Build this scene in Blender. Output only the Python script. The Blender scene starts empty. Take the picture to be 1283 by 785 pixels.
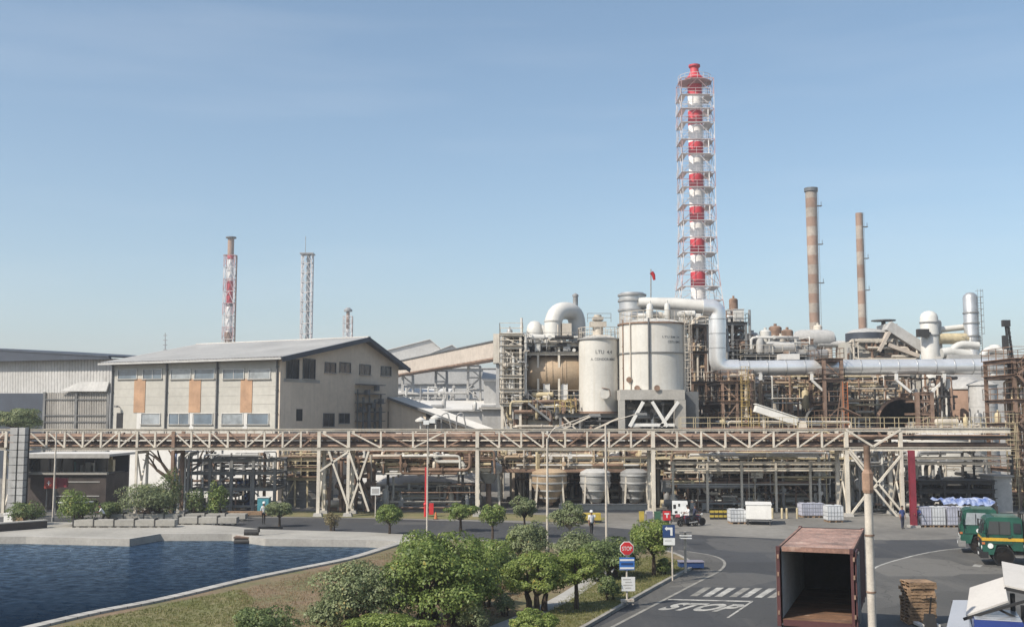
import bpy, bmesh, math, random
from mathutils import Vector, Matrix
sc = bpy.context.scene
COL = sc.collection
rnd = random.Random(7)

# ---------------------------------------------------------------- camera
F, CX, CY, H = 1350.0, 641.5, 392.5, 8.3
PITCH = math.atan(132.5 / F)
cam_d = bpy.data.cameras.new('camera'); cam = bpy.data.objects.new('camera', cam_d); COL.objects.link(cam)
cam_d.sensor_width = 36.0; cam_d.lens = F / 1283.0 * 36.0
cam_d.clip_start = 0.5; cam_d.clip_end = 6000
cam.location = (0, 0, H); cam.rotation_euler = (math.pi / 2 + PITCH, 0, 0)
sc.camera = cam

# ---------------------------------------------------------------- sky, sun, exposure
EL = math.radians(44)
AZ = Vector((-0.80, -0.60, 0)).normalized()
TOSUN = Vector((AZ.x * math.cos(EL), AZ.y * math.cos(EL), math.sin(EL)))
w = bpy.data.worlds.new('World'); sc.world = w; w.use_nodes = True
nt = w.node_tree; nt.nodes.clear()
out = nt.nodes.new('ShaderNodeOutputWorld'); bg = nt.nodes.new('ShaderNodeBackground')
sky = nt.nodes.new('ShaderNodeTexSky'); sky.sky_type = 'NISHITA'; sky.sun_disc = False
sky.sun_elevation = EL; sky.sun_rotation = math.atan2(AZ.x, AZ.y)
sky.altitude = 0; sky.air_density = 1.0; sky.dust_density = 1.3; sky.ozone_density = 1.5
bg.inputs['Strength'].default_value = 0.130
# thin high cloud veil mixed into the sky colour
tc = nt.nodes.new('ShaderNodeTexCoord'); mp = nt.nodes.new('ShaderNodeMapping')
mp.inputs['Scale'].default_value = (1.2, 1.2, 9.0)
nz = nt.nodes.new('ShaderNodeTexNoise'); nz.inputs['Scale'].default_value = 2.3; nz.inputs['Detail'].default_value = 7
rp = nt.nodes.new('ShaderNodeValToRGB'); rp.color_ramp.elements[0].position = 0.47; rp.color_ramp.elements[1].position = 0.85
rp.color_ramp.elements[1].color = (0.14, 0.14, 0.14, 1)
mx = nt.nodes.new('ShaderNodeMix'); mx.data_type = 'RGBA'
hsv = nt.nodes.new('ShaderNodeHueSaturation'); hsv.inputs['Saturation'].default_value = 1.0; hsv.inputs['Hue'].default_value = 0.492
mx.inputs[7].default_value = (6.0, 6.3, 6.6, 1)
nt.links.new(tc.outputs['Generated'], mp.inputs['Vector']); nt.links.new(mp.outputs['Vector'], nz.inputs['Vector'])
nt.links.new(nz.outputs['Fac'], rp.inputs['Fac']); nt.links.new(rp.outputs['Color'], mx.inputs[0])
nt.links.new(sky.outputs['Color'], hsv.inputs['Color']); nt.links.new(hsv.outputs['Color'], mx.inputs[6])
nt.links.new(mx.outputs[2], bg.inputs['Color']); nt.links.new(bg.outputs['Background'], out.inputs['Surface'])

sun_d = bpy.data.lights.new('sun', 'SUN'); sun = bpy.data.objects.new('sun', sun_d); COL.objects.link(sun)
sun_d.energy = 5.0; sun_d.angle = math.radians(0.6); sun_d.color = (1.0, 0.92, 0.80)
sun.rotation_euler = (-TOSUN).to_track_quat('-Z', 'Y').to_euler()
sun.location = (0, 0, 60)

vs = sc.view_settings
vs.view_transform = 'Standard'; vs.look = 'None'; vs.exposure = 0.27; vs.gamma = 1.0; vs.use_curve_mapping = False
cy = sc.cycles
cy.use_denoising = True; cy.max_bounces = 6; cy.diffuse_bounces = 3; cy.glossy_bounces = 3
cy.transmission_bounces = 4; cy.transparent_max_bounces = 6; cy.volume_bounces = 0
cy.sample_clamp_indirect = 3.0; cy.sample_clamp_direct = 12.0; cy.caustics_reflective = False; cy.caustics_refractive = False

# ---------------------------------------------------------------- photo measurements -> world
CP, SP = math.cos(PITCH), math.sin(PITCH)
def ray(px, py):
    u = (px - CX) / F; v = (CY - py) / F
    return u, CP - v * SP, SP + v * CP
def P(px, py, Y):
    a, b, c = ray(px, py); t = Y / b
    return Vector((a * t, Y, H + c * t))
def G(px, py, z=0.0):
    a, b, c = ray(px, py); t = (z - H) / c
    return Vector((a * t, b * t, z))
def XP(px, Y, py=525): return P(px, py, Y).x
def ZP(py, Y): return P(CX, py, Y).z
def MPP(Y): return Y / F           # metres per photo pixel at depth Y

# ---------------------------------------------------------------- mesh helper
class MB:
    def __init__(s): s.v = []; s.f = []; s.sm = []; s.mi = []; s.m = 0
    def _add(s, vs_, fs, smooth=False):
        n = len(s.v); s.v.extend([tuple(a) for a in vs_])
        for f in fs:
            s.f.append([i + n for i in f]); s.sm.append(smooth); s.mi.append(s.m)
        return s
    def box(s, c, d, rz=0.0, taper=1.0):
        x, y, z = d[0] / 2, d[1] / 2, d[2] / 2
        cs, sn = math.cos(rz), math.sin(rz); L = []
        for k in (-1, 1):
            t = taper if k > 0 else 1.0
            for (a, b) in ((-1, -1), (1, -1), (1, 1), (-1, 1)):
                X, Y = a * x * t, b * y * t
                L.append((c[0] + X * cs - Y * sn, c[1] + X * sn + Y * cs, c[2] + k * z))
        return s._add(L, [(3, 2, 1, 0), (4, 5, 6, 7), (0, 1, 5, 4), (1, 2, 6, 5), (2, 3, 7, 6), (3, 0, 4, 7)])
    def bx(s, x0, x1, y0, y1, z0, z1):
        return s.box(((x0 + x1) / 2, (y0 + y1) / 2, (z0 + z1) / 2), (abs(x1 - x0), abs(y1 - y0), abs(z1 - z0)))
    def beam(s, p, q, w_, h_=None, up=None):
        p = Vector(p); q = Vector(q); h_ = h_ or w_
        d = (q - p).normalized(); u = Vector(up) if up else (Vector((0, 0, 1)) if abs(d.z) < 0.97 else Vector((0, 1, 0)))
        a = d.cross(u).normalized() * (w_ / 2); b = a.cross(d).normalized() * (h_ / 2)
        L = [p - a - b, p + a - b, p + a + b, p - a + b, q - a - b, q + a - b, q + a + b, q - a + b]
        return s._add(L, [(3, 2, 1, 0), (4, 5, 6, 7), (0, 1, 5, 4), (1, 2, 6, 5), (2, 3, 7, 6), (3, 0, 4, 7)])
    def ibeam(s, p, q, w_, h_, up=None):
        p = Vector(p); q = Vector(q)
        d = (q - p).normalized(); u = Vector(up) if up else (Vector((0, 0, 1)) if abs(d.z) < 0.97 else Vector((0, 1, 0)))
        a = d.cross(u).normalized(); b = a.cross(d).normalized(); t = h_ * 0.11
        o = b * (h_ / 2 - t / 2)
        s.beam(p + o, q + o, w_, t, up=b); s.beam(p - o, q - o, w_, t, up=b)
        return s.beam(p, q, w_ * 0.14, h_ - 2 * t, up=b)
    def tube(s, p, q, r, n=10, r2=None, cap=True):
        p = Vector(p); q = Vector(q); r2 = r if r2 is None else r2
        d = (q - p).normalized(); u = Vector((0, 0, 1)) if abs(d.z) < 0.97 else Vector((0, 1, 0))
        a = d.cross(u).normalized(); b = a.cross(d); L = []
        for (c, rr) in ((p, r), (q, r2)):
            for i in range(n):
                t = 2 * math.pi * i / n
                L.append(c + (a * math.cos(t) + b * math.sin(t)) * rr)
        s._add(L, [(i, (i + 1) % n, n + (i + 1) % n, n + i) for i in range(n)], True)
        if cap:
            k = len(s.v) - 2 * n
            s.f.append([k + i for i in range(n)][::-1]); s.sm.append(False); s.mi.append(s.m)
            s.f.append([k + n + i for i in range(n)]); s.sm.append(False); s.mi.append(s.m)
        return s
    def path(s, pts, r, n=8, bend=0.0, seg=4):
        pts = [Vector(p) for p in pts]
        if bend > 0 and len(pts) > 2:
            new = [pts[0]]
            for i in range(1, len(pts) - 1):
                a, b, c = pts[i - 1], pts[i], pts[i + 1]
                l1, l2 = (a - b).length, (c - b).length
                k = min(bend, l1 * 0.48, l2 * 0.48)
                s0 = b + (a - b).normalized() * k; s1 = b + (c - b).normalized() * k
                for j in range(seg + 1):
                    t = j / seg
                    new.append(s0 * (1 - t) ** 2 + b * 2 * t * (1 - t) + s1 * t * t)
            new.append(pts[-1]); pts = new
        m = len(pts); L = []; pa = None
        for i, p in enumerate(pts):
            d = (pts[min(i + 1, m - 1)] - pts[max(i - 1, 0)]).normalized()
            if pa is None:
                u = Vector((0, 0, 1)) if abs(d.z) < 0.9 else Vector((0, 1, 0))
                a = d.cross(u).normalized()
            else:
                a = (pa - d * pa.dot(d))
                a = a.normalized() if a.length > 1e-6 else d.orthogonal().normalized()
            pa = a; b = a.cross(d)
            rr = r[i] if isinstance(r, (list, tuple)) else r
            for j in range(n):
                t = 2 * math.pi * j / n
                L.append(p + (a * math.cos(t) + b * math.sin(t)) * rr)
        fs = [(i * n + j, i * n + (j + 1) % n, (i + 1) * n + (j + 1) % n, (i + 1) * n + j) for i in range(m - 1) for j in range(n)]
        s._add(L, fs, True)
        k = len(s.v) - m * n
        s.f.append([k + i for i in range(n)][::-1]); s.sm.append(False); s.mi.append(s.m)
        s.f.append([k + (m - 1) * n + i for i in range(n)]); s.sm.append(False); s.mi.append(s.m)
        return s
    def lathe(s, prof, c=(0, 0, 0), n=24, axis='z', smooth=True):
        L = []
        for (r, z) in prof:
            for i in range(n):
                t = 2 * math.pi * i / n; x, y = r * math.cos(t), r * math.sin(t)
                if axis == 'z': L.append((c[0] + x, c[1] + y, c[2] + z))
                elif axis == 'x': L.append((c[0] + z, c[1] + x, c[2] + y))
                else: L.append((c[0] + y, c[1] + z, c[2] + x))
        m = len(prof)
        fs = [(i * n + j, i * n + (j + 1) % n, (i + 1) * n + (j + 1) % n, (i + 1) * n + j) for i in range(m - 1) for j in range(n)]
        k = len(s.v)
        s._add(L, fs, smooth)
        if prof[0][0] > 1e-3: s.f.append([k + i for i in range(n)][::-1]); s.sm.append(False); s.mi.append(s.m)
        if prof[-1][0] > 1e-3: s.f.append([k + (m - 1) * n + i for i in range(n)]); s.sm.append(False); s.mi.append(s.m)
        return s
    def prism(s, poly, z0, z1):
        n = len(poly)
        L = [(p[0], p[1], z0) for p in poly] + [(p[0], p[1], z1) for p in poly]
        return s._add(L, [tuple(range(n))[::-1], tuple(range(n, 2 * n))] + [(i, (i + 1) % n, n + (i + 1) % n, n + i) for i in range(n)])
    def slab(s, quad, t):
        """a quad of four points given a thickness along its normal"""
        q = [Vector(p) for p in quad]; nrm = (q[1] - q[0]).cross(q[3] - q[0]).normalized() * t
        L = q + [p - nrm for p in q]
        return s._add(L, [(0, 1, 2, 3), (7, 6, 5, 4), (1, 0, 4, 5), (2, 1, 5, 6), (3, 2, 6, 7), (0, 3, 7, 4)])
    def poly(s, pts): return s._add(pts, [tuple(range(len(pts)))])
    def build(s, name, m=None, parent=None, loc=None, rz=0.0):
        me = bpy.data.meshes.new(name); me.from_pydata(s.v, [], s.f)
        if any(s.sm): me.polygons.foreach_set('use_smooth', s.sm)
        ms = m if isinstance(m, (list, tuple)) else [m]
        for q in ms: me.materials.append(MAT[q] if isinstance(q, str) else q)
        if len(ms) > 1: me.polygons.foreach_set('material_index', s.mi)
        me.update()
        if any(s.sm): me.set_sharp_from_angle(angle=math.radians(38))
        return link(name, me, parent, loc, rz)
def link(name, me, parent=None, loc=None, rz=0.0):
    o = bpy.data.objects.new(name, me); COL.objects.link(o)
    if parent: o.parent = parent
    if loc is not None: o.location = loc
    if rz: o.rotation_euler = (0, 0, rz)
    return o
def tag(o, label, cat, group=None):
    o['label'] = label; o['category'] = cat
    if group: o['group'] = group
    return o
def struct(o, label=None):
    o['kind'] = 'structure'
    if label: o['label'] = label
    return o
def thing(name, label, cat, loc=(0, 0, 0), rz=0.0, group=None):
    o = bpy.data.objects.new(name, None); COL.objects.link(o); o.location = loc; o.rotation_euler = (0, 0, rz)
    o.empty_display_size = 0.2
    return tag(o, label, cat, group)
def dup(root, loc, rz, label, group=None):
    r = root.copy(); COL.objects.link(r); r.location = loc; r.rotation_euler = (0, 0, rz)
    r['label'] = label
    if group: r['group'] = group
    for ch in list(root.children):
        c = ch.copy(); COL.objects.link(c); c.parent = r
        for g in list(ch.children):
            d = g.copy(); COL.objects.link(d); d.parent = c
    return r
def text_mesh(txt, bold=0.012):
    """flat lettering as vertices and faces, 1 unit tall, baseline at y = 0"""
    cu = bpy.data.curves.new('lettering', 'FONT'); cu.body = txt; cu.align_x = 'CENTER'; cu.size = 1.4; cu.offset = bold
    o = bpy.data.objects.new('lettering', cu); COL.objects.link(o)
    dg = bpy.context.evaluated_depsgraph_get(); me = bpy.data.meshes.new_from_object(o.evaluated_get(dg))
    v = [tuple(a.co) for a in me.vertices]; f = [tuple(p.vertices) for p in me.polygons]
    bpy.data.objects.remove(o); bpy.data.curves.remove(cu); bpy.data.meshes.remove(me)
    return v, f

# ---------------------------------------------------------------- materials
MAT = {}
def mat(key, col, rough=0.7, metal=0.0, vary=0.18, scale=0.6, fine=0.12, rust=0.0, rust_col=(0.16, 0.075, 0.04),
        streak=0.0, bump=0.0, bscale=20.0, col2=None, spec=0.5, corr=0.0):
    m = bpy.data.materials.new(key); m.use_nodes = True; n = m.node_tree; N = n.nodes; Lk = n.links.new
    b = N['Principled BSDF']; b.inputs['Roughness'].default_value = rough; b.inputs['Metallic'].default_value = metal
    b.inputs['Specular IOR Level'].default_value = spec
    geo = N.new('ShaderNodeNewGeometry')
    def noise(sc_, det=5, ro=0.6, stretch=None):
        t = N.new('ShaderNodeTexNoise'); t.inputs['Scale'].default_value = sc_; t.inputs['Detail'].default_value = det
        t.inputs['Roughness'].default_value = ro
        if stretch:
            mpn = N.new('ShaderNodeMapping'); mpn.inputs['Scale'].default_value = stretch
            Lk(geo.outputs['Position'], mpn.inputs['Vector']); Lk(mpn.outputs['Vector'], t.inputs['Vector'])
        else: Lk(geo.outputs['Position'], t.inputs['Vector'])
        return t.outputs['Fac']
    def mix(fac, a, b_, blend='MIX'):
        x = N.new('ShaderNodeMix'); x.data_type = 'RGBA'; x.blend_type = blend
        if isinstance(fac, float): x.inputs[0].default_value = fac
        else: Lk(fac, x.inputs[0])
        for i, v_ in ((6, a), (7, b_)):
            if isinstance(v_, tuple): x.inputs[i].default_value = (*v_, 1)
            else: Lk(v_, x.inputs[i])
        return x.outputs[2]
    def ramp(fac, lo, hi):
        r = N.new('ShaderNodeMapRange'); r.inputs[1].default_value = lo; r.inputs[2].default_value = hi; Lk(fac, r.inputs[0])
        return r.outputs[0]
    c2 = col2 or tuple(c * (1 - vary * 2) for c in col); c1 = tuple(min(0.9, c * (1 + vary * (0.4 if not col2 else 0))) for c in col)
    cur = mix(ramp(noise(scale), 0.35, 0.68), c1, c2)
    if fine: 
        k = tuple(1 - fine * 2 for _ in range(3))
        cur = mix(mix(ramp(noise(scale * 14, 4, 0.7), 0.35, 0.7), (1, 1, 1), k), cur, cur, 'MIX') if False else mix(1.0, cur, mix(ramp(noise(scale * 14, 4, 0.7), 0.35, 0.7), (1, 1, 1), k), 'MULTIPLY')
    if streak:
        sf = ramp(noise(1.0, 4, 0.6, (3.2, 3.2, 0.16)), 0.52, 0.75)
        mm = N.new('ShaderNodeMath'); mm.operation = 'MULTIPLY'; Lk(sf, mm.inputs[0]); mm.inputs[1].default_value = streak
        cur = mix(mm.outputs[0], cur, rust_col)
    if rust:
        rf = ramp(noise(1.3, 8, 0.72), 0.74 - rust * 0.36, 0.86 - rust * 0.3)
        cur = mix(rf, cur, rust_col)
    Lk(cur, b.inputs['Base Color'])
    if bump:
        bp = N.new('ShaderNodeBump'); bp.inputs['Strength'].default_value = bump; bp.inputs['Distance'].default_value = 0.05
        Lk(noise(bscale, 4), bp.inputs['Height']); Lk(bp.outputs['Normal'], b.inputs['Normal'])
    MAT[key] = m
    return m
mat('asphalt', (0.078, 0.080, 0.085), 0.85, vary=0.18, scale=0.12, fine=0.14, bump=0.3, bscale=30)
mat('yard', (0.15, 0.146, 0.136), 0.9, vary=0.16, scale=0.18, fine=0.12, bump=0.2)
mat('ground', (0.21, 0.20, 0.18), 0.95, vary=0.2, scale=0.09, fine=0.15, bump=0.3)
mat('concrete', (0.40, 0.385, 0.355), 0.9, vary=0.12, scale=0.35, fine=0.1, streak=0.15, rust_col=(0.2, 0.18, 0.15), bump=0.15)
mat('quay', (0.36, 0.345, 0.31), 0.9, vary=0.12, scale=0.22, fine=0.1, bump=0.15)
mat('kerb', (0.36, 0.345, 0.31), 0.9, vary=0.2, scale=1.2, fine=0.2)
mat('soil', (0.22, 0.15, 0.095), 0.95, vary=0.2, scale=0.35, fine=0.2, col2=(0.13, 0.135, 0.05), bump=0.5, bscale=12)
mat('lawn', (0.15, 0.16, 0.055), 0.95, vary=0.2, scale=0.5, fine=0.2, col2=(0.23, 0.19, 0.10), bump=0.5, bscale=14)
mat('paint_road', (0.50, 0.49, 0.45), 0.8, vary=0.22, scale=1.6, fine=0.25, rust=0.58, rust_col=(0.12, 0.12, 0.12))
mat('line_faded', (0.30, 0.29, 0.26), 0.85, vary=0.2, scale=1.2, fine=0.2, rust=0.4, rust_col=(0.14, 0.14, 0.14))
mat('cream_steel', (0.70, 0.64, 0.54), 0.6, vary=0.12, scale=0.8, fine=0.12, rust=0.37, rust_col=(0.20, 0.11, 0.065), streak=0.25)
mat('cream_pipe', (0.60, 0.54, 0.455), 0.55, vary=0.15, scale=0.5, rust=0.3, rust_col=(0.2, 0.12, 0.075))
mat('brown_steel', (0.25, 0.165, 0.12), 0.7, vary=0.3, scale=0.9, rust=0.4, rust_col=(0.36, 0.26, 0.18))
mat('rust_pipe', (0.31, 0.20, 0.14), 0.75, vary=0.3, scale=0.9, fine=0.15)
mat('dark_steel', (0.038, 0.036, 0.035), 0.6, vary=0.2, scale=0.8, rust=0.25)
mat('grey_steel', (0.23, 0.23, 0.225), 0.55, vary=0.2, scale=0.7, rust=0.26)
mat('grey_pipe', (0.35, 0.35, 0.345), 0.45, metal=0.2, vary=0.2, scale=0.6, rust=0.22)
mat('yellow_steel', (0.50, 0.36, 0.12), 0.6, vary=0.2, scale=0.9, rust=0.3)
mat('pale_yellow', (0.58, 0.49, 0.31), 0.6, vary=0.2, scale=0.9, rust=0.3)
mat('silver', (0.86, 0.86, 0.85), 0.33, metal=0.62, vary=0.08, scale=0.4, fine=0.04)
mat('silver_dull', (0.62, 0.62, 0.61), 0.42, metal=0.7, vary=0.12, scale=0.5, fine=0.06)
mat('white_tank', (0.60, 0.585, 0.54), 0.5, vary=0.07, scale=0.3, fine=0.05, streak=0.3, rust_col=(0.40, 0.33, 0.24))
mat('white_duct', (0.60, 0.59, 0.555), 0.45, vary=0.08, scale=0.4, fine=0.05, streak=0.12, rust_col=(0.35, 0.3, 0.24))
mat('white_paint', (0.72, 0.71, 0.68), 0.6, vary=0.08, scale=0.5, fine=0.06, streak=0.15, rust_col=(0.3, 0.25, 0.2))
mat('tan_drum', (0.46, 0.345, 0.23), 0.6, vary=0.12, scale=0.5, streak=0.2, rust_col=(0.24, 0.16, 0.1))
mat('wall_beige', (0.46, 0.445, 0.40), 0.85, vary=0.10, scale=0.12, fine=0.07, streak=0.32, rust_col=(0.34, 0.31, 0.27), bump=0.05)
mat('wall_tan', (0.66, 0.555, 0.44), 0.85, vary=0.1, scale=0.12, fine=0.06, streak=0.25, rust_col=(0.26, 0.22, 0.18))
mat('wall_white', (0.60, 0.59, 0.565), 0.8, vary=0.06, scale=0.2, fine=0.05, streak=0.12, rust_col=(0.4, 0.37, 0.33))
mat('panel_brown', (0.46, 0.285, 0.175), 0.8, vary=0.14, scale=0.7, streak=0.15)
mat('roof_sheet', (0.52, 0.505, 0.475), 0.6, vary=0.1, scale=0.15, fine=0.06, streak=0.0)
mat('fascia_dark', (0.045, 0.055, 0.075), 0.6, vary=0.15, scale=0.4)
mat('fascia_grey', (0.12, 0.125, 0.13), 0.6, vary=0.15, scale=0.4)
mat('shed_grey', (0.47, 0.465, 0.45), 0.7, vary=0.1, scale=0.15, streak=0.2, rust_col=(0.2, 0.17, 0.14))
mat('shed_rusty', (0.30, 0.285, 0.26), 0.7, vary=0.2, scale=0.3, streak=0.55, rust_col=(0.13, 0.11, 0.09))
mat('glass_blue', (0.13, 0.17, 0.21), 0.15, vary=0.2, scale=0.6, fine=0.0, spec=0.8)
mat('glass_pale', (0.30, 0.33, 0.35), 0.2, vary=0.25, scale=0.8, fine=0.0, spec=0.8)
mat('glass_dark', (0.025, 0.03, 0.035), 0.12, vary=0.2, scale=0.6, fine=0.0, spec=0.8)
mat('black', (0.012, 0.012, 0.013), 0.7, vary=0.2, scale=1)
mat('frame_white', (0.62, 0.61, 0.58), 0.6, vary=0.1, scale=1)
mat('stack_red', (0.56, 0.04, 0.06), 0.6, vary=0.12, scale=0.3, streak=0.15, rust_col=(0.3, 0.12, 0.1))
mat('stack_white', (0.84, 0.82, 0.80), 0.6, vary=0.08, scale=0.3, streak=0.2, rust_col=(0.4, 0.33, 0.3))
mat('stack_old_red', (0.34, 0.225, 0.165), 0.8, vary=0.2, scale=0.12, fine=0.1, rust=0.2, rust_col=(0.42, 0.36, 0.3))
mat('stack_old_white', (0.44, 0.38, 0.32), 0.8, vary=0.25, scale=0.12, fine=0.14, rust=0.42, rust_col=(0.30, 0.2, 0.15))
mat('lattice_white', (0.70, 0.66, 0.65), 0.6, vary=0.12, scale=0.2)
mat('lattice_red', (0.55, 0.35, 0.35), 0.6, vary=0.2, scale=0.2)
mat('conveyor', (0.52, 0.455, 0.39), 0.75, vary=0.08, scale=0.1, streak=0.1)
mat('container_rust', (0.33, 0.19, 0.145), 0.8, vary=0.3, scale=0.8, fine=0.2, rust=0.5, rust_col=(0.44, 0.32, 0.26), bump=0.1)
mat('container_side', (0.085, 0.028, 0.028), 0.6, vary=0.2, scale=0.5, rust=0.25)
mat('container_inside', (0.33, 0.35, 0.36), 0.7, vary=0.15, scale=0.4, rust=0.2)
mat('ply_floor', (0.22, 0.12, 0.07), 0.75, vary=0.3, scale=0.8, fine=0.2, rust=0.4, rust_col=(0.33, 0.24, 0.18))
mat('truck_green', (0.012, 0.085, 0.058), 0.45, vary=0.25, scale=1.1, fine=0.1)
mat('board', (0.50, 0.48, 0.45), 0.7, vary=0.05, scale=0.5, fine=0.04)
mat('roof_dusty', (0.10, 0.16, 0.13), 0.8, vary=0.25, scale=1.5)
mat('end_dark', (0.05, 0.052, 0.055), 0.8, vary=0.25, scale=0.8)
mat('truck_yellow', (0.60, 0.36, 0.03), 0.45, vary=0.1, scale=1)
mat('tyre', (0.05, 0.042, 0.038), 0.9, vary=0.2, scale=3, rust=0.3, rust_col=(0.1, 0.075, 0.06))
mat('rim', (0.24, 0.17, 0.13), 0.6, vary=0.2, scale=3)
mat('wood', (0.36, 0.235, 0.14), 0.85, vary=0.3, scale=2.2, fine=0.2)
mat('red_box', (0.33, 0.045, 0.03), 0.55, vary=0.15, scale=1)
mat('maroon', (0.24, 0.028, 0.045), 0.6, vary=0.15, scale=0.9, fine=0.1)
mat('sign_red', (0.55, 0.025, 0.03), 0.5, vary=0.1, scale=2, fine=0.05)
mat('sign_blue', (0.035, 0.15, 0.46), 0.5, vary=0.08, scale=2, fine=0.05)
mat('sign_navy', (0.02, 0.055, 0.17), 0.5, vary=0.1, scale=2)
mat('sign_white', (0.74, 0.75, 0.74), 0.55, vary=0.06, scale=2)
mat('pole_white', (0.56, 0.51, 0.44), 0.6, vary=0.15, scale=1.2, rust=0.42, rust_col=(0.26, 0.16, 0.1))
mat('tarp_blue', (0.07, 0.13, 0.36), 0.5, vary=0.2, scale=1.2, col2=(0.45, 0.5, 0.6))
mat('ibc_white', (0.62, 0.64, 0.66), 0.5, vary=0.1, scale=1)
mat('ibc_lavender', (0.50, 0.51, 0.60), 0.5, vary=0.15, scale=1.2)
mat('turquoise', (0.07, 0.30, 0.36), 0.6, vary=0.15, scale=1)
mat('car_blue', (0.02, 0.035, 0.15), 0.2, vary=0.05, scale=1, fine=0.0)
mat('car_silver', (0.55, 0.57, 0.60), 0.25, metal=0.5, vary=0.04, scale=1, fine=0.0)
mat('skin', (0.25, 0.13, 0.085), 0.6, vary=0.08, scale=4)
mat('cloth_white', (0.72, 0.72, 0.72), 0.9, vary=0.08, scale=3)
mat('cloth_navy', (0.025, 0.03, 0.06), 0.9, vary=0.1, scale=3)
mat('cloth_blue', (0.04, 0.065, 0.19), 0.9, vary=0.1, scale=3)
mat('cloth_dark', (0.03, 0.028, 0.028), 0.9, vary=0.1, scale=3)
mat('cloth_grey', (0.2, 0.2, 0.2), 0.9, vary=0.1, scale=3)
mat('brick_low', (0.075, 0.06, 0.055), 0.9, vary=0.2, scale=0.8)
mat('bark', (0.085, 0.06, 0.042), 0.95, vary=0.25, scale=3, bump=0.6, bscale=16)
mat('bark_pale', (0.32, 0.28, 0.23), 0.95, vary=0.25, scale=3, bump=0.5, bscale=16)
mat('orange', (0.55, 0.17, 0.05), 0.6, vary=0.15, scale=1)
mat('stripe_yellow', (0.50, 0.38, 0.06), 0.6, vary=0.15, scale=1)
mat('green_plastic', (0.05, 0.13, 0.075), 0.5, vary=0.1, scale=1)
mat('lilac', (0.25, 0.235, 0.29), 0.6, vary=0.15, scale=1)
def roadmat(key, col, patch, crack=0.6):
    """asphalt with repair patches, oil stains, cracks and tyre-polished streaks"""
    m = bpy.data.materials.new(key); m.use_nodes = True; n = m.node_tree; N = n.nodes; Lk = n.links.new; b = N['Principled BSDF']; b.inputs['Roughness'].default_value = 0.85
    geo = N.new('ShaderNodeNewGeometry')
    def nz(sc_, det, stretch=None, rot=0.0):
        t = N.new('ShaderNodeTexNoise'); t.inputs['Scale'].default_value = sc_; t.inputs['Detail'].default_value = det; t.inputs['Roughness'].default_value = 0.65
        mp_ = N.new('ShaderNodeMapping'); mp_.inputs['Scale'].default_value = stretch or (1, 1, 1); mp_.inputs['Rotation'].default_value = (0, 0, rot); Lk(geo.outputs['Position'], mp_.inputs['Vector']); Lk(mp_.outputs['Vector'], t.inputs['Vector']); return t.outputs['Fac']
    def rg(f, a, c): r = N.new('ShaderNodeMapRange'); r.inputs[1].default_value = a; r.inputs[2].default_value = c; Lk(f, r.inputs[0]); return r.outputs[0]
    def mix(f, a, c, bl='MIX'):
        x = N.new('ShaderNodeMix'); x.data_type = 'RGBA'; x.blend_type = bl
        if isinstance(f, float): x.inputs[0].default_value = f
        else: Lk(f, x.inputs[0])
        for i_, v_ in ((6, a), (7, c)):
            if isinstance(v_, tuple): x.inputs[i_].default_value = (*v_, 1)
            else: Lk(v_, x.inputs[i_])
        return x.outputs[2]
    def mul(f, k): q = N.new('ShaderNodeMath'); q.operation = 'MULTIPLY'; Lk(f, q.inputs[0]); q.inputs[1].default_value = k; return q.outputs[0]
    c = mix(rg(nz(0.11, 5), 0.35, 0.68), col, tuple(v * 0.72 for v in col))
    c = mix(mul(rg(nz(0.5, 5, (1.0, 0.12, 1), 0.43), 0.5, 0.72), 0.5), c, patch)
    vo = N.new('ShaderNodeTexVoronoi'); vo.inputs['Scale'].default_value = 0.16; vo.distance = 'CHEBYCHEV'; Lk(geo.outputs['Position'], vo.inputs['Vector'])
    sep = N.new('ShaderNodeSeparateColor'); Lk(vo.outputs['Color'], sep.inputs[0]); c = mix(mul(rg(sep.outputs[0], 0.72, 0.74), 0.55), c, patch); c = mix(mul(rg(sep.outputs[1], 0.80, 0.82), 0.6), c, tuple(v * 0.6 for v in col))
    c = mix(mul(rg(nz(0.8, 3), 0.66, 0.74), 0.65), c, tuple(v * 0.42 for v in col))
    cr = N.new('ShaderNodeTexVoronoi'); cr.feature = 'DISTANCE_TO_EDGE'; cr.inputs['Scale'].default_value = 0.33
    wv = N.new('ShaderNodeVectorMath'); wv.operation = 'ADD'; tn = N.new('ShaderNodeTexNoise'); tn.inputs['Scale'].default_value = 1.2; tn.inputs['Detail'].default_value = 4; Lk(geo.outputs['Position'], tn.inputs['Vector']); Lk(geo.outputs['Position'], wv.inputs[0]); Lk(tn.outputs['Color'], wv.inputs[1]); Lk(wv.outputs[0], cr.inputs['Vector'])
    inv = N.new('ShaderNodeMapRange'); inv.inputs[1].default_value = 0.0; inv.inputs[2].default_value = 0.012; inv.inputs[3].default_value = crack; inv.inputs[4].default_value = 0.0; Lk(cr.outputs['Distance'], inv.inputs[0]); c = mix(inv.outputs[0], c, tuple(v * 0.35 for v in col))
    c = mix(1.0, c, mix(rg(nz(9, 4), 0.35, 0.7), (1.08, 1.08, 1.08), (0.8, 0.8, 0.8)), 'MULTIPLY'); Lk(c, b.inputs['Base Color'])
    bp = N.new('ShaderNodeBump'); bp.inputs['Strength'].default_value = 0.3; bp.inputs['Distance'].default_value = 0.05; Lk(nz(30, 3), bp.inputs['Height']); Lk(bp.outputs['Normal'], b.inputs['Normal']); MAT[key] = m
roadmat('asphalt', (0.047, 0.049, 0.053), (0.10, 0.097, 0.09)); roadmat('yard', (0.095, 0.092, 0.085), (0.16, 0.152, 0.136), 0.85)
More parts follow.
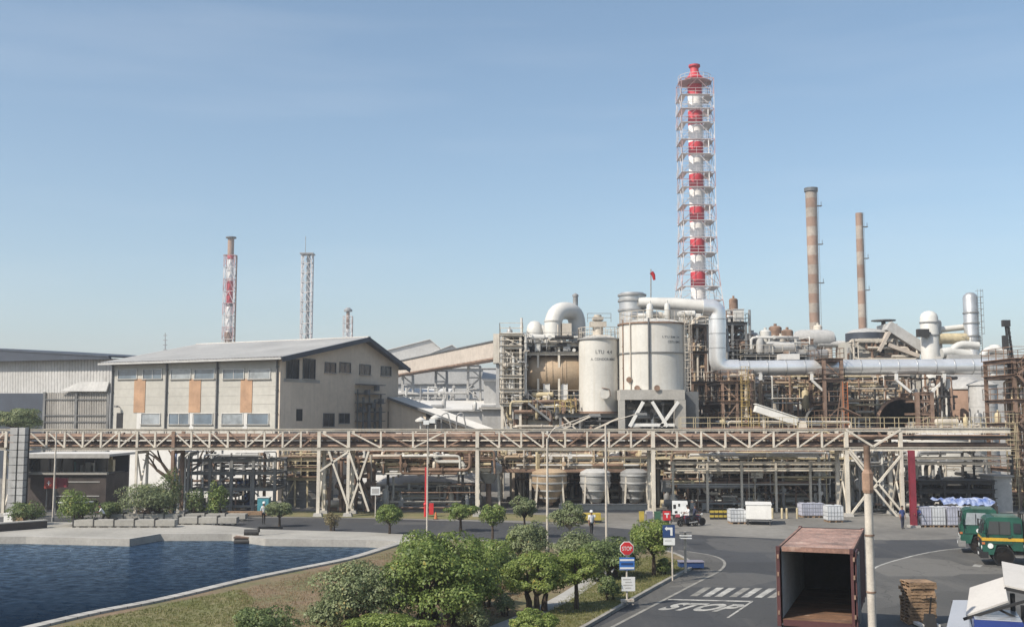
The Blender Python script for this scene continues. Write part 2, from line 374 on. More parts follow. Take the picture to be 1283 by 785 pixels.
def leafmat(key, a, b_):
    m = bpy.data.materials.new(key); m.use_nodes = True; n = m.node_tree; N = n.nodes; Lk = n.links.new
    p = N['Principled BSDF']; p.inputs['Roughness'].default_value = 0.5; p.inputs['Specular IOR Level'].default_value = 0.35
    oi = N.new('ShaderNodeNewGeometry'); r = N.new('ShaderNodeValToRGB')
    r.color_ramp.elements[0].color = (*a, 1); r.color_ramp.elements[1].color = (*b_, 1); r.color_ramp.elements[1].position = 0.94; e_ = r.color_ramp.elements.new(1.0); e_.color = (b_[0] * 1.15 + 0.06, b_[1] * 0.95, b_[2] * 0.8, 1)
    nz = N.new('ShaderNodeTexNoise'); nz.inputs['Scale'].default_value = 1.6; nz.inputs['Detail'].default_value = 3; Lk(oi.outputs['Position'], nz.inputs['Vector'])
    ad = N.new('ShaderNodeMath'); ad.operation = 'MULTIPLY_ADD'; Lk(nz.outputs['Fac'], ad.inputs[0]); ad.inputs[1].default_value = 1.3; ad.inputs[2].default_value = -0.65
    a2 = N.new('ShaderNodeMath'); a2.operation = 'MULTIPLY_ADD'; Lk(oi.outputs['Random Per Island'], a2.inputs[0]); a2.inputs[1].default_value = 0.75; a2.use_clamp = True; Lk(ad.outputs[0], a2.inputs[2])
    a3 = N.new('ShaderNodeMath'); a3.operation = 'ADD'; a3.use_clamp = True; Lk(a2.outputs[0], a3.inputs[0]); a3.inputs[1].default_value = 0.12
    Lk(a3.outputs[0], r.inputs['Fac']); Lk(r.outputs['Color'], p.inputs['Base Color'])
    tr = N.new('ShaderNodeBsdfTranslucent'); ms = N.new('ShaderNodeMixShader'); ms.inputs[0].default_value = 0.34
    Lk(r.outputs['Color'], tr.inputs['Color']); Lk(p.outputs[0], ms.inputs[1]); Lk(tr.outputs[0], ms.inputs[2])
    Lk(ms.outputs[0], N['Material Output'].inputs['Surface'])
    MAT[key] = m
leafmat('leaf_mid', (0.05, 0.095, 0.02), (0.255, 0.32, 0.09))
leafmat('leaf_bright', (0.075, 0.125, 0.022), (0.30, 0.36, 0.10))
leafmat('leaf_grey', (0.065, 0.095, 0.042), (0.30, 0.34, 0.17))
leafmat('leaf_dark', (0.04, 0.075, 0.025), (0.21, 0.26, 0.10))
leafmat('leaf_dry', (0.15, 0.13, 0.06), (0.30, 0.25, 0.14))
leafmat('blade_green', (0.10, 0.12, 0.03), (0.24, 0.23, 0.09))
leafmat('blade_dry', (0.17, 0.115, 0.065), (0.33, 0.24, 0.14))
def watermat():
    m = bpy.data.materials.new('water'); m.use_nodes = True; n = m.node_tree; N = n.nodes; Lk = n.links.new
    N.remove(N['Principled BSDF']); df = N.new('ShaderNodeBsdfDiffuse'); df.inputs['Color'].default_value = (0.004, 0.012, 0.026, 1)
    gl = N.new('ShaderNodeBsdfGlossy'); gl.inputs['Roughness'].default_value = 0.10; gl.inputs['Color'].default_value = (0.62, 0.82, 1.0, 1)
    g = N.new('ShaderNodeNewGeometry')
    a = N.new('ShaderNodeTexNoise'); a.inputs['Scale'].default_value = 1.9; a.inputs['Detail'].default_value = 5; a.inputs['Roughness'].default_value = 0.65
    c = N.new('ShaderNodeTexNoise'); c.inputs['Scale'].default_value = 0.10; c.inputs['Detail'].default_value = 2
    Lk(g.outputs['Position'], a.inputs['Vector']); Lk(g.outputs['Position'], c.inputs['Vector'])
    r = N.new('ShaderNodeMapRange'); r.inputs[1].default_value = 0.35; r.inputs[2].default_value = 0.65; r.inputs[3].default_value = 0.3; r.inputs[4].default_value = 1.0
    Lk(c.outputs['Fac'], r.inputs[0])
    bp = N.new('ShaderNodeBump'); bp.inputs['Distance'].default_value = 0.5
    Lk(r.outputs[0], bp.inputs['Strength']); Lk(a.outputs['Fac'], bp.inputs['Height']); Lk(bp.outputs['Normal'], gl.inputs['Normal']); Lk(bp.outputs['Normal'], df.inputs['Normal'])
    fr = N.new('ShaderNodeFresnel'); fr.inputs['IOR'].default_value = 1.33
    k = N.new('ShaderNodeMapRange'); k.inputs[1].default_value = 0.36; k.inputs[2].default_value = 0.54; k.inputs[3].default_value = 0.015; k.inputs[4].default_value = 0.5
    k2 = N.new('ShaderNodeMapRange'); k2.inputs[1].default_value = 0.3; k2.inputs[2].default_value = 0.7; k2.inputs[3].default_value = 0.15; k2.inputs[4].default_value = 1.85; Lk(a.outputs['Fac'], k2.inputs[0])
    mu = N.new('ShaderNodeMath'); mu.operation = 'MULTIPLY'; Lk(fr.outputs[0], k.inputs[0]); Lk(k.outputs[0], mu.inputs[0]); Lk(k2.outputs[0], mu.inputs[1])
    ms = N.new('ShaderNodeMixShader'); Lk(mu.outputs[0], ms.inputs[0]); Lk(df.outputs[0], ms.inputs[1]); Lk(gl.outputs[0], ms.inputs[2]); Lk(ms.outputs[0], N['Material Output'].inputs['Surface'])
    MAT['water'] = m
watermat()
# ================================================================ THE SETTING
def ribbon(pts, width, z0, z1, mb=None, side=0.0):
    """a wall or strip that follows a polyline on the ground"""
    mb = mb or MB(); n = len(pts); L = []
    for i, p in enumerate(pts):
        a = Vector(pts[max(i - 1, 0)]); b = Vector(pts[min(i + 1, n - 1)]); d = (b - a); d.z = 0; d.normalize()
        nr = Vector((-d.y, d.x, 0)); c = Vector((p[0], p[1], 0)) + nr * side
        for k in (-1, 1):
            for z in (z0, z1): L.append(c + nr * (k * width / 2) + Vector((0, 0, z)))
    fs = []
    for i in range(n - 1):
        a, b = i * 4, (i + 1) * 4
        fs += [(a + 1, b + 1, b + 3, a + 3), (a, b, b + 1, a + 1), (a + 3, b + 3, b + 2, a + 2), (a + 2, b + 2, b, a)]
    fs += [(0, 1, 3, 2), ((n - 1) * 4 + 2, (n - 1) * 4 + 3, (n - 1) * 4 + 1, (n - 1) * 4)]
    return mb._add(L, fs)
def curve(pts, k=6):
    """Catmull-Rom through the points"""
    out_ = []; n = len(pts)
    for i in range(n - 1):
        p0, p1, p2, p3 = (Vector(pts[max(i - 1, 0)]), Vector(pts[i]), Vector(pts[i + 1]), Vector(pts[min(i + 2, n - 1)]))
        for j in range(k):
            t = j / k
            out_.append(0.5 * ((2 * p1) + (p2 - p0) * t + (2 * p0 - 5 * p1 + 4 * p2 - p3) * t * t + (3 * p1 - p0 - 3 * p2 + p3) * t ** 3))
    out_.append(Vector(pts[-1])); return out_
near_px = [(512, 679.5), (485, 688), (440, 702), (380, 714.5), (310, 729), (240, 746), (187, 758), (120, 771), (56, 786), (-60, 815), (-300, 880)]
near = curve([G(*p) for p in near_px], 4)
far_px = [(-500, 673), (-100, 673), (35, 673), (163, 676), (200, 669.5), (293, 669.5), (335, 675.5), (460, 677), (512, 679.5)]
far = [G(*p) for p in far_px]
left_end = [G(-900, 880), G(-900, 676)]
pond = far[:-1] + near + left_end
# ground sheet with the pond cut out of it
bm = bmesh.new()
def loop(pts):
    vs_ = [bm.verts.new((p[0], p[1], 0)) for p in pts]
    return [bm.edges.new((vs_[i], vs_[(i + 1) % len(vs_)])) for i in range(len(vs_))]
es = loop([(-1600, -120), (1600, -120), (1600, 2400), (-1600, 2400)]) + loop(pond)
bmesh.ops.triangle_fill(bm, use_beauty=True, use_dissolve=False, edges=es)
for f in bm.faces:
    if f.normal.z < 0: f.normal_flip()
me = bpy.data.meshes.new('ground'); bm.to_mesh(me); bm.free(); me.materials.append(MAT['ground'])
struct(link('ground', me), 'dusty grey ground of the plant')
wx = [p.x for p in pond]; wy = [p.y for p in pond]
struct(MB().poly([(min(wx) - 2, min(wy) - 2, -0.4), (max(wx) + 1, min(wy) - 2, -0.4), (max(wx) + 1, max(wy) + 1, -0.4), (min(wx) - 2, max(wy) + 1, -0.4)]).build('water', 'water'), 'rippled dark blue pond water')
struct(ribbon(near, 0.55, -2.0, 0.2).build('pond_wall', 'concrete'), 'pale concrete retaining wall along the pond')
_pw = bpy.data.objects['pond_wall']
for i in range(1, len(near) - 6):
    d_ = (near[i + 1] - near[i - 1]).normalized(); n_ = Vector((-d_.y, d_.x, 0)); mb = MB(); mb.beam(near[i] - n_ * 0.277 + Vector((0, 0, 0.16)), near[i] + n_ * 0.277 + Vector((0, 0, 0.16)), 0.035, 0.086); mb.build('joint', 'brick_low', _pw)
struct(ribbon(far, 0.5, -2.0, 0.10).build('quay_wall', 'concrete'), 'concrete quay wall on the far shore of the pond')
quay_back = [G(x, y) for (x, y) in [(520, 671), (460, 667.5), (400, 666), (330, 664), (290, 660), (200, 655), (60, 655), (-100, 655), (-500, 655)]]
def sheet(name, pts, z, m, label):
    return struct(MB().poly([(p[0], p[1], z) for p in pts]).build(name, m), label)
struct(MB().prism([(p[0], p[1]) for p in (far[1:] + quay_back)], -0.5, 0.085).build('quay', 'quay'), 'pale concrete quay beyond the pond')
# asphalt of the junction and the road that runs along the plant
asphalt = [G(x, y) for (x, y) in [(-500, 647), (300, 647.5), (450, 649), (630, 653.5), (750, 659), (860, 669), (1000, 675.5), (1150, 676), (1300, 672), (1700, 664)]] + \
          [G(1700, 900), G(560, 980), G(640, 800), G(640, 690), G(520, 674), G(300, 668), G(-500, 668)]
sheet('road', asphalt, 0.004, 'asphalt', 'grey asphalt road and junction')
yardp = curve([G(x, y) for (x, y) in [(1086, 720), (1100, 709), (1130, 699.5), (1165, 691.5), (1205, 686.5), (1290, 682)]], 5)
sheet('yard', [G(1120, 900), G(1078, 760)] + yardp + [G(1700, 690), G(1700, 900)], 0.008, 'yard', 'worn concrete yard beside the junction')
edge = curve([G(x, y) for (x, y) in [(740, 799), (768, 784.5), (835, 749.5), (880, 726), (899, 716.5), (908, 707), (903, 699.5), (885, 694), (850, 689)]], 5)
sheet('shoulder', [G(690, 815)] + edge + [G(800, 686), G(800, 760)], 0.008, 'yard', 'worn pale shoulder along the kerb')
struct(ribbon(edge, 0.16, 0.010, 0.0125).build('edge_line', 'line_faded'), 'faded pale line at the edge of the road')
struct(ribbon(yardp, 0.15, 0.010, 0.0125).build('curved_line', 'paint_road'), 'thin white curved line painted on the asphalt')
# island
isl_right = curve([G(x, y) for (x, y) in [(640, 845), (700, 806), (752, 776), (781, 759), (838, 727), (862, 715), (868, 709), (858, 701), (835, 692), (790, 686), (720, 683), (640, 680.5), (580, 678), (525, 679)]], 4)
isl = isl_right + [p for p in near[2:]] + [G(-300, 1100), G(560, 1100)]
struct(MB().prism([(p[0], p[1]) for p in isl], -0.3, 0.10).build('island_bank', 'soil'), 'dry planted bank between pond and road')
struct(ribbon(isl_right, 0.18, -0.1, 0.14).build('kerb', 'kerb'), 'low kerb around the planted island')
lawn = [G(x, y, 0.1) for (x, y) in [(690, 800), (752, 771), (781, 755), (836, 723), (858, 711), (850, 702), (830, 696), (790, 700), (772, 715), (742, 728), (705, 752), (660, 785)]]
sheet('lawn', lawn, 0.106, 'lawn', 'thin green lawn along the kerb')
path = curve([G(x, y, 0.1) for (x, y) in [(590, 800), (660, 772), (708, 748), (742, 726), (765, 712), (785, 701)]], 4)
struct(ribbon(path, 0.9, 0.08, 0.118).build('path', 'concrete'), 'narrow concrete path through the planting')
green = [G(x, y, 0.1) for (x, y) in [(60, 790), (125, 774), (190, 761), (245, 749), (300, 738), (320, 750), (300, 785), (260, 830), (-40, 850), (-60, 822)]]
sheet('grass_strip', green, 0.107, 'lawn', 'green grass strip along the pond wall')
verge = [G(x, y) for (x, y) in [(330, 640), (340, 646.5), (450, 648), (640, 651.5), (750, 656), (760, 648), (640, 643), (450, 640)]]
sheet('verge', verge, 0.012, 'lawn', 'thin grass verge beyond the road')

# road markings: lettering, bar, corner line, zebra
RD = Vector((1270 - CX, F, 0)).normalized()       # direction of the side road
def roadpaint(name, pts, m='paint_road', label=None):
    return struct(MB().poly([(p[0], p[1], 0.0125) for p in pts]).build(name, m), label)
zx = [(864, 871), (880, 888), (895, 905), (913, 922), (928, 938), (945, 953), (961, 972)]
for i, (a, b) in enumerate(zx):
    y0, y1 = 746.5 + i * 0.35, 735.5 + i * 0.25
    q = [G(a, y0), G(a + 8, y0)]; d = 18
    roadpaint('zebra_bar', [G(a, y0), G(a + 9.5, y0), G(a + 9.5 + d, y1), G(a + d, y1)], 'paint_road' if i % 3 else 'line_faded')
tv, tf = text_mesh('STOP', 0.06)
mxx = max(abs(v[0]) for v in tv)
c0, c1 = G(822, 763), G(912, 765.5); ex = (c1 - c0) / (2 * mxx); top = G(850, 754.8)
ey = top - c0; ey = Vector((ey.x, ey.y, 0)) 
o0 = (c0 + c1) / 2
mb = MB(); mb._add([o0 + ex * v[0] + ey * v[1] + Vector((0, 0, 0.0125)) for v in tv], tf)
struct(mb.build('stop_lettering', 'paint_road'), 'worn white STOP lettering painted on the road')
roadpaint('stop_bar', [G(836, 751.2), G(942, 753.8), G(944, 752.4), G(838, 749.9)], 'paint_road', 'thin white stop line across the lane')
roadpaint('lane_line', [G(910, 773.5), G(913.5, 773.5), G(944, 753), G(940.5, 753)], 'paint_road', 'white lane line beside the STOP lettering')
roadpaint('lane_mark', [G(1218, 709), G(1228, 710), G(1232, 707.5), G(1221, 706.5)], 'paint_road', 'small worn white mark on the yard')

# ================================================================ BUILDINGS
def hit(px, py, o, d):
    r = Vector(ray(px, py)); n = Vector((d[1], -d[0], 0)); c = Vector((0, 0, H)); o = Vector(o)
    t = (o - c).dot(n) / r.dot(n); p = c + r * t
    return (p - o).dot(Vector((d[0], d[1], 0))), p.z
def corr(mb, A, B, C, D, n, amp):
    """ribbed sheet over the quad A B C D, ribs running from AB to DC"""
    A, B, C, D = map(Vector, (A, B, C, D)); nr = (B - A).cross(D - A).normalized(); L = []; fs = []
    for i in range(n + 1):
        for (k, o_) in ((0.0, 0), (0.28, 0), (0.36, amp), (0.86, amp), (0.94, 0)):
            t = (i + k) / (n + 1)
            L.append(A.lerp(B, t) + nr * o_); L.append(D.lerp(C, t) + nr * o_)
    m = len(L) // 2
    for i in range(m - 1): fs.append((2 * i, 2 * i + 2, 2 * i + 3, 2 * i + 1))
    return mb._add(L, fs)
def window(parent, x0, x1, z0, z1, face='y', at=0.0, m='glass_blue', mull=1, fr='frame_white', name='window', out_=-1):
    """a framed window on the wall plane: face 'y' looks to -y, face 'x' looks to +x"""
    def B(mb, a0, a1, b0, b1, d0, d1):
        if face == 'y': mb.bx(a0, a1, at + out_ * d1, at + out_ * d0, b0, b1)
        else: mb.bx(at + d0, at + d1, a0, a1, b0, b1)
    t = 0.07; f = MB()
    B(f, x0 - t, x1 + t, z1, z1 + t, -0.05, 0.10); B(f, x0 - t, x0, z0, z1, -0.05, 0.10); B(f, x1, x1 + t, z0, z1, -0.05, 0.10)
    for k in range(1, mull + 1):
        xm = x0 + (x1 - x0) * k / (mull + 1); B(f, xm - 0.03, xm + 0.03, z0, z1, -0.02, 0.07)
    o = f.build(name, fr, parent)
    s = MB(); B(s, x0 - 0.14, x1 + 0.14, z0 - 0.09, z0 - 0.001, -0.05, 0.17); s.build('sill', 'concrete', o)
    p = MB(); B(p, x0, x1, z0, z1, -0.05, 0.025); p.build('pane', m, o)
    return o

# --- the beige workshop
RZ = math.atan2(-0.459, 0.889); dx_ = Vector((math.cos(RZ), math.sin(RZ), 0)); dy_ = Vector((-math.sin(RZ), math.cos(RZ), 0))
WC = P(350, 525, 112); WC.z = 0
ws = thing('workshop_building', 'beige two storey workshop with shallow pitched roof and brown facade panels', 'building', WC, RZ)
WL, WD, EZ, RZT, RS = 24.2, 22.2, 14.75, 17.6, 14.5
mb = MB(); 
def wallpent(x):
    return [(x, 0, 0), (x, WD, 0), (x, WD, EZ), (x, RS, RZT - 0.15), (x, 0, EZ)]
mb.bx(-WL, -0.3, 0, 0.3, 5.3, EZ); mb.build('front_wall', 'wall_beige', ws)
mb = MB(); mb.bx(-WL, -0.3, 0, 0.3, 0, 5.297); mb.build('base_wall', 'wall_white', ws)
a = wallpent(0); b = wallpent(-0.3)
mb = MB(); mb._add(a + b, [(0, 1, 2, 3, 4), (9, 8, 7, 6, 5), (0, 5, 6, 1), (1, 6, 7, 2), (2, 7, 8, 3), (3, 8, 9, 4), (4, 9, 5, 0)])
mb.build('gable_wall', 'wall_tan', ws)
mb = MB(); mb.bx(-WL, -0.303, WD - 0.3, WD, 0, EZ); mb.bx(-WL, -WL + 0.3, 0.303, WD - 0.303, 0, EZ); mb.build('rear_wall', 'wall_tan', ws)
OV = 1.0
def rz_at(y): return RZT - (RZT - EZ) * ((RS - y) / RS if y < RS else (y - RS) / (WD - RS))
ey0, ey1 = -OV, WD + OV
rf = MB(); corr(rf, (-WL - 1.2, ey0, rz_at(ey0) + 0.12), (1.0, ey0, rz_at(ey0) + 0.12), (1.0, RS, RZT + 0.14), (-WL - 1.2, RS, RZT + 0.14), 60, 0.06)
corr(rf, (1.0, ey1, rz_at(ey1) + 0.12), (-WL - 1.2, ey1, rz_at(ey1) + 0.12), (-WL - 1.2, RS, RZT + 0.14), (1.0, RS, RZT + 0.14), 60, 0.06)
roof = rf.build('roof', 'roof_sheet', ws)
mb = MB(); mb.beam((-WL - 1.2, RS, RZT + 0.2), (1.05, RS, RZT + 0.2), 0.5, 0.1); mb.build('ridge_cap', 'roof_sheet', roof)
mb = MB()
mb.slab([(-WL - 1.2, ey0, rz_at(ey0) + 0.08), (0.98, ey0, rz_at(ey0) + 0.08), (0.98, RS, RZT + 0.09), (-WL - 1.2, RS, RZT + 0.09)], 0.14)
mb.slab([(-WL - 1.2, RS, RZT + 0.09), (0.98, RS, RZT + 0.09), (0.98, ey1, rz_at(ey1) + 0.08), (-WL - 1.2, ey1, rz_at(ey1) + 0.08)], 0.14)
mb.build('roof_soffit', 'fascia_grey', roof)
mb = MB(); mb.beam((1.05, ey0, rz_at(ey0) - 0.12), (1.05, RS + 0.02, RZT - 0.1), 0.12, 0.5); mb.beam((1.05, RS - 0.02, RZT - 0.1), (1.05, ey1, rz_at(ey1) - 0.12), 0.12, 0.5)
mb.build('barge_board', 'fascia_dark', roof)
mb = MB(); mb.bx(-WL - 1.2, 1.0, ey0 - 0.16, ey0, rz_at(ey0) - 0.12, rz_at(ey0) + 0.1); mb.build('gutter', 'shed_grey', roof)
fd = (dx_.x, dx_.y)
def fx(px, py=500): return hit(px, py, WC, fd)[0]
def fz(px, py): return hit(px, py, WC, fd)[1]
for (a, b) in [(147.5, 170.5), (179, 202), (214, 238), (243.5, 268), (279.5, 305), (311.5, 338)]:
    window(ws, fx(a), fx(b), fz(a, 474.5), fz(a, 463), mull=(1 if a in (179, 279.5) else 0), m=('glass_pale' if a in (214, 311.5) else 'glass_blue'))
for (a, b) in [(178.5, 201.5), (213, 237.5), (243, 267), (279, 305), (311, 337)]:
    window(ws, fx(a), fx(b), fz(a, 531), fz(a, 518), mull=(1 if a in (213,) else 0), m=('glass_pale' if a in (178.5, 279) else 'glass_blue'))
for (a, b) in [(168, 182), (237, 251.5), (301.5, 316)]:
    mb = MB(); mb.bx(fx(a), fx(b), -0.06, 0.02, fz(a, 516.5), fz(a, 474.5)); mb.build('facade_panel', 'panel_brown', ws)
for a in (141.2, 209, 272.3, 347.5):
    mb = MB(); x = fx(a); mb.tube((x, -0.16, 5.4), (x, -0.16, EZ - 0.35), 0.10, 8); mb.tube((x, -0.16, EZ - 0.3), (x, -0.9, EZ - 0.15), 0.10, 8)
    for k in range(4): mb.bx(x - 0.15, x + 0.15, -0.2, 0.0, 6.5 + k * 2.4, 6.6 + k * 2.4)
    mb.build('downpipe', 'fascia_grey', ws)
for a in (175, 241, 308):
    mb = MB(); x = fx(a); mb.bx(x - 0.32, x + 0.32, -0.035, 0.01, fz(a, 517), fz(a, 537)); mb.build('wall_pier', 'wall_white', ws)
for k_ in range(1, 4):
    zz_ = fz(240, 475) + (fz(240, 517) - fz(240, 475)) * k_ / 4
    for (a_, b_) in ((142.5, 167.5), (182.5, 208), (210, 236.5), (252, 271.5), (273.5, 301), (316.5, 347)): mb = MB(); mb.bx(fx(a_), fx(b_), -0.012, 0.005, zz_ - 0.02, zz_ + 0.02); mb.build('panel_joint', 'concrete', ws)
mb = MB(); mb.bx(-WL, 0, -0.09, 0.0, 5.3, 5.62); mb.build('floor_band', 'concrete', ws)
mb = MB(); mb.bx(fx(147), fx(155), -0.03, 0.02, fz(147, 536), fz(147, 517)); d_ = mb.build('door', 'black', ws)
mb = MB(); x = fx(151); mb.beam((x, -0.05, fz(151, 510)), (x, -0.5, fz(151, 508)), 0.08); mb.box((x, -0.6, fz(151, 509)), (0.35, 0.3, 0.2)); mb.build('wall_lamp', 'grey_steel', ws)
gd = (dy_.x, dy_.y)
def gx(px, py=500): return hit(px, py, WC, gd)[0]
def gz(px, py): return hit(px, py, WC, gd)[1]
for (a, b, y0, y1) in [(358, 373, 449.5, 474), (379, 393.5, 449.5, 474), (406.5, 419.5, 454, 466), (425, 438, 454, 466), (450, 463, 456.5, 468.5), (477, 489, 459, 470),
                       (405.5, 418.5, 518, 534), (425, 437.5, 518, 530)]:
    window(ws, gx(a), gx(b), gz(a, y1), gz(a, y0), face='x', at=0.0, m='glass_dark', mull=1, fr='fascia_grey')
for (a, b, y0, y1) in [(371.5, 379, 512, 527), (486, 492.5, 515, 536)]:
    mb = MB(); mb.bx(-0.02, 0.04, gx(a), gx(b), gz(a, y1), gz(a, y0)); mb.build('door', 'black', ws)
mb = MB(); mb.bx(-0.02, 0.05, gx(355), gx(400), gz(380, 479), gz(380, 475)); mb.build('lintel', 'concrete', ws)
# dark vent stack and pipework on the gable
mb = MB(); y0, y1 = gx(445), gx(474); z1 = gz(460, 488)
for k in range(7):
    yy = y0 + (y1 - y0) * k / 6
    mb.tube((0.35 + 0.25 * (k % 3), yy, 5.0), (0.35 + 0.25 * (k % 3), yy, z1 - (k * 37 % 11) * 0.22), 0.10 + 0.05 * (k % 3), 8)
for k in range(6): mb.bx(0.1, 0.9, y0 - 0.2, y1 + 0.2, 7 + k * 1.05, 7.09 + k * 1.05)
for k in range(5): mb.box((0.7, y0 + (k + 0.5) * (y1 - y0) / 5, 9.4 + (k * 53 % 7) * 0.5), (0.5, 0.5, 0.6))
mb.build('vent_pipes', 'fascia_grey', ws)
# --- lean-to beside the workshop
lt = thing('lean_to_shed', 'tan lean-to shed with sloping pale roof against the workshop gable', 'shed', WC, RZ)
def lq(px, py, y): # point on plane local y
    o = WC + dy_ * y; s_, z_ = hit(px, py, o, fd); return (s_, y, z_)
yA = 20.0
A = lq(497, 497, yA); B = lq(592, 537, yA)
mb = MB(); mb._add([(0.35, yA, 0), (B[0], yA, 0), (B[0], yA, B[2] - 0.1), (0.35, yA, A[2] - 0.1), (0.35, yA + 3, 0), (B[0], yA + 3, 0), (B[0], yA + 3, B[2] - 0.1), (0.35, yA + 3, A[2] - 0.1)],
                   [(0, 1, 2, 3), (7, 6, 5, 4), (1, 5, 6, 2), (3, 2, 6, 7), (0, 3, 7, 4)]); mb.build('wall', 'wall_tan', lt)
mb = MB(); s0 = lq(534, 520, yA)[0]; mb._add([(s0, yA - 0.04, 0.02), (B[0] - 0.6, yA - 0.04, 0.02), (B[0] - 0.6, yA - 0.04, B[2] - 0.6), (s0, yA - 0.04, lq(534, 512, yA)[2] - 0.5)], [(0, 1, 2, 3)]); mb.build('doorway', 'black', lt)
mb = MB(); corr(mb, (0.3, yA - 0.5, A[2]), (0.3, yA + 3.5, A[2] + 0.05), (B[0] + 0.8, yA + 3.5, B[2] + 0.05), (B[0] + 0.8, yA - 0.5, B[2]), 16, 0.06)
for f in mb.f: f.reverse()
r_ = mb.build('roof', 'wall_white', lt)
mb = MB(); mb.beam((0.3, yA - 0.55, A[2] - 0.12), (B[0] + 0.8, yA - 0.55, B[2] - 0.12), 0.1, 0.28); mb.build('barge_board', 'fascia_grey', r_)
mb = MB(); mb.bx(0.05, 0.35, yA + 0.1, yA + 5.8, 0, A[2] - 0.3); mb.build('end_wall', 'wall_tan', lt)

# --- grey warehouse at the far left, dark eaves
wh = thing('warehouse', 'long grey warehouse with dark blue eaves behind the workshop', 'building')
a0, a1 = P(-90, 433, 168), P(150, 447, 138)
def wl(px, py):  # point on the warehouse front plane
    d = Vector((a1.x - a0.x, a1.y - a0.y, 0)).normalized(); s_, z_ = hit(px, py, (a0.x, a0.y, 0), d); return Vector((a0.x, a0.y, 0)) + d * s_ + Vector((0, 0, z_))
def wq(name, m, q, ribs=0, back=0.25, par=None):
    q = [wl(*p) for p in q]; mb = MB()
    if ribs: corr(mb, q[0], q[1], q[2], q[3], ribs, 0.07)
    else: mb.slab(q, back)
    return mb.build(name, m, par or wh)
nb = Vector((a1.y - a0.y, a0.x - a1.x, 0)).normalized()
wq('wall', 'shed_grey', [(-90, 492), (150, 492), (150, 449), (-90, 450)], ribs=70)
wq('corrugated_wall', 'shed_rusty', [(57, 640), (137, 640), (137, 491.5), (57, 491.5)], ribs=26)
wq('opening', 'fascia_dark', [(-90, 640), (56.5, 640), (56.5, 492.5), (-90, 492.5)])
fq = [wl(-90, 455), wl(150, 450), wl(150, 446), wl(-90, 432)]
mb = MB(); mb.slab([p + nb * -1.5 for p in fq] if nb.y > 0 else [p + nb * 1.5 for p in fq], 0.3); ro = mb.build('eaves', 'fascia_dark', wh)
back = Vector((nb.x, nb.y, 0)) * (1 if nb.y > 0 else -1)
q = [fq[3] - back * 1.6, fq[2] - back * 1.6, fq[2] + back * 25 + Vector((0, 0, 0.2)), fq[3] + back * 25 + Vector((0, 0, 0.2))]
mb = MB(); mb.slab(q, 0.2); mb.build('roof', 'fascia_dark', wh)
sq = [wl(80, 490), wl(139, 490), wl(139, 478), wl(102, 478)]
mb = MB(); mb.slab([sq[0] - back * 0.7, sq[1] - back * 0.7, sq[2] - back * 0.3, sq[3] - back * 0.3], 0.15); mb.build('canopy_roof', 'shed_grey', wh)
for px in (57, 97, 137):
    p = wl(px, 520) - back * 0.25; mb = MB(); mb.bx(p.x - 0.15, p.x + 0.15, p.y - 0.1, p.y + 0.15, 0, wl(px, 491).z); mb.build('post', 'grey_steel', wh)
for py in (500, 520, 528):
    mb = MB(); mb.beam(wl(58, py) - back * 0.2, wl(136, py) - back * 0.2, 0.1, 0.1); mb.build('rail', 'fascia_grey', wh)

# --- low control house behind the pond
Yh = 101.0
ch = thing('control_house', 'low dark control house with long window band behind the pond', 'building')
x0, x1 = XP(36, Yh), XP(136, Yh); zt, zs = ZP(571, Yh), ZP(592.5, Yh); zw = ZP(576, Yh)
mb = MB(); mb.bx(x0, x1, Yh, Yh + 0.3, 0, zs - 0.12); mb.bx(x1 - 0.3, x1, Yh + 0.3, Yh + 5.7, 0, zs - 0.12); mb.bx(x0, x0 + 0.3, Yh + 0.3, Yh + 5.7, 0, zs - 0.12); mb.build('wall', 'brick_low', ch)
mb = MB(); mb.bx(x0 - 0.1, x1 + 0.1, Yh - 0.2, Yh + 0.3, zs - 0.12, zs + 0.12); mb.build('sill', 'concrete', ch)
mb = MB(); mb.bx(x0, x1, Yh + 5.7, Yh + 6, 0, zt); mb.build('rear_wall', 'fascia_dark', ch)
mb = MB(); mb.bx(x0 - 0.8, x1 + 0.6, Yh - 1.0, Yh + 6.8, zt, zt + 0.22); rr = mb.build('roof', 'wall_white', ch)
mb = MB(); mb.bx(x0 - 0.8, x1 + 0.6, Yh - 1.05, Yh - 1.0, zt - 0.15, zt + 0.25); mb.build('fascia', 'shed_grey', rr)
for k in range(8):
    x = x0 + (x1 - x0) * k / 7; mb = MB(); mb.bx(x - 0.06, x + 0.06, Yh + 0.02, Yh + 0.2, zs + 0.12, zt); mb.build('mullion', 'dark_steel', ch)
for k in range(7):
    xa = x0 + (x1 - x0) * k / 7 + 0.06; xb = x0 + (x1 - x0) * (k + 1) / 7 - 0.06
    if k in (4, 5): continue
    mb = MB(); mb.bx(xa, xb, Yh + 0.1, Yh + 0.13, zs + 0.12, zt); mb.build('pane', 'glass_dark', ch)
for (px, w_, h_, m) in [(82, 0.8, 0.9, 'turquoise'), (104, 1.2, 0.6, 'shed_grey'), (114, 0.7, 0.8, 'white_paint'), (121, 0.5, 0.5, 'white_paint'), (131, 0.9, 1.1, 'pale_yellow')]:
    x = XP(px, Yh); mb = MB(); mb.box((x, Yh + 1.6, zs + h_ / 2 + 0.1), (w_, 0.6, h_)); mb.box((x + 0.1, Yh + 1.5, zs + h_ + 0.2), (w_ * 0.4, 0.3, 0.3)); mb.build('desk_equipment', m, ch)
mb = MB(); mb.bx(x0 + 0.3, x1 - 0.3, Yh + 1.2, Yh + 5.6, zs - 0.1, zs - 0.02); mb.build('floor', 'fascia_grey', ch)
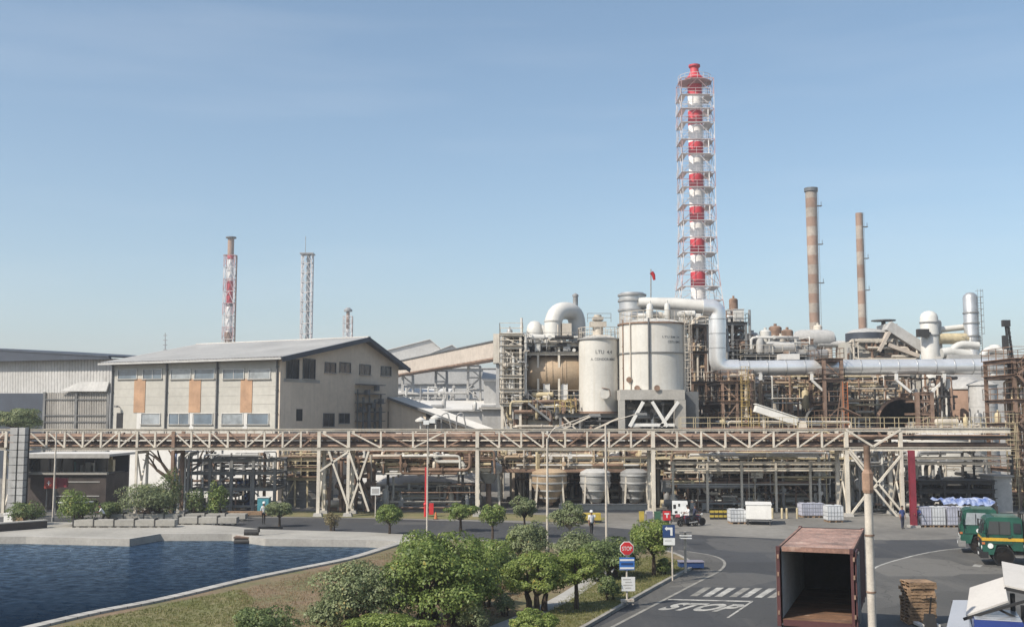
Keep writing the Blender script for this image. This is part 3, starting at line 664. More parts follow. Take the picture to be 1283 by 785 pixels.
for k in range(2):
    zz = 1.2 + k * 1.3; mb = MB(); mb.bx(x0 + 2.6, x1 - 0.6, Yh - 0.05, Yh, zz, zz + 0.08); mb.build('wall_band', 'shed_grey', ch)
mb = MB(); mb.bx(x0, x0 + 0.25, Yh - 2.2, Yh - 0.3, zs - 0.9, zt); mb.build('side_screen', 'fascia_grey', ch)
# ================================================================ PIPE BRIDGE
YB, YB2 = 94.0, 96.8
ZT, ZBt = ZP(538.5, YB), ZP(562, YB)
br = thing('pipe_bridge', 'long cream steel truss bridge carrying pipes across the whole plant', 'pipe bridge')
def bxp(px): return XP(px, YB, 550)
spans = [(-40, 8, 2), (36, 172, 6), (172, 217, 2), (217, 400, 8), (400, 437, 1), (437, 598, 4), (598, 818, 8), (818, 1060, 8)]
for yy, w_ in ((YB, 0.20), (YB2, 0.16)):
    for (a, b, n) in spans:
        xa, xb = bxp(a), bxp(b)
        for (z, h_, nm) in ((ZT, 0.24, 'top_chord'), (ZBt, 0.26, 'bottom_chord')):
            mb = MB(); mb.ibeam((xa, yy, z), (xb, yy, z), 0.22, h_ * 0.8); mb.build(nm, 'cream_steel', br)
        for i in range(n):
            x = xa + (xb - xa) * i / n; x2 = xa + (xb - xa) * (i + 1) / n
            if i: mb = MB(); mb.beam((x, yy, ZBt + 0.13), (x, yy, ZT - 0.12), w_ * 0.78, 0.16); mb.build('vertical_strut', 'cream_steel', br)
            d = (i < n / 2)
            if yy > YB: continue
            p, q = ((x, yy + 0.02, ZT - 0.1), (x2, yy + 0.02, ZBt + 0.1)) if d else ((x, yy + 0.02, ZBt + 0.1), (x2, yy + 0.02, ZT - 0.1))
            mb = MB(); mb.beam(p, q, 0.10, 0.12); mb.build('diagonal_brace', 'cream_steel' if rnd.random() < 0.8 else 'rust_pipe', br)
for (a, b, z, h_, m) in [(1060, 1128, ZT, 0.26, 'cream_steel'), (1060, 1266, ZBt, 0.34, 'cream_steel'), (1128, 1266, ZT - 0.02, 0.46, 'cream_steel'), (1128, 1266, ZP(547, YB), 0.2, 'dark_steel'),
                      (1128, 1266, ZP(574, YB), 0.14, 'cream_steel'), (1128, 1266, ZP(581, YB), 0.12, 'cream_pipe')]:
    for yy in (YB, YB2):
        mb = MB(); mb.ibeam((bxp(a), yy, z), (bxp(b), yy, z), 0.26, h_); mb.build('girder', m, br)
for (a, b) in [((1060, 538), (1094, 559)), ((1128, 538), (1094, 559)), ((1063, 565), (1092, 602)), ((1128, 571), (1095, 611)), ((1095, 611), (1131, 655)), ((1091, 612), (1060, 652)),
               ((1064, 562), (1130, 641)), ((437, 565), (462, 640)), ((462, 565), (437, 640)), ((412, 565), (438, 640)), ((400, 590), (437, 565))]:
    mb = MB(); mb.beam(P(a[0], a[1], YB - 0.1), P(b[0], b[1], YB - 0.1), 0.17, 0.17); mb.build('cross_brace', 'cream_steel', br)
for (px, m, w_) in [(8, 'cream_steel', 0.28), (172, 'cream_steel', 0.24), (217.5, 'rust_pipe', 0.34), (400, 'cream_steel', 0.36), (437, 'cream_steel', 0.32), (598, 'cream_steel', 0.38), (818, 'cream_steel', 0.40), (1060, 'cream_steel', 0.40), (1128, 'cream_steel', 0.38)]:
    x = bxp(px)
    for yy in (YB, YB2):
        mb = MB(); mb.ibeam((x, yy, 0.25), (x, yy, ZBt - 0.13), w_ * 0.8, w_ * 0.8, up=(0, 1, 0)); c = mb.build('post', m, br)
        mb = MB(); mb.box((x, yy, 0.14), (0.8, 0.8, 0.28), taper=0.8); mb.build('footing', 'concrete', c)
        mb = MB(); mb.ibeam((x, yy, ZBt + 0.13), (x, yy, ZT - 0.12), w_ * 0.8, w_ * 0.8, up=(0, 1, 0)); mb.build('post_head', m, br)
    mb = MB(); mb.beam((x, YB, ZBt - 0.3), (x, YB2, ZBt - 0.3), 0.2, 0.25); mb.build('cross_beam', m, br)
    mb = MB(); mb.beam((x, YB + 0.1, 0.5), (x, YB2 - 0.1, ZBt - 0.4), 0.12, 0.12); mb.beam((x, YB2 - 0.1, 0.5), (x, YB + 0.1, ZBt - 0.4), 0.12, 0.12); mb.build('sway_brace', m, br)
pm = ['rust_pipe', 'brown_steel', 'dark_steel', 'rust_pipe', 'brown_steel', 'dark_steel', 'brown_steel', 'rust_pipe', 'dark_steel', 'brown_steel', 'rust_pipe', 'cream_pipe']
for i in range(12):
    r = 1.1 * (0.09, 0.16, 0.13, 0.22, 0.10, 0.17, 0.12, 0.2, 0.14, 0.25, 0.11, 0.15)[i]
    y = YB + 0.35 + (i % 6) * 0.42; z = ZBt + 0.16 + r + (0.62 if i >= 6 else 0)
    a, b = bxp(-60 if i % 4 else 30), bxp(1266 if i % 3 else 1062)
    mb = MB(); mb.tube((a, y, z), (b, y, z), r, 10)
    for k in range(9): 
        x = a + (b - a) * (k + 0.3 + 0.05 * i) / 9.5; mb.tube((x - 0.06, y, z), (x + 0.06, y, z), r * 1.35, 10)
    mb.build('pipe', pm[i], br)
# walkway with rails along the far side of the bridge
mb = MB(); mb.bx(bxp(860), bxp(1266), YB2 + 0.1, YB2 + 1.2, ZT + 0.12, ZT + 0.18); wkw = mb.build('walkway', 'rust_pipe', br)
mb = MB()
for yy in (YB2 + 0.12, YB2 + 1.18):
    for z in (0.6, 1.1): mb.beam((bxp(860), yy, ZT + z), (bxp(1266), yy, ZT + z), 0.045)
    x = bxp(860)
    while x < bxp(1266): mb.beam((x, yy, ZT + 0.15), (x, yy, ZT + 1.1), 0.045); x += 1.3
mb.build('handrail', 'pale_yellow', wkw)
mb = MB(); mb.path([P(1092, 566, YB - 0.4), P(1062, 545, YB - 0.4)], 0.05, 6); 
# white twin cable duct standing at the left end
cd = thing('cable_duct', 'white twin vertical cable duct with banded panels beside the pipe bridge', 'cable duct')
for (a, b, t) in ((15.5, 24.5, 535), (26.5, 34, 535)):
    n = 12; z1 = ZP(t, 92.5); x0, x1 = XP(a, 92.5), XP(b, 92.5)
    for k in range(n):
        mb = MB(); mb.bx(x0, x1, 92.2, 92.9, 0.02 + z1 * k / n, z1 * (k + 1) / n - 0.03); mb.build('duct_panel', 'shed_grey', cd)
mb = MB(); mb.bx(XP(15, 92.5), XP(35, 92.5), 92.93, 93.05, 0, ZP(537, 92.5)); mb.build('back_frame', 'dark_steel', cd)

# ================================================================ STEEL FRAMES AND PIPEWORK
def handrail(mb, x0, x1, y, z, h=1.05, step=1.4, ax='x', t=0.05):
    for k in (0.5, 1.0):
        p, q = ((x0, y, z + h * k), (x1, y, z + h * k)) if ax == 'x' else ((y, x0, z + h * k), (y, x1, z + h * k))
        mb.beam(p, q, t)
    n = max(1, int(abs(x1 - x0) / step))
    for i in range(n + 1):
        v = x0 + (x1 - x0) * i / n
        mb.beam(*(((v, y, z), (v, y, z + h)) if ax == 'x' else ((y, v, z), (y, v, z + h))), t)
def ladder(parent, x, y, z0, z1, m='yellow_steel', cage=True, w_=0.5):
    mb = MB()
    for s in (-1, 1): mb.beam((x + s * w_ / 2, y, z0), (x + s * w_ / 2, y, z1), 0.06)
    z = z0 + 0.3
    while z < z1: mb.beam((x - w_ / 2, y, z), (x + w_ / 2, y, z), 0.035); z += 0.35
    if cage:
        z = z0 + 2.2
        while z < z1 + 0.9:
            pts = [(x - w_ / 2 - 0.1, y, z), (x - w_ / 2 - 0.12, y - 0.55, z), (x, y - 0.75, z), (x + w_ / 2 + 0.12, y - 0.55, z), (x + w_ / 2 + 0.1, y, z)]
            for a, b in zip(pts, pts[1:]): mb.beam(a, b, 0.04)
            z += 0.8
        for dx in (-0.35, 0, 0.35): mb.beam((x + dx, y - 0.7 + abs(dx) * 0.4, z0 + 2.2), (x + dx, y - 0.7 + abs(dx) * 0.4, z1 + 0.9), 0.03)
    return mb.build('ladder', m, parent)
def stair(parent, p, q, w_, m):
    p = Vector(p); q = Vector(q); mb = MB(); d = (q - p); s = Vector((0, w_ / 2, 0))
    for k in (-1, 1):
        mb.beam(p + s * k, q + s * k, 0.06, 0.22); mb.beam(p + s * k + Vector((0, 0, 1)), q + s * k + Vector((0, 0, 1)), 0.05)
        for i in range(6): a = p + d * (i / 5) + s * k; mb.beam(a, a + Vector((0, 0, 1)), 0.04)
    n = max(3, int(abs(d.z) / 0.2))
    for i in range(n): c = p + d * ((i + 0.5) / n); mb.box(c, (0.28, w_, 0.04))
    return mb.build('stair', m, parent)
def frame(t, px0, px1, Y, dep, levels, bays=2, m='brown_steel', mr='pale_yellow', base=0.0, cw=0.26, decks=True, rails=True, brace=0.5, rows=2, deck_m='rust_pipe'):
    """columns, beams, decks and rails of a steel frame; levels are photo heights of the decks"""
    x0, x1 = XP(px0, Y), XP(px1, Y); zs_ = sorted(ZP(v, Y) for v in levels); zt_ = zs_[-1]
    ys_ = [Y + dep * i / (rows - 1) for i in range(rows)]
    for i in range(bays + 1):
        x = x0 + (x1 - x0) * i / bays
        for y in ys_:
            mb = MB(); mb.ibeam((x, y, base), (x, y, zt_), cw, cw, up=(0, 1, 0)); mb.build('column', m, t)
    for z in zs_:
        for y in ys_:
            mb = MB(); mb.ibeam((x0 - 0.2, y - 0.02, z - 0.17), (x1 + 0.2, y - 0.02, z - 0.17), 0.18, 0.3); mb.build('beam', m, t)
        for i in range(bays + 1):
            x = x0 + (x1 - x0) * i / bays; mb = MB(); mb.beam((x, Y, z - 0.2), (x, Y + dep, z - 0.2), 0.15, 0.22); mb.build('cross_beam', m, t)
        if decks:
            mb = MB(); mb.bx(x0 - 0.3, x1 + 0.3, Y - 0.3, Y + dep + 0.3, z, z + 0.06); dk = mb.build('deck', deck_m, t)
            if rails:
                mb = MB(); handrail(mb, x0 - 0.25, x1 + 0.25, Y - 0.25, z + 0.06); handrail(mb, x0 - 0.25, x1 + 0.25, Y + dep + 0.25, z + 0.06)
                for xx in (x0 - 0.25, x1 + 0.25): handrail(mb, Y - 0.25, Y + dep + 0.25, xx, z + 0.06, ax='y')
                mb.build('handrail', mr, dk)
    lv = [base] + zs_
    for i in range(bays):
        xa = x0 + (x1 - x0) * i / bays; xb = x0 + (x1 - x0) * (i + 1) / bays
        for a, b in zip(lv, lv[1:]):
            if rnd.random() < brace and b - a > 0.8:
                p, q = ((xa, Y - 0.03, a + 0.1), (xb, Y - 0.03, b - 0.3)); 
                if rnd.random() < 0.5: p, q = (xb, p[1], p[2]), (xa, q[1], q[2])
                mb = MB(); mb.beam(p, q, 0.1, 0.12); mb.build('brace', m, t)
    return x0, x1, zs_
PIPES = ['cream_pipe', 'rust_pipe', 'grey_pipe', 'brown_steel', 'cream_pipe', 'dark_steel', 'rust_pipe', 'silver_dull', 'pale_yellow', 'white_duct']
def pipes(t, px0, px1, py0, py1, Y0, Y1, n, seed=1, mats=PIPES, rmin=0.05, rmax=0.2, ground=True, big=0.0):
    """elbowed pipe runs filling a volume between photo limits"""
    r_ = random.Random(seed); Ym = (Y0 + Y1) / 2
    xa, xb = XP(px0, Ym), XP(px1, Ym); za, zb = max(0.15, ZP(py1, Ym)), ZP(py0, Ym)
    for i in range(n):
        r = r_.uniform(rmin, rmax) * (1 if r_.random() > big else 2.0)
        p = Vector((r_.uniform(xa, xb), r_.uniform(Y0, Y1), r_.uniform(za, zb))); pts = [p.copy()]; last = -1
        for k in range(r_.randint(1, 4)):
            ax = r_.choices([0, 1, 2], [0.45, 0.12, 0.43])[0]
            if ax == last: ax = (ax + 2) % 3
            last = ax; q = pts[-1].copy()
            lo, hi = ((xa, xb), (Y0, Y1), (za, zb))[ax]
            q[ax] = r_.uniform(lo, hi) if ax != 2 or r_.random() < 0.6 else (za if q[2] > (za + zb) / 2 else zb)
            if (q - pts[-1]).length > 0.4: pts.append(q)
        if len(pts) < 2: pts.append(p + Vector((0, 0, min(2.0, zb - za))))
        mb = MB(); mb.path(pts, r, 7, bend=r * 3, seg=3)
        for k in range(len(pts) - 1):
            if r_.random() < 0.6:
                c = pts[k].lerp(pts[k + 1], r_.uniform(0.3, 0.7)); d = (pts[k + 1] - pts[k]).normalized()
                mb.tube(c - d * 0.05, c + d * 0.05, r * 1.6, 8)
                if r_.random() < 0.3: mb.tube(c, c + Vector((0, -r * 3.2, 0.02)), r * 0.3, 6); mb.tube(c + Vector((0, -r * 3.2, 0)), c + Vector((0, -r * 3.5, 0)), r * 1.3, 8)
        mb.build('pipe', r_.choice(mats), t)
def kit(t, px0, px1, py0, py1, Y0, Y1, n, seed=1, mats=('cream_pipe', 'grey_pipe', 'white_duct', 'rust_pipe', 'pale_yellow', 'grey_steel', 'tan_drum'), size=(0.35, 1.0), sit=None):
    """small vessels, exchangers, boxes and motors bolted into a frame"""
    r_ = random.Random(seed); Ym = (Y0 + Y1) / 2
    xa, xb = XP(px0, Ym), XP(px1, Ym); za, zb = max(0.1, ZP(py1, Ym)), ZP(py0, Ym)
    for i in range(n):
        s = r_.uniform(*size); x = r_.uniform(xa, xb); y = r_.uniform(Y0, Y1); z = r_.choice(sit) if sit else r_.uniform(za, max(za, zb - s)); m = r_.choice(mats)
        k = r_.random(); mb = MB()
        if k < 0.3:
            h_ = s * r_.uniform(1.4, 2.4); r = s * 0.42
            mb.lathe([(0.01, 0.1), (r * 0.7, 0.16), (r, 0.32), (r, h_), (r * 0.7, h_ + 0.18), (0.01, h_ + 0.24)], (x, y, z), 12)
            for a in range(3): mb.beam((x + r * 0.8 * math.cos(a * 2.1), y + r * 0.8 * math.sin(a * 2.1), z), (x + r * 0.8 * math.cos(a * 2.1), y + r * 0.8 * math.sin(a * 2.1), z + 0.4), 0.07)
            mb.tube((x, y, z + h_ + 0.2), (x, y, z + h_ + 0.5), r * 0.25, 8); mb.build('small_vessel', m, t)
        elif k < 0.55:
            L = s * r_.uniform(1.5, 3); r = s * 0.35
            mb.lathe([(0.01, -L / 2 - r * 0.4), (r * 0.8, -L / 2 - r * 0.2), (r, -L / 2), (r, L / 2), (r * 0.8, L / 2 + r * 0.2), (0.01, L / 2 + r * 0.4)], (x, y, z + r + 0.3), 12, axis='x')
            for a in (-0.3, 0.3): mb.bx(x + a * L - 0.07, x + a * L + 0.07, y - r * 0.7, y + r * 0.7, z, z + 0.45)
            mb.build('exchanger', m, t)
        elif k < 0.8:
            mb.bx(x - s * 0.45, x + s * 0.45, y - s * 0.3, y + s * 0.3, z + 0.12, z + s * 1.2); mb.bx(x - s * 0.5, x + s * 0.5, y - s * 0.35, y + s * 0.35, z + s * 1.2, z + s * 1.2 + 0.06)
            for a in (-1, 1): mb.bx(x + a * s * 0.35 - 0.05, x + a * s * 0.35 + 0.05, y - 0.1, y + 0.1, z, z + 0.12)
            mb.bx(x - s * 0.3, x + s * 0.3, y - s * 0.3 - 0.03, y - s * 0.3, z + s * 0.4, z + s); mb.build('cabinet', m, t)
        else:
            r = s * 0.3
            mb.tube((x - s * 0.6, y, z + r + 0.15), (x + s * 0.2, y, z + r + 0.15), r, 10); mb.tube((x + s * 0.2, y, z + r + 0.15), (x + s * 0.5, y, z + r + 0.15), r * 0.4, 8)
            mb.tube((x + s * 0.5, y - r * 0.5, z + r + 0.15), (x + s * 0.5, y + r * 0.5, z + r + 0.15), r * 1.1, 10); mb.bx(x - s * 0.65, x + s * 0.7, y - r, y + r, z, z + 0.15)
            mb.tube((x + s * 0.5, y, z + r), (x + s * 0.5, y, z + r + s), r * 0.4, 8); mb.build('pump', m, t)

# --- dark pipe rack in front of the workshop
t = thing('pipe_rack', 'dark steel pipe rack standing before the white base of the workshop', 'pipe rack')
DK = ['dark_steel', 'grey_steel', 'fascia_grey', 'grey_pipe', 'white_duct', 'brown_steel', 'cream_pipe', 'rust_pipe']
frame(t, 238, 346, 98.5, 4.5, [574, 590, 610], 4, 'grey_steel', 'fascia_grey', rails=False, deck_m='dark_steel', decks=False, brace=0.3)
pipes(t, 236, 348, 566, 640, 98, 104, 46, 11, DK, 0.05, 0.15); kit(t, 240, 346, 600, 640, 98.5, 104, 16, 12, ['dark_steel', 'fascia_grey', 'grey_steel', 'sign_navy'], sit=[0.05, 0.05, 1.9])
# --- blue-white standpipes
t = thing('standpipe_bank', 'bank of thin pale vertical standpipes beside the rust coloured bridge post', 'pipe bank')
for k, px in enumerate((222, 226, 229, 234, 238)):
    x = XP(px, 97.8); mb = MB(); mb.path([(x, 97.8, 0.05), (x, 97.8, ZP(566 + 3 * (k % 2), 97.8)), (x + 0.8, 97.8 + 0.4, ZP(566 + 3 * (k % 2), 97.8))], 0.09 + 0.03 * (k % 3), 8, bend=0.3); mb.build('pipe', ['tarp_blue', 'white_duct', 'grey_pipe', 'white_duct', 'grey_pipe'][k], t)
for z in (1.2, 3.0, 4.6): mb = MB(); mb.beam((XP(220, 98), 97.95, z), (XP(240, 98), 97.95, z), 0.08); mb.build('bracket', 'grey_steel', t)
# --- round grey tank with yellow platform
t = thing('storage_tank', 'squat round grey tank under a yellow platform beside the dark pipe rack', 'tank')
Yk = 104; c = P(381, 600, Yk); r = 31 * MPP(Yk); zt_ = ZP(601, Yk)
mb = MB(); mb.lathe([(r, 0), (r, zt_), (r + 0.05, zt_), (r + 0.05, zt_ + 0.12), (r * 0.5, zt_ + 0.4), (0.01, zt_ + 0.55)], (c.x, Yk + r, 0), 36); b_ = mb.build('shell', 'grey_steel', t)
for k in range(3): mb = MB(); mb.lathe([(r + 0.01, 0), (r + 0.06, 0.02), (r + 0.06, 0.1), (r + 0.01, 0.12)], (c.x, Yk + r, 0.7 + k * 0.75), 36); mb.build('stiffener_ring', 'grey_pipe', b_)
fr_ = thing('platform', 'pale yellow railed platform above the round grey tank', 'platform')
frame(fr_, 356, 402, 103.5, 4.5, [597, 585, 572], 3, 'pale_yellow', 'pale_yellow', brace=0.2, cw=0.16); pipes(fr_, 352, 410, 565, 598, 103.6, 108, 16, 21, ['pale_yellow', 'rust_pipe', 'dark_steel', 'cream_pipe'])
stair(fr_, (XP(404, 103), 103.2, ZP(597, 103)), (XP(412, 103), 103.2, 0.1), 0.8, 'pale_yellow')
# --- trestle of brown legs left of the round roof
t = thing('pipe_trestle', 'rust brown trestle of crossing legs and risers under the bridge beside the grey tank', 'trestle')
for (a, b) in [((416, 565), (412, 642)), ((424, 565), (427, 642)), ((440, 565), (430, 642)), ((447, 565), (459, 642)), ((462, 565), (440, 642)), ((452, 600), (472, 642))]:
    mb = MB(); mb.beam(P(a[0], a[1], 98.2), P(b[0], b[1], 98.2), 0.2, 0.2); mb.build('leg', 'brown_steel', t)
pipes(t, 410, 470, 566, 640, 98.5, 101, 16, 23, ['brown_steel', 'dark_steel', 'rust_pipe', 'cream_pipe']); kit(t, 410, 470, 620, 640, 98.5, 101, 5, 24, sit=[0.05])
# --- conical roofed thickener
t = thing('thickener', 'wide dark conical tank on legs in the shade under the bridge', 'tank')
Yc = 106.0; c = P(527, 605, Yc + 6); R = 81 * MPP(Yc + 6); z0, z1 = ZP(606.5, Yc), ZP(587, Yc)
cx, cyy = c.x, Yc + 6.3
mb = MB(); mb.lathe([(R * 0.9, z0 - 0.45), (R, z0 - 0.1), (R, z0 + 0.1), (R * 0.58, z1), (R * 0.55, z1 + 0.1), (0.01, z1 + 0.2)], (cx, cyy, 0), 40); sh = mb.build('shell', 'shed_grey', t)
mb = MB(); mb.lathe([(R + 0.02, 0), (R + 0.16, 0), (R + 0.16, 0.14), (R + 0.02, 0.14)], (cx, cyy, z0 - 0.05), 40); mb.build('rim', 'silver_dull', sh)
mb = MB(); mb.lathe([(R * 0.86, 0.0), (R * 0.88, 0.04), (R * 0.72, 0.55), (R * 0.7, 0.5)], (cx, cyy, z0 + 0.38), 40); mb.build('reflection_band', 'silver_dull', sh)  # silver band shaped in place of a bright reflection on the cone
for k in range(14):
    a = 2 * math.pi * k / 14; mb = MB(); mb.tube((cx + R * 0.88 * math.cos(a), cyy + R * 0.88 * math.sin(a), 0), (cx + R * 0.88 * math.cos(a), cyy + R * 0.88 * math.sin(a), z0 - 0.3), 0.16, 8); mb.build('leg', 'grey_steel', t)
mb = MB(); mb.lathe([(R * 0.5, 0), (R * 0.62, z0 - 0.4)], (cx, cyy, 0), 30); mb.build('inner_cone', 'dark_steel', t)
pipes(t, 450, 600, 608, 640, Yc - 1, Yc + 3, 26, 31, ['cream_pipe', 'grey_pipe', 'rust_pipe', 'cream_pipe', 'grey_steel', 'white_duct']); kit(t, 452, 600, 610, 640, Yc - 0.5, Yc + 2, 18, 32, ['dark_steel', 'grey_steel', 'grey_pipe', 'cream_pipe'], sit=[0.05])
pipes(t, 446, 604, 606, 641, 100.6, 103.5, 34, 35, ['cream_pipe', 'white_duct', 'grey_pipe', 'rust_pipe', 'cream_pipe'], 0.05, 0.14); kit(t, 446, 604, 606, 641, 100.6, 103.5, 22, 36, ['cream_pipe', 'white_duct', 'grey_pipe', 'shed_grey', 'rust_pipe'], sit=[0.05], size=(0.3, 0.8))
mb = MB(); mb.bx(XP(508, 103), XP(562, 103), 103.0, 103.8, 0.3, 0.55); 
for px in (512, 530, 548, 560): mb.bx(XP(px, 103) - 0.06, XP(px, 103) + 0.06, 103.2, 103.5, 0, 0.3)
mb.build('low_pipe_sleeper', 'white_duct', t)
t = thing('mezzanine', 'cluttered rust and cream pipe mezzanine above the dark conical tank', 'pipe rack')
frame(t, 445, 612, 100.5, 5, [573, 585], 6, 'cream_steel', 'rust_pipe', base=ZP(590, 100.5), brace=0.2, cw=0.16, deck_m='rust_pipe')
for px in (487, 535, 580): mb = MB(); mb.ibeam((XP(px, 101), 101, 0), (XP(px, 101), 101, ZP(588, 101)), 0.24, 0.24, up=(0, 1, 0)); mb.build('column', 'dark_steel', t)
pipes(t, 440, 622, 564, 592, 99.8, 104, 70, 33, ['rust_pipe', 'cream_pipe', 'rust_pipe', 'cream_pipe', 'tan_drum', 'pale_yellow', 'white_duct']); kit(t, 445, 618, 575, 592, 100.3, 103.5, 52, 34, ('cream_pipe', 'white_duct', 'rust_pipe', 'pale_yellow', 'tan_drum'), sit=[ZP(585, 100.5) + 0.07, ZP(573, 100.5) + 0.07], size=(0.3, 0.7))
# --- conical hopper with splayed legs
def hopper(px, pyt, pyb, Y, wpx, label, m='grey_steel', cone=0.5, rings=4):
    t = thing('hopper', label, 'hopper'); c = P(px, 560, Y); r = wpx / 2 * MPP(Y); zt_, zb_ = ZP(pyt, Y), max(0.5, ZP(pyb, Y))
    hc = zb_ + (zt_ - zb_) * cone
    mb = MB(); mb.lathe([(r * 0.35, zb_), (r, hc), (r, zt_), (r * 0.6, zt_ + 0.3), (0.01, zt_ + 0.35)], (c.x, Y + r, 0), 28); s_ = mb.build('shell', m, t)
    for k in range(rings):
        z = zb_ + (zt_ - zb_) * (k + 0.6) / rings; rr = r if z > hc else r * (0.35 + 0.65 * (z - zb_) / (hc - zb_))
        mb = MB(); mb.lathe([(rr + 0.005, -0.1), (rr + 0.08, -0.06), (rr + 0.08, 0.06), (rr + 0.005, 0.1)], (c.x, Y + r, z), 28); mb.build('ring', 'silver_dull', s_)  # added silver rings stand for bands of reflected light
    for k in range(4):
        a = math.pi / 4 + k * math.pi / 2; mb = MB(); mb.beam((c.x + r * 1.15 * math.cos(a), Y + r + r * 1.15 * math.sin(a), 0), (c.x + r * 0.95 * math.cos(a), Y + r + r * 0.95 * math.sin(a), zt_ * 0.9), 0.16); mb.build('leg', 'cream_steel', t)
    mb = MB(); mb.tube((c.x, Y + r, 0.2), (c.x, Y + r, zb_), r * 0.2, 10); mb.build('outlet', 'rust_pipe', t)
    return t
hopper(612, 583, 606, 101.5, 34, 'pale conical hopper on splayed legs beside the dark conical tank', 'shed_grey', 0.7, 1)
hopper(689, 592, 640, 101.9, 44, 'brown banded hopper under the deck, leftmost of three', 'tan_drum', 0.55, 4)
hopper(747, 592, 640, 101.9, 38, 'banded grey hopper under the deck, middle one of three', 'shed_grey', 0.55, 4)
hopper(797, 592, 640, 101.9, 36, 'banded grey hopper under the deck, rightmost of three by the bridge post', 'grey_pipe', 0.55, 4)
t = thing('hopper_deck', 'brown steel deck with white boxes above the three hoppers', 'steel deck')
frame(t, 626, 818, 104.2, 6, [587.5, 572], 5, 'cream_steel', 'pale_yellow', brace=0.0, cw=0.2, deck_m='brown_steel')
mb = MB(); mb.bx(XP(622, 103), XP(820, 103), 103.7, 103.9, ZP(591, 104), ZP(587.6, 104)); mb.build('deck_edge', 'rust_pipe', t)
kit(t, 628, 816, 570, 587, 104.2, 107, 80, 41, ['cream_pipe', 'white_duct', 'pale_yellow', 'rust_pipe', 'white_duct', 'tan_drum'], size=(0.4, 1.0), sit=[ZP(587.5, 103.2) + 0.07, ZP(572, 103.2) + 0.07]); pipes(t, 626, 818, 562, 587, 103.6, 107, 80, 42, ['cream_pipe', 'pale_yellow', 'rust_pipe', 'white_duct', 'tan_drum', 'brown_steel'])
pipes(t, 626, 818, 592, 640, 106, 110, 26, 43, ['dark_steel', 'rust_pipe', 'grey_pipe', 'cream_pipe', 'brown_steel'])
mb = MB(); mb.bx(XP(700, 100), XP(815, 100), 100.0, 100.5, 0.02, 0.5); mb.bx(XP(700, 100), XP(815, 100), 99.9, 100.6, 0.5, 0.58); mb.build('low_wall', 'concrete', t)
# --- ground level pipe hall to the right
t = thing('pipe_hall', 'open white framed pipe hall full of pumps under the bridge, right of the hoppers', 'steel frame')
frame(t, 842, 1056, 98.6, 9, [577.5, 585.5], 5, 'cream_steel', 'pale_yellow', brace=0.0, cw=0.2, decks=False)
frame(t, 842, 1056, 100.5, 4, [602], 7, 'brown_steel', 'pale_yellow', brace=0.3, cw=0.14, decks=False)
pipes(t, 822, 1060, 566, 640, 98.8, 107, 130, 51, ['dark_steel', 'cream_pipe', 'rust_pipe', 'grey_pipe', 'brown_steel', 'pale_yellow', 'cream_pipe', 'white_duct'], 0.04, 0.15); kit(t, 825, 1058, 595, 640, 99.2, 106, 70, 52, ['dark_steel', 'grey_steel', 'cream_pipe', 'rust_pipe', 'grey_pipe', 'white_duct', 'pale_yellow'], sit=[0.05, 0.05, 1.6, 3.0])
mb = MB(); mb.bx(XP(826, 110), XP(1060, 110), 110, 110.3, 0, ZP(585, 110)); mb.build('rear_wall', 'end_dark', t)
mb = MB(); mb.bx(XP(818, 103), XP(1058, 103), 100.5, 107, ZP(574, 103), ZP(573, 103)); handrail(mb, XP(818, 103), XP(1058, 103), 100.5, ZP(573, 103)); mb.build('gallery', 'pale_yellow', t)
t = thing('tank_farm_rack', 'black steel storage rack behind the row of liquid totes', 'storage rack')
frame(t, 1150, 1240, 97.5, 6, [602, 613, 624], 3, 'dark_steel', 'dark_steel', brace=0.1, cw=0.2, deck_m='dark_steel', rails=False)
kit(t, 1152, 1238, 600, 622, 98, 103, 26, 56, ['dark_steel', 'cream_pipe', 'grey_steel', 'grey_pipe'], sit=[ZP(613, 97.5) + 0.07, ZP(624, 97.5) + 0.07], size=(0.3, 0.6)); pipes(t, 1135, 1245, 566, 640, 98.5, 106, 34, 57, ['dark_steel', 'cream_pipe', 'grey_pipe', 'dark_steel'])
t = thing('pipe_manifold', 'tangle of pipes and pumps behind the crossed bridge braces', 'pipework')
pipes(t, 1062, 1148, 566, 640, 98, 104, 60, 58, ['white_duct', 'cream_pipe', 'rust_pipe', 'grey_pipe', 'brown_steel', 'cream_pipe']); kit(t, 1064, 1146, 600, 640, 98, 105, 16, 59, ['dark_steel', 'grey_steel', 'grey_pipe', 'cream_pipe'], sit=[0.05, 0.05, 2.0])
frame(t, 1062, 1146, 100, 5, [577.5, 602], 3, 'cream_steel', 'pale_yellow', brace=0.2, cw=0.2, decks=False)
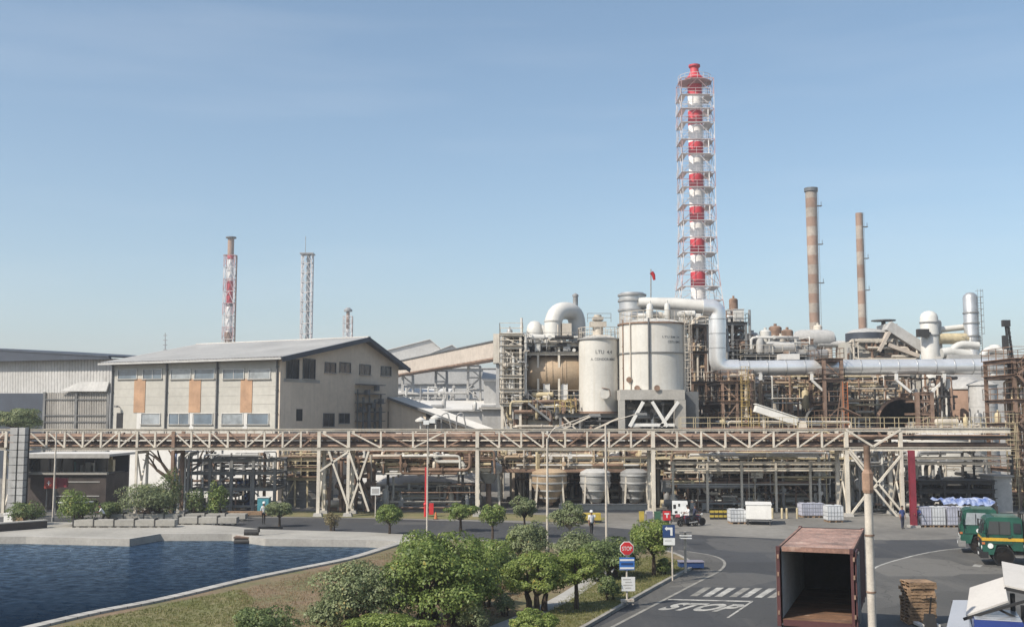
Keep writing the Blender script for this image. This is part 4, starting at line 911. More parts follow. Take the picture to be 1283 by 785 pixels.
# ================================================================ TANKS, DRUMS AND DUCTS ABOVE THE BRIDGE
def wrap_text(parent, txt, cx, cyy, r, pxc, pyc, Y, hpx, wpx, m='fascia_grey'):
    tv, tf = text_mesh(txt); k = max(abs(v[0]) for v in tv); sx = wpx / 2 * MPP(Y) / k; sz = hpx * MPP(Y)
    a0 = math.asin(max(-0.95, min(0.95, (P(pxc, pyc, Y).x - cx) / r))); z0 = ZP(pyc, Y) - sz / 2; L = []
    for v in tv:
        a = a0 + v[0] * sx / r; L.append((cx + (r + 0.015) * math.sin(a), cyy - (r + 0.015) * math.cos(a), z0 + v[1] * sz))
    mb = MB(); mb._add(L, tf); return mb.build('lettering', m, parent)
def ringrail(mb, cx, cyy, r, z, n=24, h=1.05, t=0.05):
    for k in range(n):
        a, b = 2 * math.pi * k / n, 2 * math.pi * (k + 1) / n
        p, q = Vector((cx + r * math.cos(a), cyy + r * math.sin(a), z)), Vector((cx + r * math.cos(b), cyy + r * math.sin(b), z))
        for hh in (h * 0.5, h): mb.beam(p + Vector((0, 0, hh)), q + Vector((0, 0, hh)), t)
        mb.beam(p, p + Vector((0, 0, h)), t)
# tall narrow white tank
Y1 = 110.0; r1 = 25.5 * MPP(Y1); x1 = XP(752.5, Y1, 470); c1y = Y1 + r1; zb1, zt1 = ZP(515, Y1), ZP(423, Y1)
t = thing('process_tank', 'narrow white cylindrical tank with round hatch, left of the bigger white tank', 'tank')
mb = MB(); mb.lathe([(r1, zb1), (r1, zt1), (r1 * 0.6, zt1 + 0.35), (0.01, zt1 + 0.5)], (x1, c1y, 0), 48); s_ = mb.build('shell', 'white_tank', t)
mb = MB(); mb.lathe([(r1, -0.1), (r1 + 0.16, -0.1), (r1 + 0.16, 0.05), (r1, 0.05)], (x1, c1y, zt1), 48); mb.build('top_rim', 'grey_pipe', s_)
for k in range(3): mb = MB(); mb.lathe([(r1, -0.02), (r1 + 0.012, -0.02), (r1 + 0.012, 0.02), (r1, 0.02)], (x1, c1y, zb1 + (zt1 - zb1) * (k + 1) / 4), 48); mb.build('weld_seam', 'white_tank', s_)
mb = MB(); mb.lathe([(r1 + 0.0, -0.25), (r1 + 0.25, -0.25), (r1 + 0.25, 0.0), (r1, 0.0)], (x1, c1y, zb1), 48); mb.build('base_ring', 'rust_pipe', t)
hx = XP(757.5, Y1); hz = ZP(493, Y1)
mb = MB(); mb.tube((hx, c1y - r1 * 0.9, hz), (hx, c1y - r1 - 0.35, hz), 0.42, 18); mb.tube((hx, c1y - r1 - 0.35, hz), (hx, c1y - r1 - 0.42, hz), 0.52, 18); h_ = mb.build('hatch', 'white_tank', t)
mb = MB(); mb.path([(hx - 0.3, c1y - r1 - 0.5, hz + 0.6), (hx + 0.5, c1y - r1 - 0.5, hz + 0.45), (hx + 0.55, c1y - r1 - 0.5, hz - 0.3)], 0.05, 6, bend=0.2); mb.build('davit', 'rust_pipe', h_)
wrap_text(t, 'LTU  4.4', x1, c1y, r1, 757, 440.5, Y1, 4.6, 22); wrap_text(t, 'A. CONDOR MMO', x1, c1y, r1, 757, 449.5, Y1, 3.4, 34)
mb = MB(); ringrail(mb, x1, c1y, r1 + 0.05, zt1 + 0.1); mb.build('handrail', 'cream_pipe', t)
mb = MB(); mb.tube((XP(752, Y1), c1y, zt1 + 0.3), (XP(752, Y1), c1y, ZP(404, Y1)), 0.55, 16); mb.box((XP(752, Y1), c1y, ZP(404, Y1)), (1.7, 1.4, 0.5)); mb.tube((XP(752, Y1), c1y, ZP(402, Y1)), (XP(752, Y1), c1y, ZP(392, Y1)), 0.4, 12); mb.box((XP(752, Y1), c1y, ZP(397, Y1)), (1.1, 1.0, 0.35))
mb.build('agitator_drive', 'cream_pipe', t)
mb = MB(); handrail(mb, XP(738, Y1), XP(768, Y1), c1y - 0.9, ZP(402, Y1), h=0.9); mb.build('drive_rail', 'grey_steel', t)
# wide white tank
Y2 = 107.6; r2 = 43.5 * MPP(Y2); x2 = XP(823.5, Y2, 450); c2y = Y2 + r2; zb2, zt2 = ZP(488, Y2), ZP(403, Y2)
t2 = thing('process_tank', 'wide white cylindrical tank on a concrete table with dark hoop band', 'tank')
mb = MB(); mb.lathe([(r2, zb2), (r2, zt2), (r2 * 0.7, zt2 + 0.4), (0.01, zt2 + 0.7)], (x2, c2y, 0), 64); s_ = mb.build('shell', 'white_tank', t2)
mb = MB(); mb.lathe([(r2, -0.06), (r2 + 0.1, -0.06), (r2 + 0.1, 0.06), (r2, 0.06)], (x2, c2y, ZP(441, Y2)), 64); mb.build('hoop_band', 'grey_steel', s_)
mb = MB(); mb.lathe([(r2, -0.1), (r2 + 0.14, -0.1), (r2 + 0.14, 0.05), (r2, 0.05)], (x2, c2y, zt2), 64); mb.build('top_rim', 'rust_pipe', s_)
for (px, m, rr) in ((814, 'fascia_grey', 0.09), (792, 'cream_pipe', 0.06), (862, 'cream_pipe', 0.12), (866, 'cream_pipe', 0.09), (784, 'rust_pipe', 0.06)):
    x = XP(px, Y2); y = c2y - math.sqrt(max(0.2, r2 * r2 - (x - x2) ** 2)) - 0.16; mb = MB(); mb.tube((x, y, zb2 - 1.2), (x, y, zt2 + 0.4), rr, 8)
    for k in range(4): mb.bx(x - 0.08, x + 0.08, y, y + 0.3, zb2 + k * 2.2, zb2 + 0.08 + k * 2.2)
    mb.build('side_pipe', m, t2)
for (px, py) in ((790, 475), (799, 486), (823, 486)):
    x = XP(px, Y2); y = c2y - math.sqrt(r2 * r2 - (x - x2) ** 2); mb = MB(); mb.tube((x, y + 0.2, ZP(py, Y2)), (x, y - 0.4, ZP(py, Y2)), 0.2, 10); mb.tube((x, y - 0.4, ZP(py, Y2)), (x, y - 0.5, ZP(py, Y2)), 0.3, 10); mb.build('nozzle', 'rust_pipe', t2)
wrap_text(t2, 'LTU BM 34', x2, c2y, r2, 842, 421.5, Y2, 2.6, 26); wrap_text(t2, 'CISTU BMO', x2, c2y, r2, 846, 427.5, Y2, 3.0, 20)
mb = MB(); ringrail(mb, x2, c2y, r2 - 0.1, zt2 + 0.1, 32, 1.1); mb.build('handrail', 'cream_pipe', t2)
ladder(t2, XP(866, Y2), c2y - 2.0, zb2, zt2 + 0.5, 'cream_pipe')
kit(t2, 800, 862, 395, 402, c2y - 2, c2y + 1, 9, 61, ['cream_pipe', 'white_duct', 'grey_pipe'], size=(0.6, 1.1), sit=[zt2 + 0.4])
# concrete table
tb = thing('concrete_table', 'pale concrete table frame carrying the wide white tank', 'concrete frame')
xa, xb = XP(777, Y2), XP(858, Y2); zs0, zs1 = ZP(500.5, Y2), zb2 - 0.003
mb = MB(); mb.bx(xa, xb, Y2 - 0.3, Y2 + 2 * r2 + 0.3, zs0, zs1); mb.build('slab', 'concrete', tb)
for (px, w_) in ((779, 0.6), (852, 1.1)):
    for y in (Y2, Y2 + 2 * r2 - 0.6):
        x = XP(px, Y2); mb = MB(); mb.bx(x - w_ / 2, x + w_ / 2, y - 0.28, y + 0.6, 0, zs0); mb.build('leg', 'concrete', tb)
for (a, b) in (((806, 503), (789, 534)), ((817, 503), (836, 534)), ((850, 503), (828, 534)), ((790, 532), (845, 532))):
    mb = MB(); mb.beam(P(a[0], a[1], Y2 - 0.5), P(b[0], b[1], Y2 - 0.5), 0.38 if a[1] < 510 and a[0] < 820 else 0.16, 0.3); mb.build('brace', 'white_paint', tb)
mb = MB(); mb.bx(XP(859, Y2), XP(877, Y2), Y2 + 0.6, Y2 + 5, 0, ZP(490, Y2)); mb.build('grey_block', 'fascia_grey', tb)
mb = MB(); mb.bx(xa, xb, Y2 + 5.2, Y2 + 5.4, 0, zs0); mb.build('rear_wall', 'shed_grey', tb)
pipes(tb, 778, 858, 502, 540, Y2 + 0.4, Y2 + 4, 22, 62, ['cream_pipe', 'grey_pipe', 'white_duct', 'dark_steel'])
# steel deck under the narrow tank
td = thing('tank_deck', 'dark steel deck with raking braces under the narrow white tank', 'steel deck')
frame(td, 702, 776, Y1 - 0.6, 5.2, [518.5], 3, 'grey_steel', 'pale_yellow', cw=0.22, brace=0.0, rails=False, deck_m='dark_steel')
for (a, b) in (((700, 540), (742, 520)), ((745, 537), (776, 523)), ((724, 540), (706, 522))):
    mb = MB(); mb.beam(P(a[0], a[1], Y1 - 1.2), P(b[0], b[1], Y1 - 1.2), 0.16); mb.build('brace', 'cream_steel', td)
pipes(td, 700, 780, 520, 545, Y1 - 1, Y1 + 4, 18, 63); mb = MB(); mb.bx(XP(720, Y1), XP(776, Y1), Y1 + 5, Y1 + 5.2, 0, ZP(520, Y1)); mb.build('rear_wall', 'fascia_grey', td)
# silver vent cylinder behind the wide tank
t = thing('vent_cylinder', 'short silver cylinder with ringed lid rising behind the wide white tank', 'vessel')
Yv = 119.0; rv = 16.5 * MPP(Yv); xv = XP(792, Yv, 385)
mb = MB(); mb.lathe([(rv, ZP(450, Yv)), (rv, ZP(369, Yv)), (rv * 0.9, ZP(367, Yv))], (xv, Yv, 0), 36); s_ = mb.build('shell', 'silver_dull', t)
for py in (370, 377, 389): mb = MB(); mb.lathe([(rv, -0.12), (rv + 0.14, -0.1), (rv + 0.14, 0.1), (rv, 0.12)], (xv, Yv, ZP(py, Yv)), 36); mb.build('flange', 'grey_pipe', s_)
# big silver gas duct: from the cylinder across, down, and along the skyline
gd_ = thing('gas_duct', 'huge shiny silver duct running level along the plant above the bridge', 'duct')
Yd = 117.0; rd = 9.6 * MPP(Yd)
mb = MB(); mb.path([P(800, 379, Yd + 1), P(845, 381, Yd + 0.5), P(897, 386, Yd)], [rd * 0.72, rd * 0.86, rd * 0.95], 24); mb.build('upper_duct', 'white_duct', gd_)
mb = MB(); mb.path([P(880, 385, Yd), P(898.5, 386, Yd), P(899, 461, Yd), P(925, 461, Yd)], rd * 1.12, 28, bend=2.1, seg=8); mb.build('down_leg', 'silver', gd_)
xs = XP(915, Yd); xe = XP(1290, Yd); zd = ZP(461, Yd); zr = ZP(458.5, Yd); nseg = 16
for i in range(nseg):
    a = i / nseg; b = (i + 1) / nseg
    mb = MB(); mb.tube((xs + (xe - xs) * a, Yd, zd + (zr - zd) * a), (xs + (xe - xs) * b - 0.02, Yd, zd + (zr - zd) * b), rd, 32); mb.build('duct_section', 'silver', gd_)
    mb = MB(); x = xs + (xe - xs) * b; mb.tube((x - 0.05, Yd, zd + (zr - zd) * b), (x + 0.05, Yd, zd + (zr - zd) * b), rd + 0.035, 32); mb.build('joint_band', 'silver_dull', gd_)
for py in (400, 418, 436): mb = MB(); p = P(898.8, py, Yd); mb.tube(p - Vector((0, 0, 0.06)), p + Vector((0, 0, 0.06)), rd * 1.15, 28); mb.build('joint_band', 'silver_dull', gd_)
for (px, ps) in ((953, None), (1017, 1033), (1123, 1141), (1183, 1167), (1244, None)):
    mb = MB(); mb.beam(P(px, 468, Yd - 0.6), P(px, 476, Yd - 0.6), 0.3)
    if ps: mb.beam(P(px, 476, Yd - 0.6), P(ps, 491, Yd - 0.6), 0.26); mb.beam(P(px, 474, Yd - 0.6), P(px + (ps - px) * 3.4, 474, Yd - 0.6), 0.1)
    mb.build('support_arm', 'white_paint', gd_)
# --- drum house: tan horizontal drum, decks, white gooseneck ducts
t = thing('drum_tower', 'cream steel tower of decks holding the tan horizontal drum', 'steel frame')
frame(t, 640, 727, 112.5, 6, [527, 502], 3, 'cream_steel', 'cream_pipe', cw=0.24, brace=0.1, deck_m='cream_pipe')
frame(t, 648, 727, 112.5, 6, [441, 430], 3, 'cream_steel', 'grey_steel', base=ZP(502, 111.5), cw=0.22, brace=0.0, deck_m='grey_steel')
frame(t, 629, 652, 111.2, 6, [418, 433, 455, 470, 487, 505], 1, 'cream_steel', 'cream_steel', cw=0.24, brace=0.8, deck_m='cream_pipe')
mb = MB(); mb.bx(XP(646, 111), XP(729, 111), 112.6, 118.5, ZP(442.5, 111), ZP(440, 111)); mb.build('roof_slab', 'cream_steel', t)
mb = MB(); mb.bx(XP(668, 111.5), XP(728, 111.5), 117, 117.2, ZP(470, 112), ZP(442, 112)); mb.build('dark_screen', 'fascia_dark', t)
pipes(t, 630, 728, 500, 534, 110.8, 116, 80, 71, ['cream_pipe', 'pale_yellow', 'tan_drum', 'rust_pipe', 'white_duct', 'cream_pipe']); pipes(t, 650, 728, 424, 440, 111.5, 117, 26, 72, ['grey_pipe', 'cream_pipe', 'dark_steel', 'white_duct']); pipes(t, 628, 664, 420, 505, 110.8, 116, 56, 73, ['grey_pipe', 'cream_pipe', 'white_duct', 'cream_pipe'])
kit(t, 632, 726, 500, 534, 111.5, 117, 24, 74, ['cream_pipe', 'pale_yellow', 'dark_steel', 'white_duct'], sit=[ZP(527, 111.5) + 0.07, ZP(502, 111.5) + 0.07], size=(0.4, 0.9)); kit(t, 632, 726, 425, 440, 112, 117, 16, 75, ['grey_pipe', 'cream_pipe', 'white_duct'], sit=[ZP(430, 111.5) + 0.07, ZP(441, 111.5) + 0.07], size=(0.4, 0.9))
stair(t, (XP(662, 110.8), 110.9, ZP(505, 111)), (XP(690, 110.8), 110.9, ZP(527, 111)), 0.9, 'grey_steel')
mb = MB(); handrail(mb, XP(695, 110.6), XP(722, 110.6), 110.7, ZP(516, 111), h=1.2, step=0.5, t=0.08); mb.build('yellow_rail', 'yellow_steel', t)
ladder(t, XP(715, 111), 110.9, ZP(527, 111), ZP(505, 111), 'yellow_steel')
d = thing('horizontal_drum', 'tan horizontal drum on white saddles in the steel tower', 'vessel')
Ydr = 112.3; rr = 23 * MPP(Ydr); zc = ZP(467, Ydr); xa, xb = XP(668, Ydr), XP(724, Ydr)
mb = MB(); mb.lathe([(0.01, xa - 1.0), (rr * 0.5, xa - 0.85), (rr * 0.85, xa - 0.45), (rr, xa), (rr, xb), (rr * 0.85, xb + 0.45), (0.01, xb + 0.9)], (0, Ydr + rr, zc), 40, axis='x'); s_ = mb.build('shell', 'tan_drum', d)
for px in (684, 692, 704, 709): mb = MB(); mb.lathe([(rr, -0.06), (rr + 0.06, -0.06), (rr + 0.06, 0.06), (rr, 0.06)], (XP(px, Ydr), Ydr + rr, zc), 40, axis='x'); mb.build('band', 'tan_drum', s_)
for px in (685, 707.5): x = XP(px, Ydr); mb = MB(); mb.bx(x - 0.35, x + 0.35, Ydr + 0.35, Ydr + 2 * rr - 0.1, ZP(502, 111.5) + 0.1, zc - rr * 0.25); mb.build('saddle', 'white_paint', d)
g = thing('gooseneck_duct', 'fat white inverted-U duct on top of the drum tower', 'duct'); Yg = 114.0
mb = MB(); mb.path([P(693, 432, Yg), P(693, 389, Yg), P(723, 389, Yg + 2.5), P(723, 430, Yg + 2.5)], 11.0 * MPP(Yg), 28, bend=2.0, seg=8); mb.build('elbow', 'white_duct', g)
for py in (424, 402): mb = MB(); p = P(693, py, Yg); mb.tube(p - Vector((0, 0, 0.07)), p + Vector((0, 0, 0.07)), 11.6 * MPP(Yg), 28); mb.build('flange', 'white_duct', g)
mb = MB(); mb.box(P(710, 414, Yg - 0.3), (1.0, 0.8, 1.5)); mb.build('access_box', 'cream_pipe', g)
g = thing('domed_cyclone', 'small white domed vessel left of the fat inverted-U duct', 'vessel'); c = P(670, 425, Yg + 1); rc = 10.5 * MPP(Yg)
mb = MB(); mb.lathe([(rc * 0.8, -1.2), (rc, 0.0), (rc, 1.0), (rc * 0.85, 1.55), (rc * 0.5, 1.9), (0.01, 2.0)], (c.x, c.y, c.z), 24); mb.build('dome', 'white_duct', g)
mb = MB(); mb.path([c + Vector((0.1, 0, 1.2)), c + Vector((1.0, 0, 1.2)), c + Vector((1.0, 0, -1.0))], 0.42, 14, bend=0.6); mb.build('side_duct', 'white_duct', g)
g = thing('vent_pipe', 'thin grey vent pipe above the fat white duct', 'pipe'); mb = MB(); mb.tube(P(721, 400, Yg + 3), P(721, 371, Yg + 3), 0.28, 10); mb.lathe([(0.34, 0), (0.34, 0.2), (0.05, 0.4)], P(721, 371.5, Yg + 3), 10); mb.build('stem', 'grey_pipe', g)

# ================================================================ BROWN FRAMES RIGHT OF THE TANKS
t = thing('process_structure', 'rust brown process frame right beside the wide white tank', 'steel frame')
frame(t, 868, 903, 119.6, 8, [530, 508, 478, 440, 407], 2, 'brown_steel', 'cream_pipe', brace=0.5, deck_m='dark_steel'); pipes(t, 866, 908, 400, 535, 119.4, 126, 80, 81, ['cream_pipe', 'rust_pipe', 'white_duct', 'brown_steel', 'cream_pipe', 'grey_pipe', 'tan_drum']); kit(t, 868, 906, 400, 535, 120, 127, 22, 82, sit=[ZP(v, 119.6) + 0.07 for v in (530, 508, 478, 440)])
t = thing('process_structure', 'rust brown process frame with yellow ladder under the duct elbow', 'steel frame')
frame(t, 906, 942, 110.5, 8, [530, 502, 477], 2, 'brown_steel', 'rust_pipe', brace=0.7, deck_m='rust_pipe'); pipes(t, 906, 944, 470, 535, 110.6, 117, 56, 83, ['brown_steel', 'rust_pipe', 'cream_pipe', 'tan_drum', 'cream_pipe']); kit(t, 906, 942, 475, 535, 111, 118, 14, 84, ['brown_steel', 'dark_steel', 'cream_pipe'], sit=[ZP(v, 110.5) + 0.07 for v in (530, 502, 477)])
ladder(t, XP(933.5, 110), 110.0, ZP(536, 110), ZP(470, 110), 'yellow_steel', w_=0.7); ladder(t, XP(946, 110), 110.0, ZP(540, 110), ZP(512, 110), 'yellow_steel', cage=False, w_=0.8)
t = thing('evaporator_tower', 'tall cluttered evaporator tower with dark decks behind the duct elbow', 'steel frame')
frame(t, 868, 937, 130, 8, [450, 437, 404], 4, 'grey_steel', 'grey_steel', brace=0.3, deck_m='dark_steel'); pipes(t, 868, 937, 392, 450, 130, 138, 56, 85, ['cream_pipe', 'grey_pipe', 'white_duct', 'rust_pipe', 'silver_dull']); kit(t, 868, 937, 392, 450, 130.3, 137, 40, 86, ['cream_pipe', 'grey_pipe', 'white_duct', 'rust_pipe'], size=(0.6, 1.6), sit=[ZP(v, 130) + 0.07 for v in (450, 437, 404)])
mb = MB()
for px in (912, 917, 924, 929): mb.tube(P(px, 404, 132), P(px, 384 + (px * 7 % 9), 132), 0.12, 6)
mb.build('vent_stub', 'grey_pipe', t)
t = thing('roof_plant', 'low skyline of vents and vessels behind the silver duct, left of the banded stack', 'roof plant')
frame(t, 935, 1012, 128, 10, [452, 444], 4, 'grey_steel', 'cream_pipe', brace=0.2, deck_m='grey_steel'); kit(t, 935, 1012, 420, 450, 128.5, 137, 44, 87, ['cream_pipe', 'grey_pipe', 'white_duct', 'rust_pipe', 'silver_dull', 'shed_grey'], size=(0.7, 2.0), sit=[ZP(v, 128) + 0.07 for v in (452, 444)]); pipes(t, 935, 1012, 425, 452, 128, 138, 36, 88, ['cream_pipe', 'grey_pipe', 'rust_pipe', 'white_duct'])
mb = MB(); mb.bx(XP(945, 139), XP(1012, 139), 139, 145, 0, ZP(432, 139)); mb.build('shed_wall', 'conveyor', t)
mb = MB(); mb.bx(XP(980, 126), XP(1004, 126), 126, 128, ZP(450, 126), ZP(443, 126)); mb.build('roof_box', 'white_paint', t)
# stack base drum
t = thing('stack_base_drum', 'dull horizontal drum and ducts at the foot of the banded stack', 'vessel'); Ys = 150
c = P(1020, 425, Ys); mb = MB(); mb.lathe([(0.3, -3.0), (1.1, -2.6), (1.35, -1.8), (1.35, 1.8), (1.1, 2.6), (0.3, 3.0)], (c.x, c.y, c.z), 24, axis='x'); mb.build('drum', 'shed_grey', t)
for dx in (-1.8, 1.6): mb = MB(); mb.tube(c + Vector((dx, 0, -5)), c + Vector((dx, 0, -0.5)), 0.9, 14); mb.build('duct_leg', 'conveyor', t)
mb = MB(); mb.bx(XP(1000, Ys), XP(1042, Ys), Ys - 1, Ys + 6, 0, ZP(438, Ys)); mb.build('plinth', 'conveyor', t)
mb = MB(); handrail(mb, XP(1000, Ys), XP(1042, Ys), Ys - 1, ZP(438, Ys)); mb.build('handrail', 'grey_steel', t)
kit(t, 1000, 1045, 425, 440, Ys - 1, Ys + 3, 12, 89, ['shed_grey', 'cream_pipe', 'rust_pipe'], size=(0.8, 1.7), sit=[ZP(438, Ys)])
# pipe support tower
t = thing('support_tower', 'rust brown tower with square platform straddling the silver duct', 'steel tower')
frame(t, 1034, 1056, 114.4, 5.2, [449, 474.5], 1, 'brown_steel', 'brown_steel', brace=0.9, deck_m='brown_steel', cw=0.34); frame(t, 1034.5, 1055.5, 114.6, 4.8, [503, 527], 1, 'brown_steel', 'rust_pipe', brace=0.9, deck_m='dark_steel', cw=0.3)
ladder(t, XP(1060, 114), 114.0, ZP(535, 114), ZP(478, 114), 'orange', cage=False); pipes(t, 1034, 1058, 475, 535, 114.5, 119, 16, 91, ['brown_steel', 'rust_pipe', 'dark_steel'])
# process building with dark bays
t = thing('process_building', 'long low process building with dark open bays under the silver duct', 'building'); Yp = 124
xa, xb = XP(942, Yp), XP(1150, Yp); za, zb_ = ZP(497, Yp), ZP(490, Yp)
mb = MB(); mb.bx(xa, xb, Yp - 0.3, Yp + 8, za, zb_); mb.build('roof_slab', 'cream_steel', t)
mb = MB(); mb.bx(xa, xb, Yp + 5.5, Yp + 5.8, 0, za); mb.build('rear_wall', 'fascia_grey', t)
for px in (944, 970, 992, 1011, 1032, 1076, 1104, 1127, 1148): x = XP(px, Yp); mb = MB(); mb.bx(x - 0.18, x + 0.18, Yp - 0.1, Yp + 0.3, 0, za); mb.build('column', 'white_paint', t)
mb = MB(); mb.bx(xa, xb, Yp - 0.2, Yp + 7, ZP(532, Yp), ZP(529, Yp)); mb.build('floor_slab', 'cream_steel', t)
for (a, b, m) in ((945, 969, 'wall_beige'), (972, 990, 'wall_tan'), (1106, 1126, 'wall_tan'), (1034, 1052, 'brown_steel'), (1077, 1103, 'glass_dark'), (1058, 1075, 'shed_grey'), (1128, 1147, 'wall_beige')):
    mb = MB(); mb.bx(XP(a, Yp), XP(b, Yp), Yp + 0.4, Yp + 0.6, ZP(529, Yp), za); mb.build('infill_panel', m, t)
mb = MB(); mb.bx(xa - 2, xb, Yp + 2.0, Yp + 2.3, zb_ + 0.004, ZP(468, Yp)); mb.build('upper_wall', 'conveyor', t)
pipes(t, 944, 1150, 472, 534, Yp - 4, Yp + 0, 120, 93, ['cream_pipe', 'white_duct', 'cream_pipe', 'rust_pipe', 'pale_yellow', 'tan_drum', 'dark_steel'], 0.05, 0.15); kit(t, 944, 1150, 505, 532, Yp - 4, Yp - 0.5, 44, 94, ['cream_pipe', 'white_duct', 'pale_yellow', 'wall_tan', 'rust_pipe', 'tan_drum'], sit=[ZP(534, Yp - 2), ZP(514, Yp)]); kit(t, 944, 1150, 472, 492, Yp + 0.2, Yp + 1.6, 34, 95, ['cream_pipe', 'grey_pipe', 'wall_tan', 'white_duct', 'rust_pipe'], sit=[zb_ + 0.01], size=(0.5, 1.2))
mb = MB(); handrail(mb, xa, xb, Yp - 0.2, zb_); mb.build('handrail', 'cream_pipe', t)
mb = MB(); mb.lathe([(2.6, -0.1), (2.9, -0.1), (2.9, 0.1), (2.6, 0.1), (2.6, -0.1)], (XP(1130, 119), 119, ZP(530, 119)), 36, axis='y'); mb.build('arch_hoop', 'rust_pipe', t)
mb = MB(); mb.lathe([(1.5, -0.1), (1.7, -0.1), (1.7, 0.1), (1.5, 0.1), (1.5, -0.1)], (XP(1028, 119), 119, ZP(527, 119)), 30, axis='y'); mb.build('arch_hoop', 'grey_pipe', t)
# white inclined chute
t = thing('inclined_chute', 'white sheet metal chute sloping down to the bridge beside the yellow ladder', 'chute'); a, b = P(946, 511, 108), P(998, 528, 108)
mb = MB(); mb.beam(a, b, 1.0, 0.75); mb.build('trough', 'white_paint', t); mb = MB(); mb.beam(a + Vector((0, 0, 0.42)), b + Vector((0, 0, 0.42)), 1.2, 0.08); mb.build('lid', 'white_paint', t)
mb = MB(); mb.box(b + Vector((0.5, 0, -0.5)), (1.0, 1.0, 1.1), taper=0.7); mb.build('outlet_box', 'cream_pipe', t)
for k in (0.2, 0.8): p = a.lerp(b, k); mb = MB(); mb.beam(p, (p.x, p.y, 0), 0.15); mb.build('leg', 'cream_steel', t)
# small red-white canopy
t = thing('red_canopy', 'small faded red sloping canopy beside the brown support tower', 'canopy'); a = P(1062, 516, 112)
mb = MB(); mb.slab([a + Vector((-0.6, -0.6, 0.5)), a + Vector((1.2, -0.6, -0.35)), a + Vector((1.2, 0.9, -0.35)), a + Vector((-0.6, 0.9, 0.5))], 0.06); mb.build('sheet', 'stack_old_red', t)
for dx in (-0.5, 1.1): mb = MB(); mb.beam(a + Vector((dx, 0, 0.0 if dx > 0 else 0.4) ) + Vector((0, 0, -0.4)), Vector((a.x + dx, a.y, 0)), 0.1); mb.build('post', 'grey_steel', t)
# brown paired columns
t = thing('duct_trestle', 'brown paired-column trestle with white raking arms carrying the silver duct', 'trestle')
frame(t, 1150, 1168, 115.2, 4, [491, 500, 516, 530], 1, 'brown_steel', 'rust_pipe', brace=0.4, decks=False, cw=0.4); pipes(t, 1150, 1196, 474, 534, 115, 121, 36, 96, ['brown_steel', 'rust_pipe', 'cream_pipe', 'dark_steel', 'white_duct'])
for px in (1176, 1187): mb = MB(); mb.tube(P(px, 536, 117), P(px, 470, 117), 0.28, 10); mb.build('riser', 'white_duct' if px > 1180 else 'brown_steel', t)
kit(t, 1150, 1262, 520, 535, 112, 118, 20, 97, ['cream_pipe', 'pale_yellow', 'white_duct', 'grey_pipe'], sit=[ZP(536, 115)])
# brown coned tank and silver tank
def bigtank(px, wpx, pyt, pyb, Y, label, m, cone=1.2, mc='shed_grey'):
    t = thing('storage_tank', label, 'tank'); r = wpx / 2 * MPP(Y); x = XP(px, Y); zt_ = ZP(pyt, Y)
    mb = MB(); mb.lathe([(r, 0), (r, zt_)], (x, Y + r, 0), 40); s_ = mb.build('shell', m, t)
    mb = MB(); mb.lathe([(r + 0.15, zt_ - 0.1), (r + 0.15, zt_), (r * 0.45, zt_ + cone), (0.01, zt_ + cone * 1.1)], (x, Y + r, 0), 40); mb.build('roof', mc, t)
    n = int(zt_ / 2.2)
    for k in range(1, n): mb = MB(); mb.lathe([(r, -0.03), (r + 0.02, -0.03), (r + 0.02, 0.03), (r, 0.03)], (x, Y + r, zt_ * k / n), 40); mb.build('weld_seam', m, s_)
    return t, x, r
bigtank(1222, 52, 486, 640, 121, 'brown tank with grey conical roof under the silver duct', 'stack_old_red', 1.3, 'shed_grey')
t, x, r = bigtank(1240, 34, 481, 640, 116, 'pale silver tank overlapping the brown tank', 'shed_grey', 0.4, 'shed_grey')
t, x, r = bigtank(1205, 100, 548, 640, 108, 'broad white storage tank behind the pipe bridge on the far right', 'white_tank', 0.6, 'white_duct')
bigtank(1135, 56, 552, 640, 112, 'white storage tank behind the crossed bridge braces', 'white_tank', 0.5, 'white_duct')
mb = MB(); ringrail(mb, x, 108 + r, r - 0.1, ZP(548, 108) + 0.1, 36); mb.build('handrail', 'cream_pipe', t)
# right end tower
t = thing('stair_tower', 'brown and yellow steel stair tower at the right edge', 'steel tower')
frame(t, 1273, 1305, 100.5, 6, [449, 469, 500, 530, 558, 588, 618], 1, 'brown_steel', 'rust_pipe', brace=0.9, deck_m='rust_pipe', cw=0.3); ladder(t, XP(1266, 99.5), 99.5, 0.2, ZP(530, 99.5), 'pale_yellow', w_=0.9); pipes(t, 1272, 1305, 450, 640, 100.8, 106, 44, 98, ['brown_steel', 'dark_steel', 'rust_pipe', 'pale_yellow', 'cream_pipe']); kit(t, 1268, 1300, 450, 640, 101, 106, 18, 99, sit=[ZP(v, 100.5) + 0.07 for v in (469, 500, 530, 558, 588, 618)])
for k in range(6):
    a, b = (618, 588, 558, 530, 500, 469, 449)[k:k + 2]; stair(t, (XP(1275 if k % 2 else 1303, 100), 100.0, ZP(a, 100.5)), (XP(1303 if k % 2 else 1275, 100), 100.0, ZP(b, 100.5)), 0.8, 'brown_steel')
t = thing('block_shed', 'small grey block shed behind the green trucks', 'shed'); mb = MB(); mb.bx(XP(1242, 98), XP(1264, 98), 98, 102, 0, ZP(597, 98)); mb.build('wall', 'shed_grey', t); mb = MB(); mb.bx(XP(1240, 98), XP(1266, 98), 97.7, 102.3, ZP(597, 98), ZP(595, 98)); mb.build('roof', 'concrete', t)
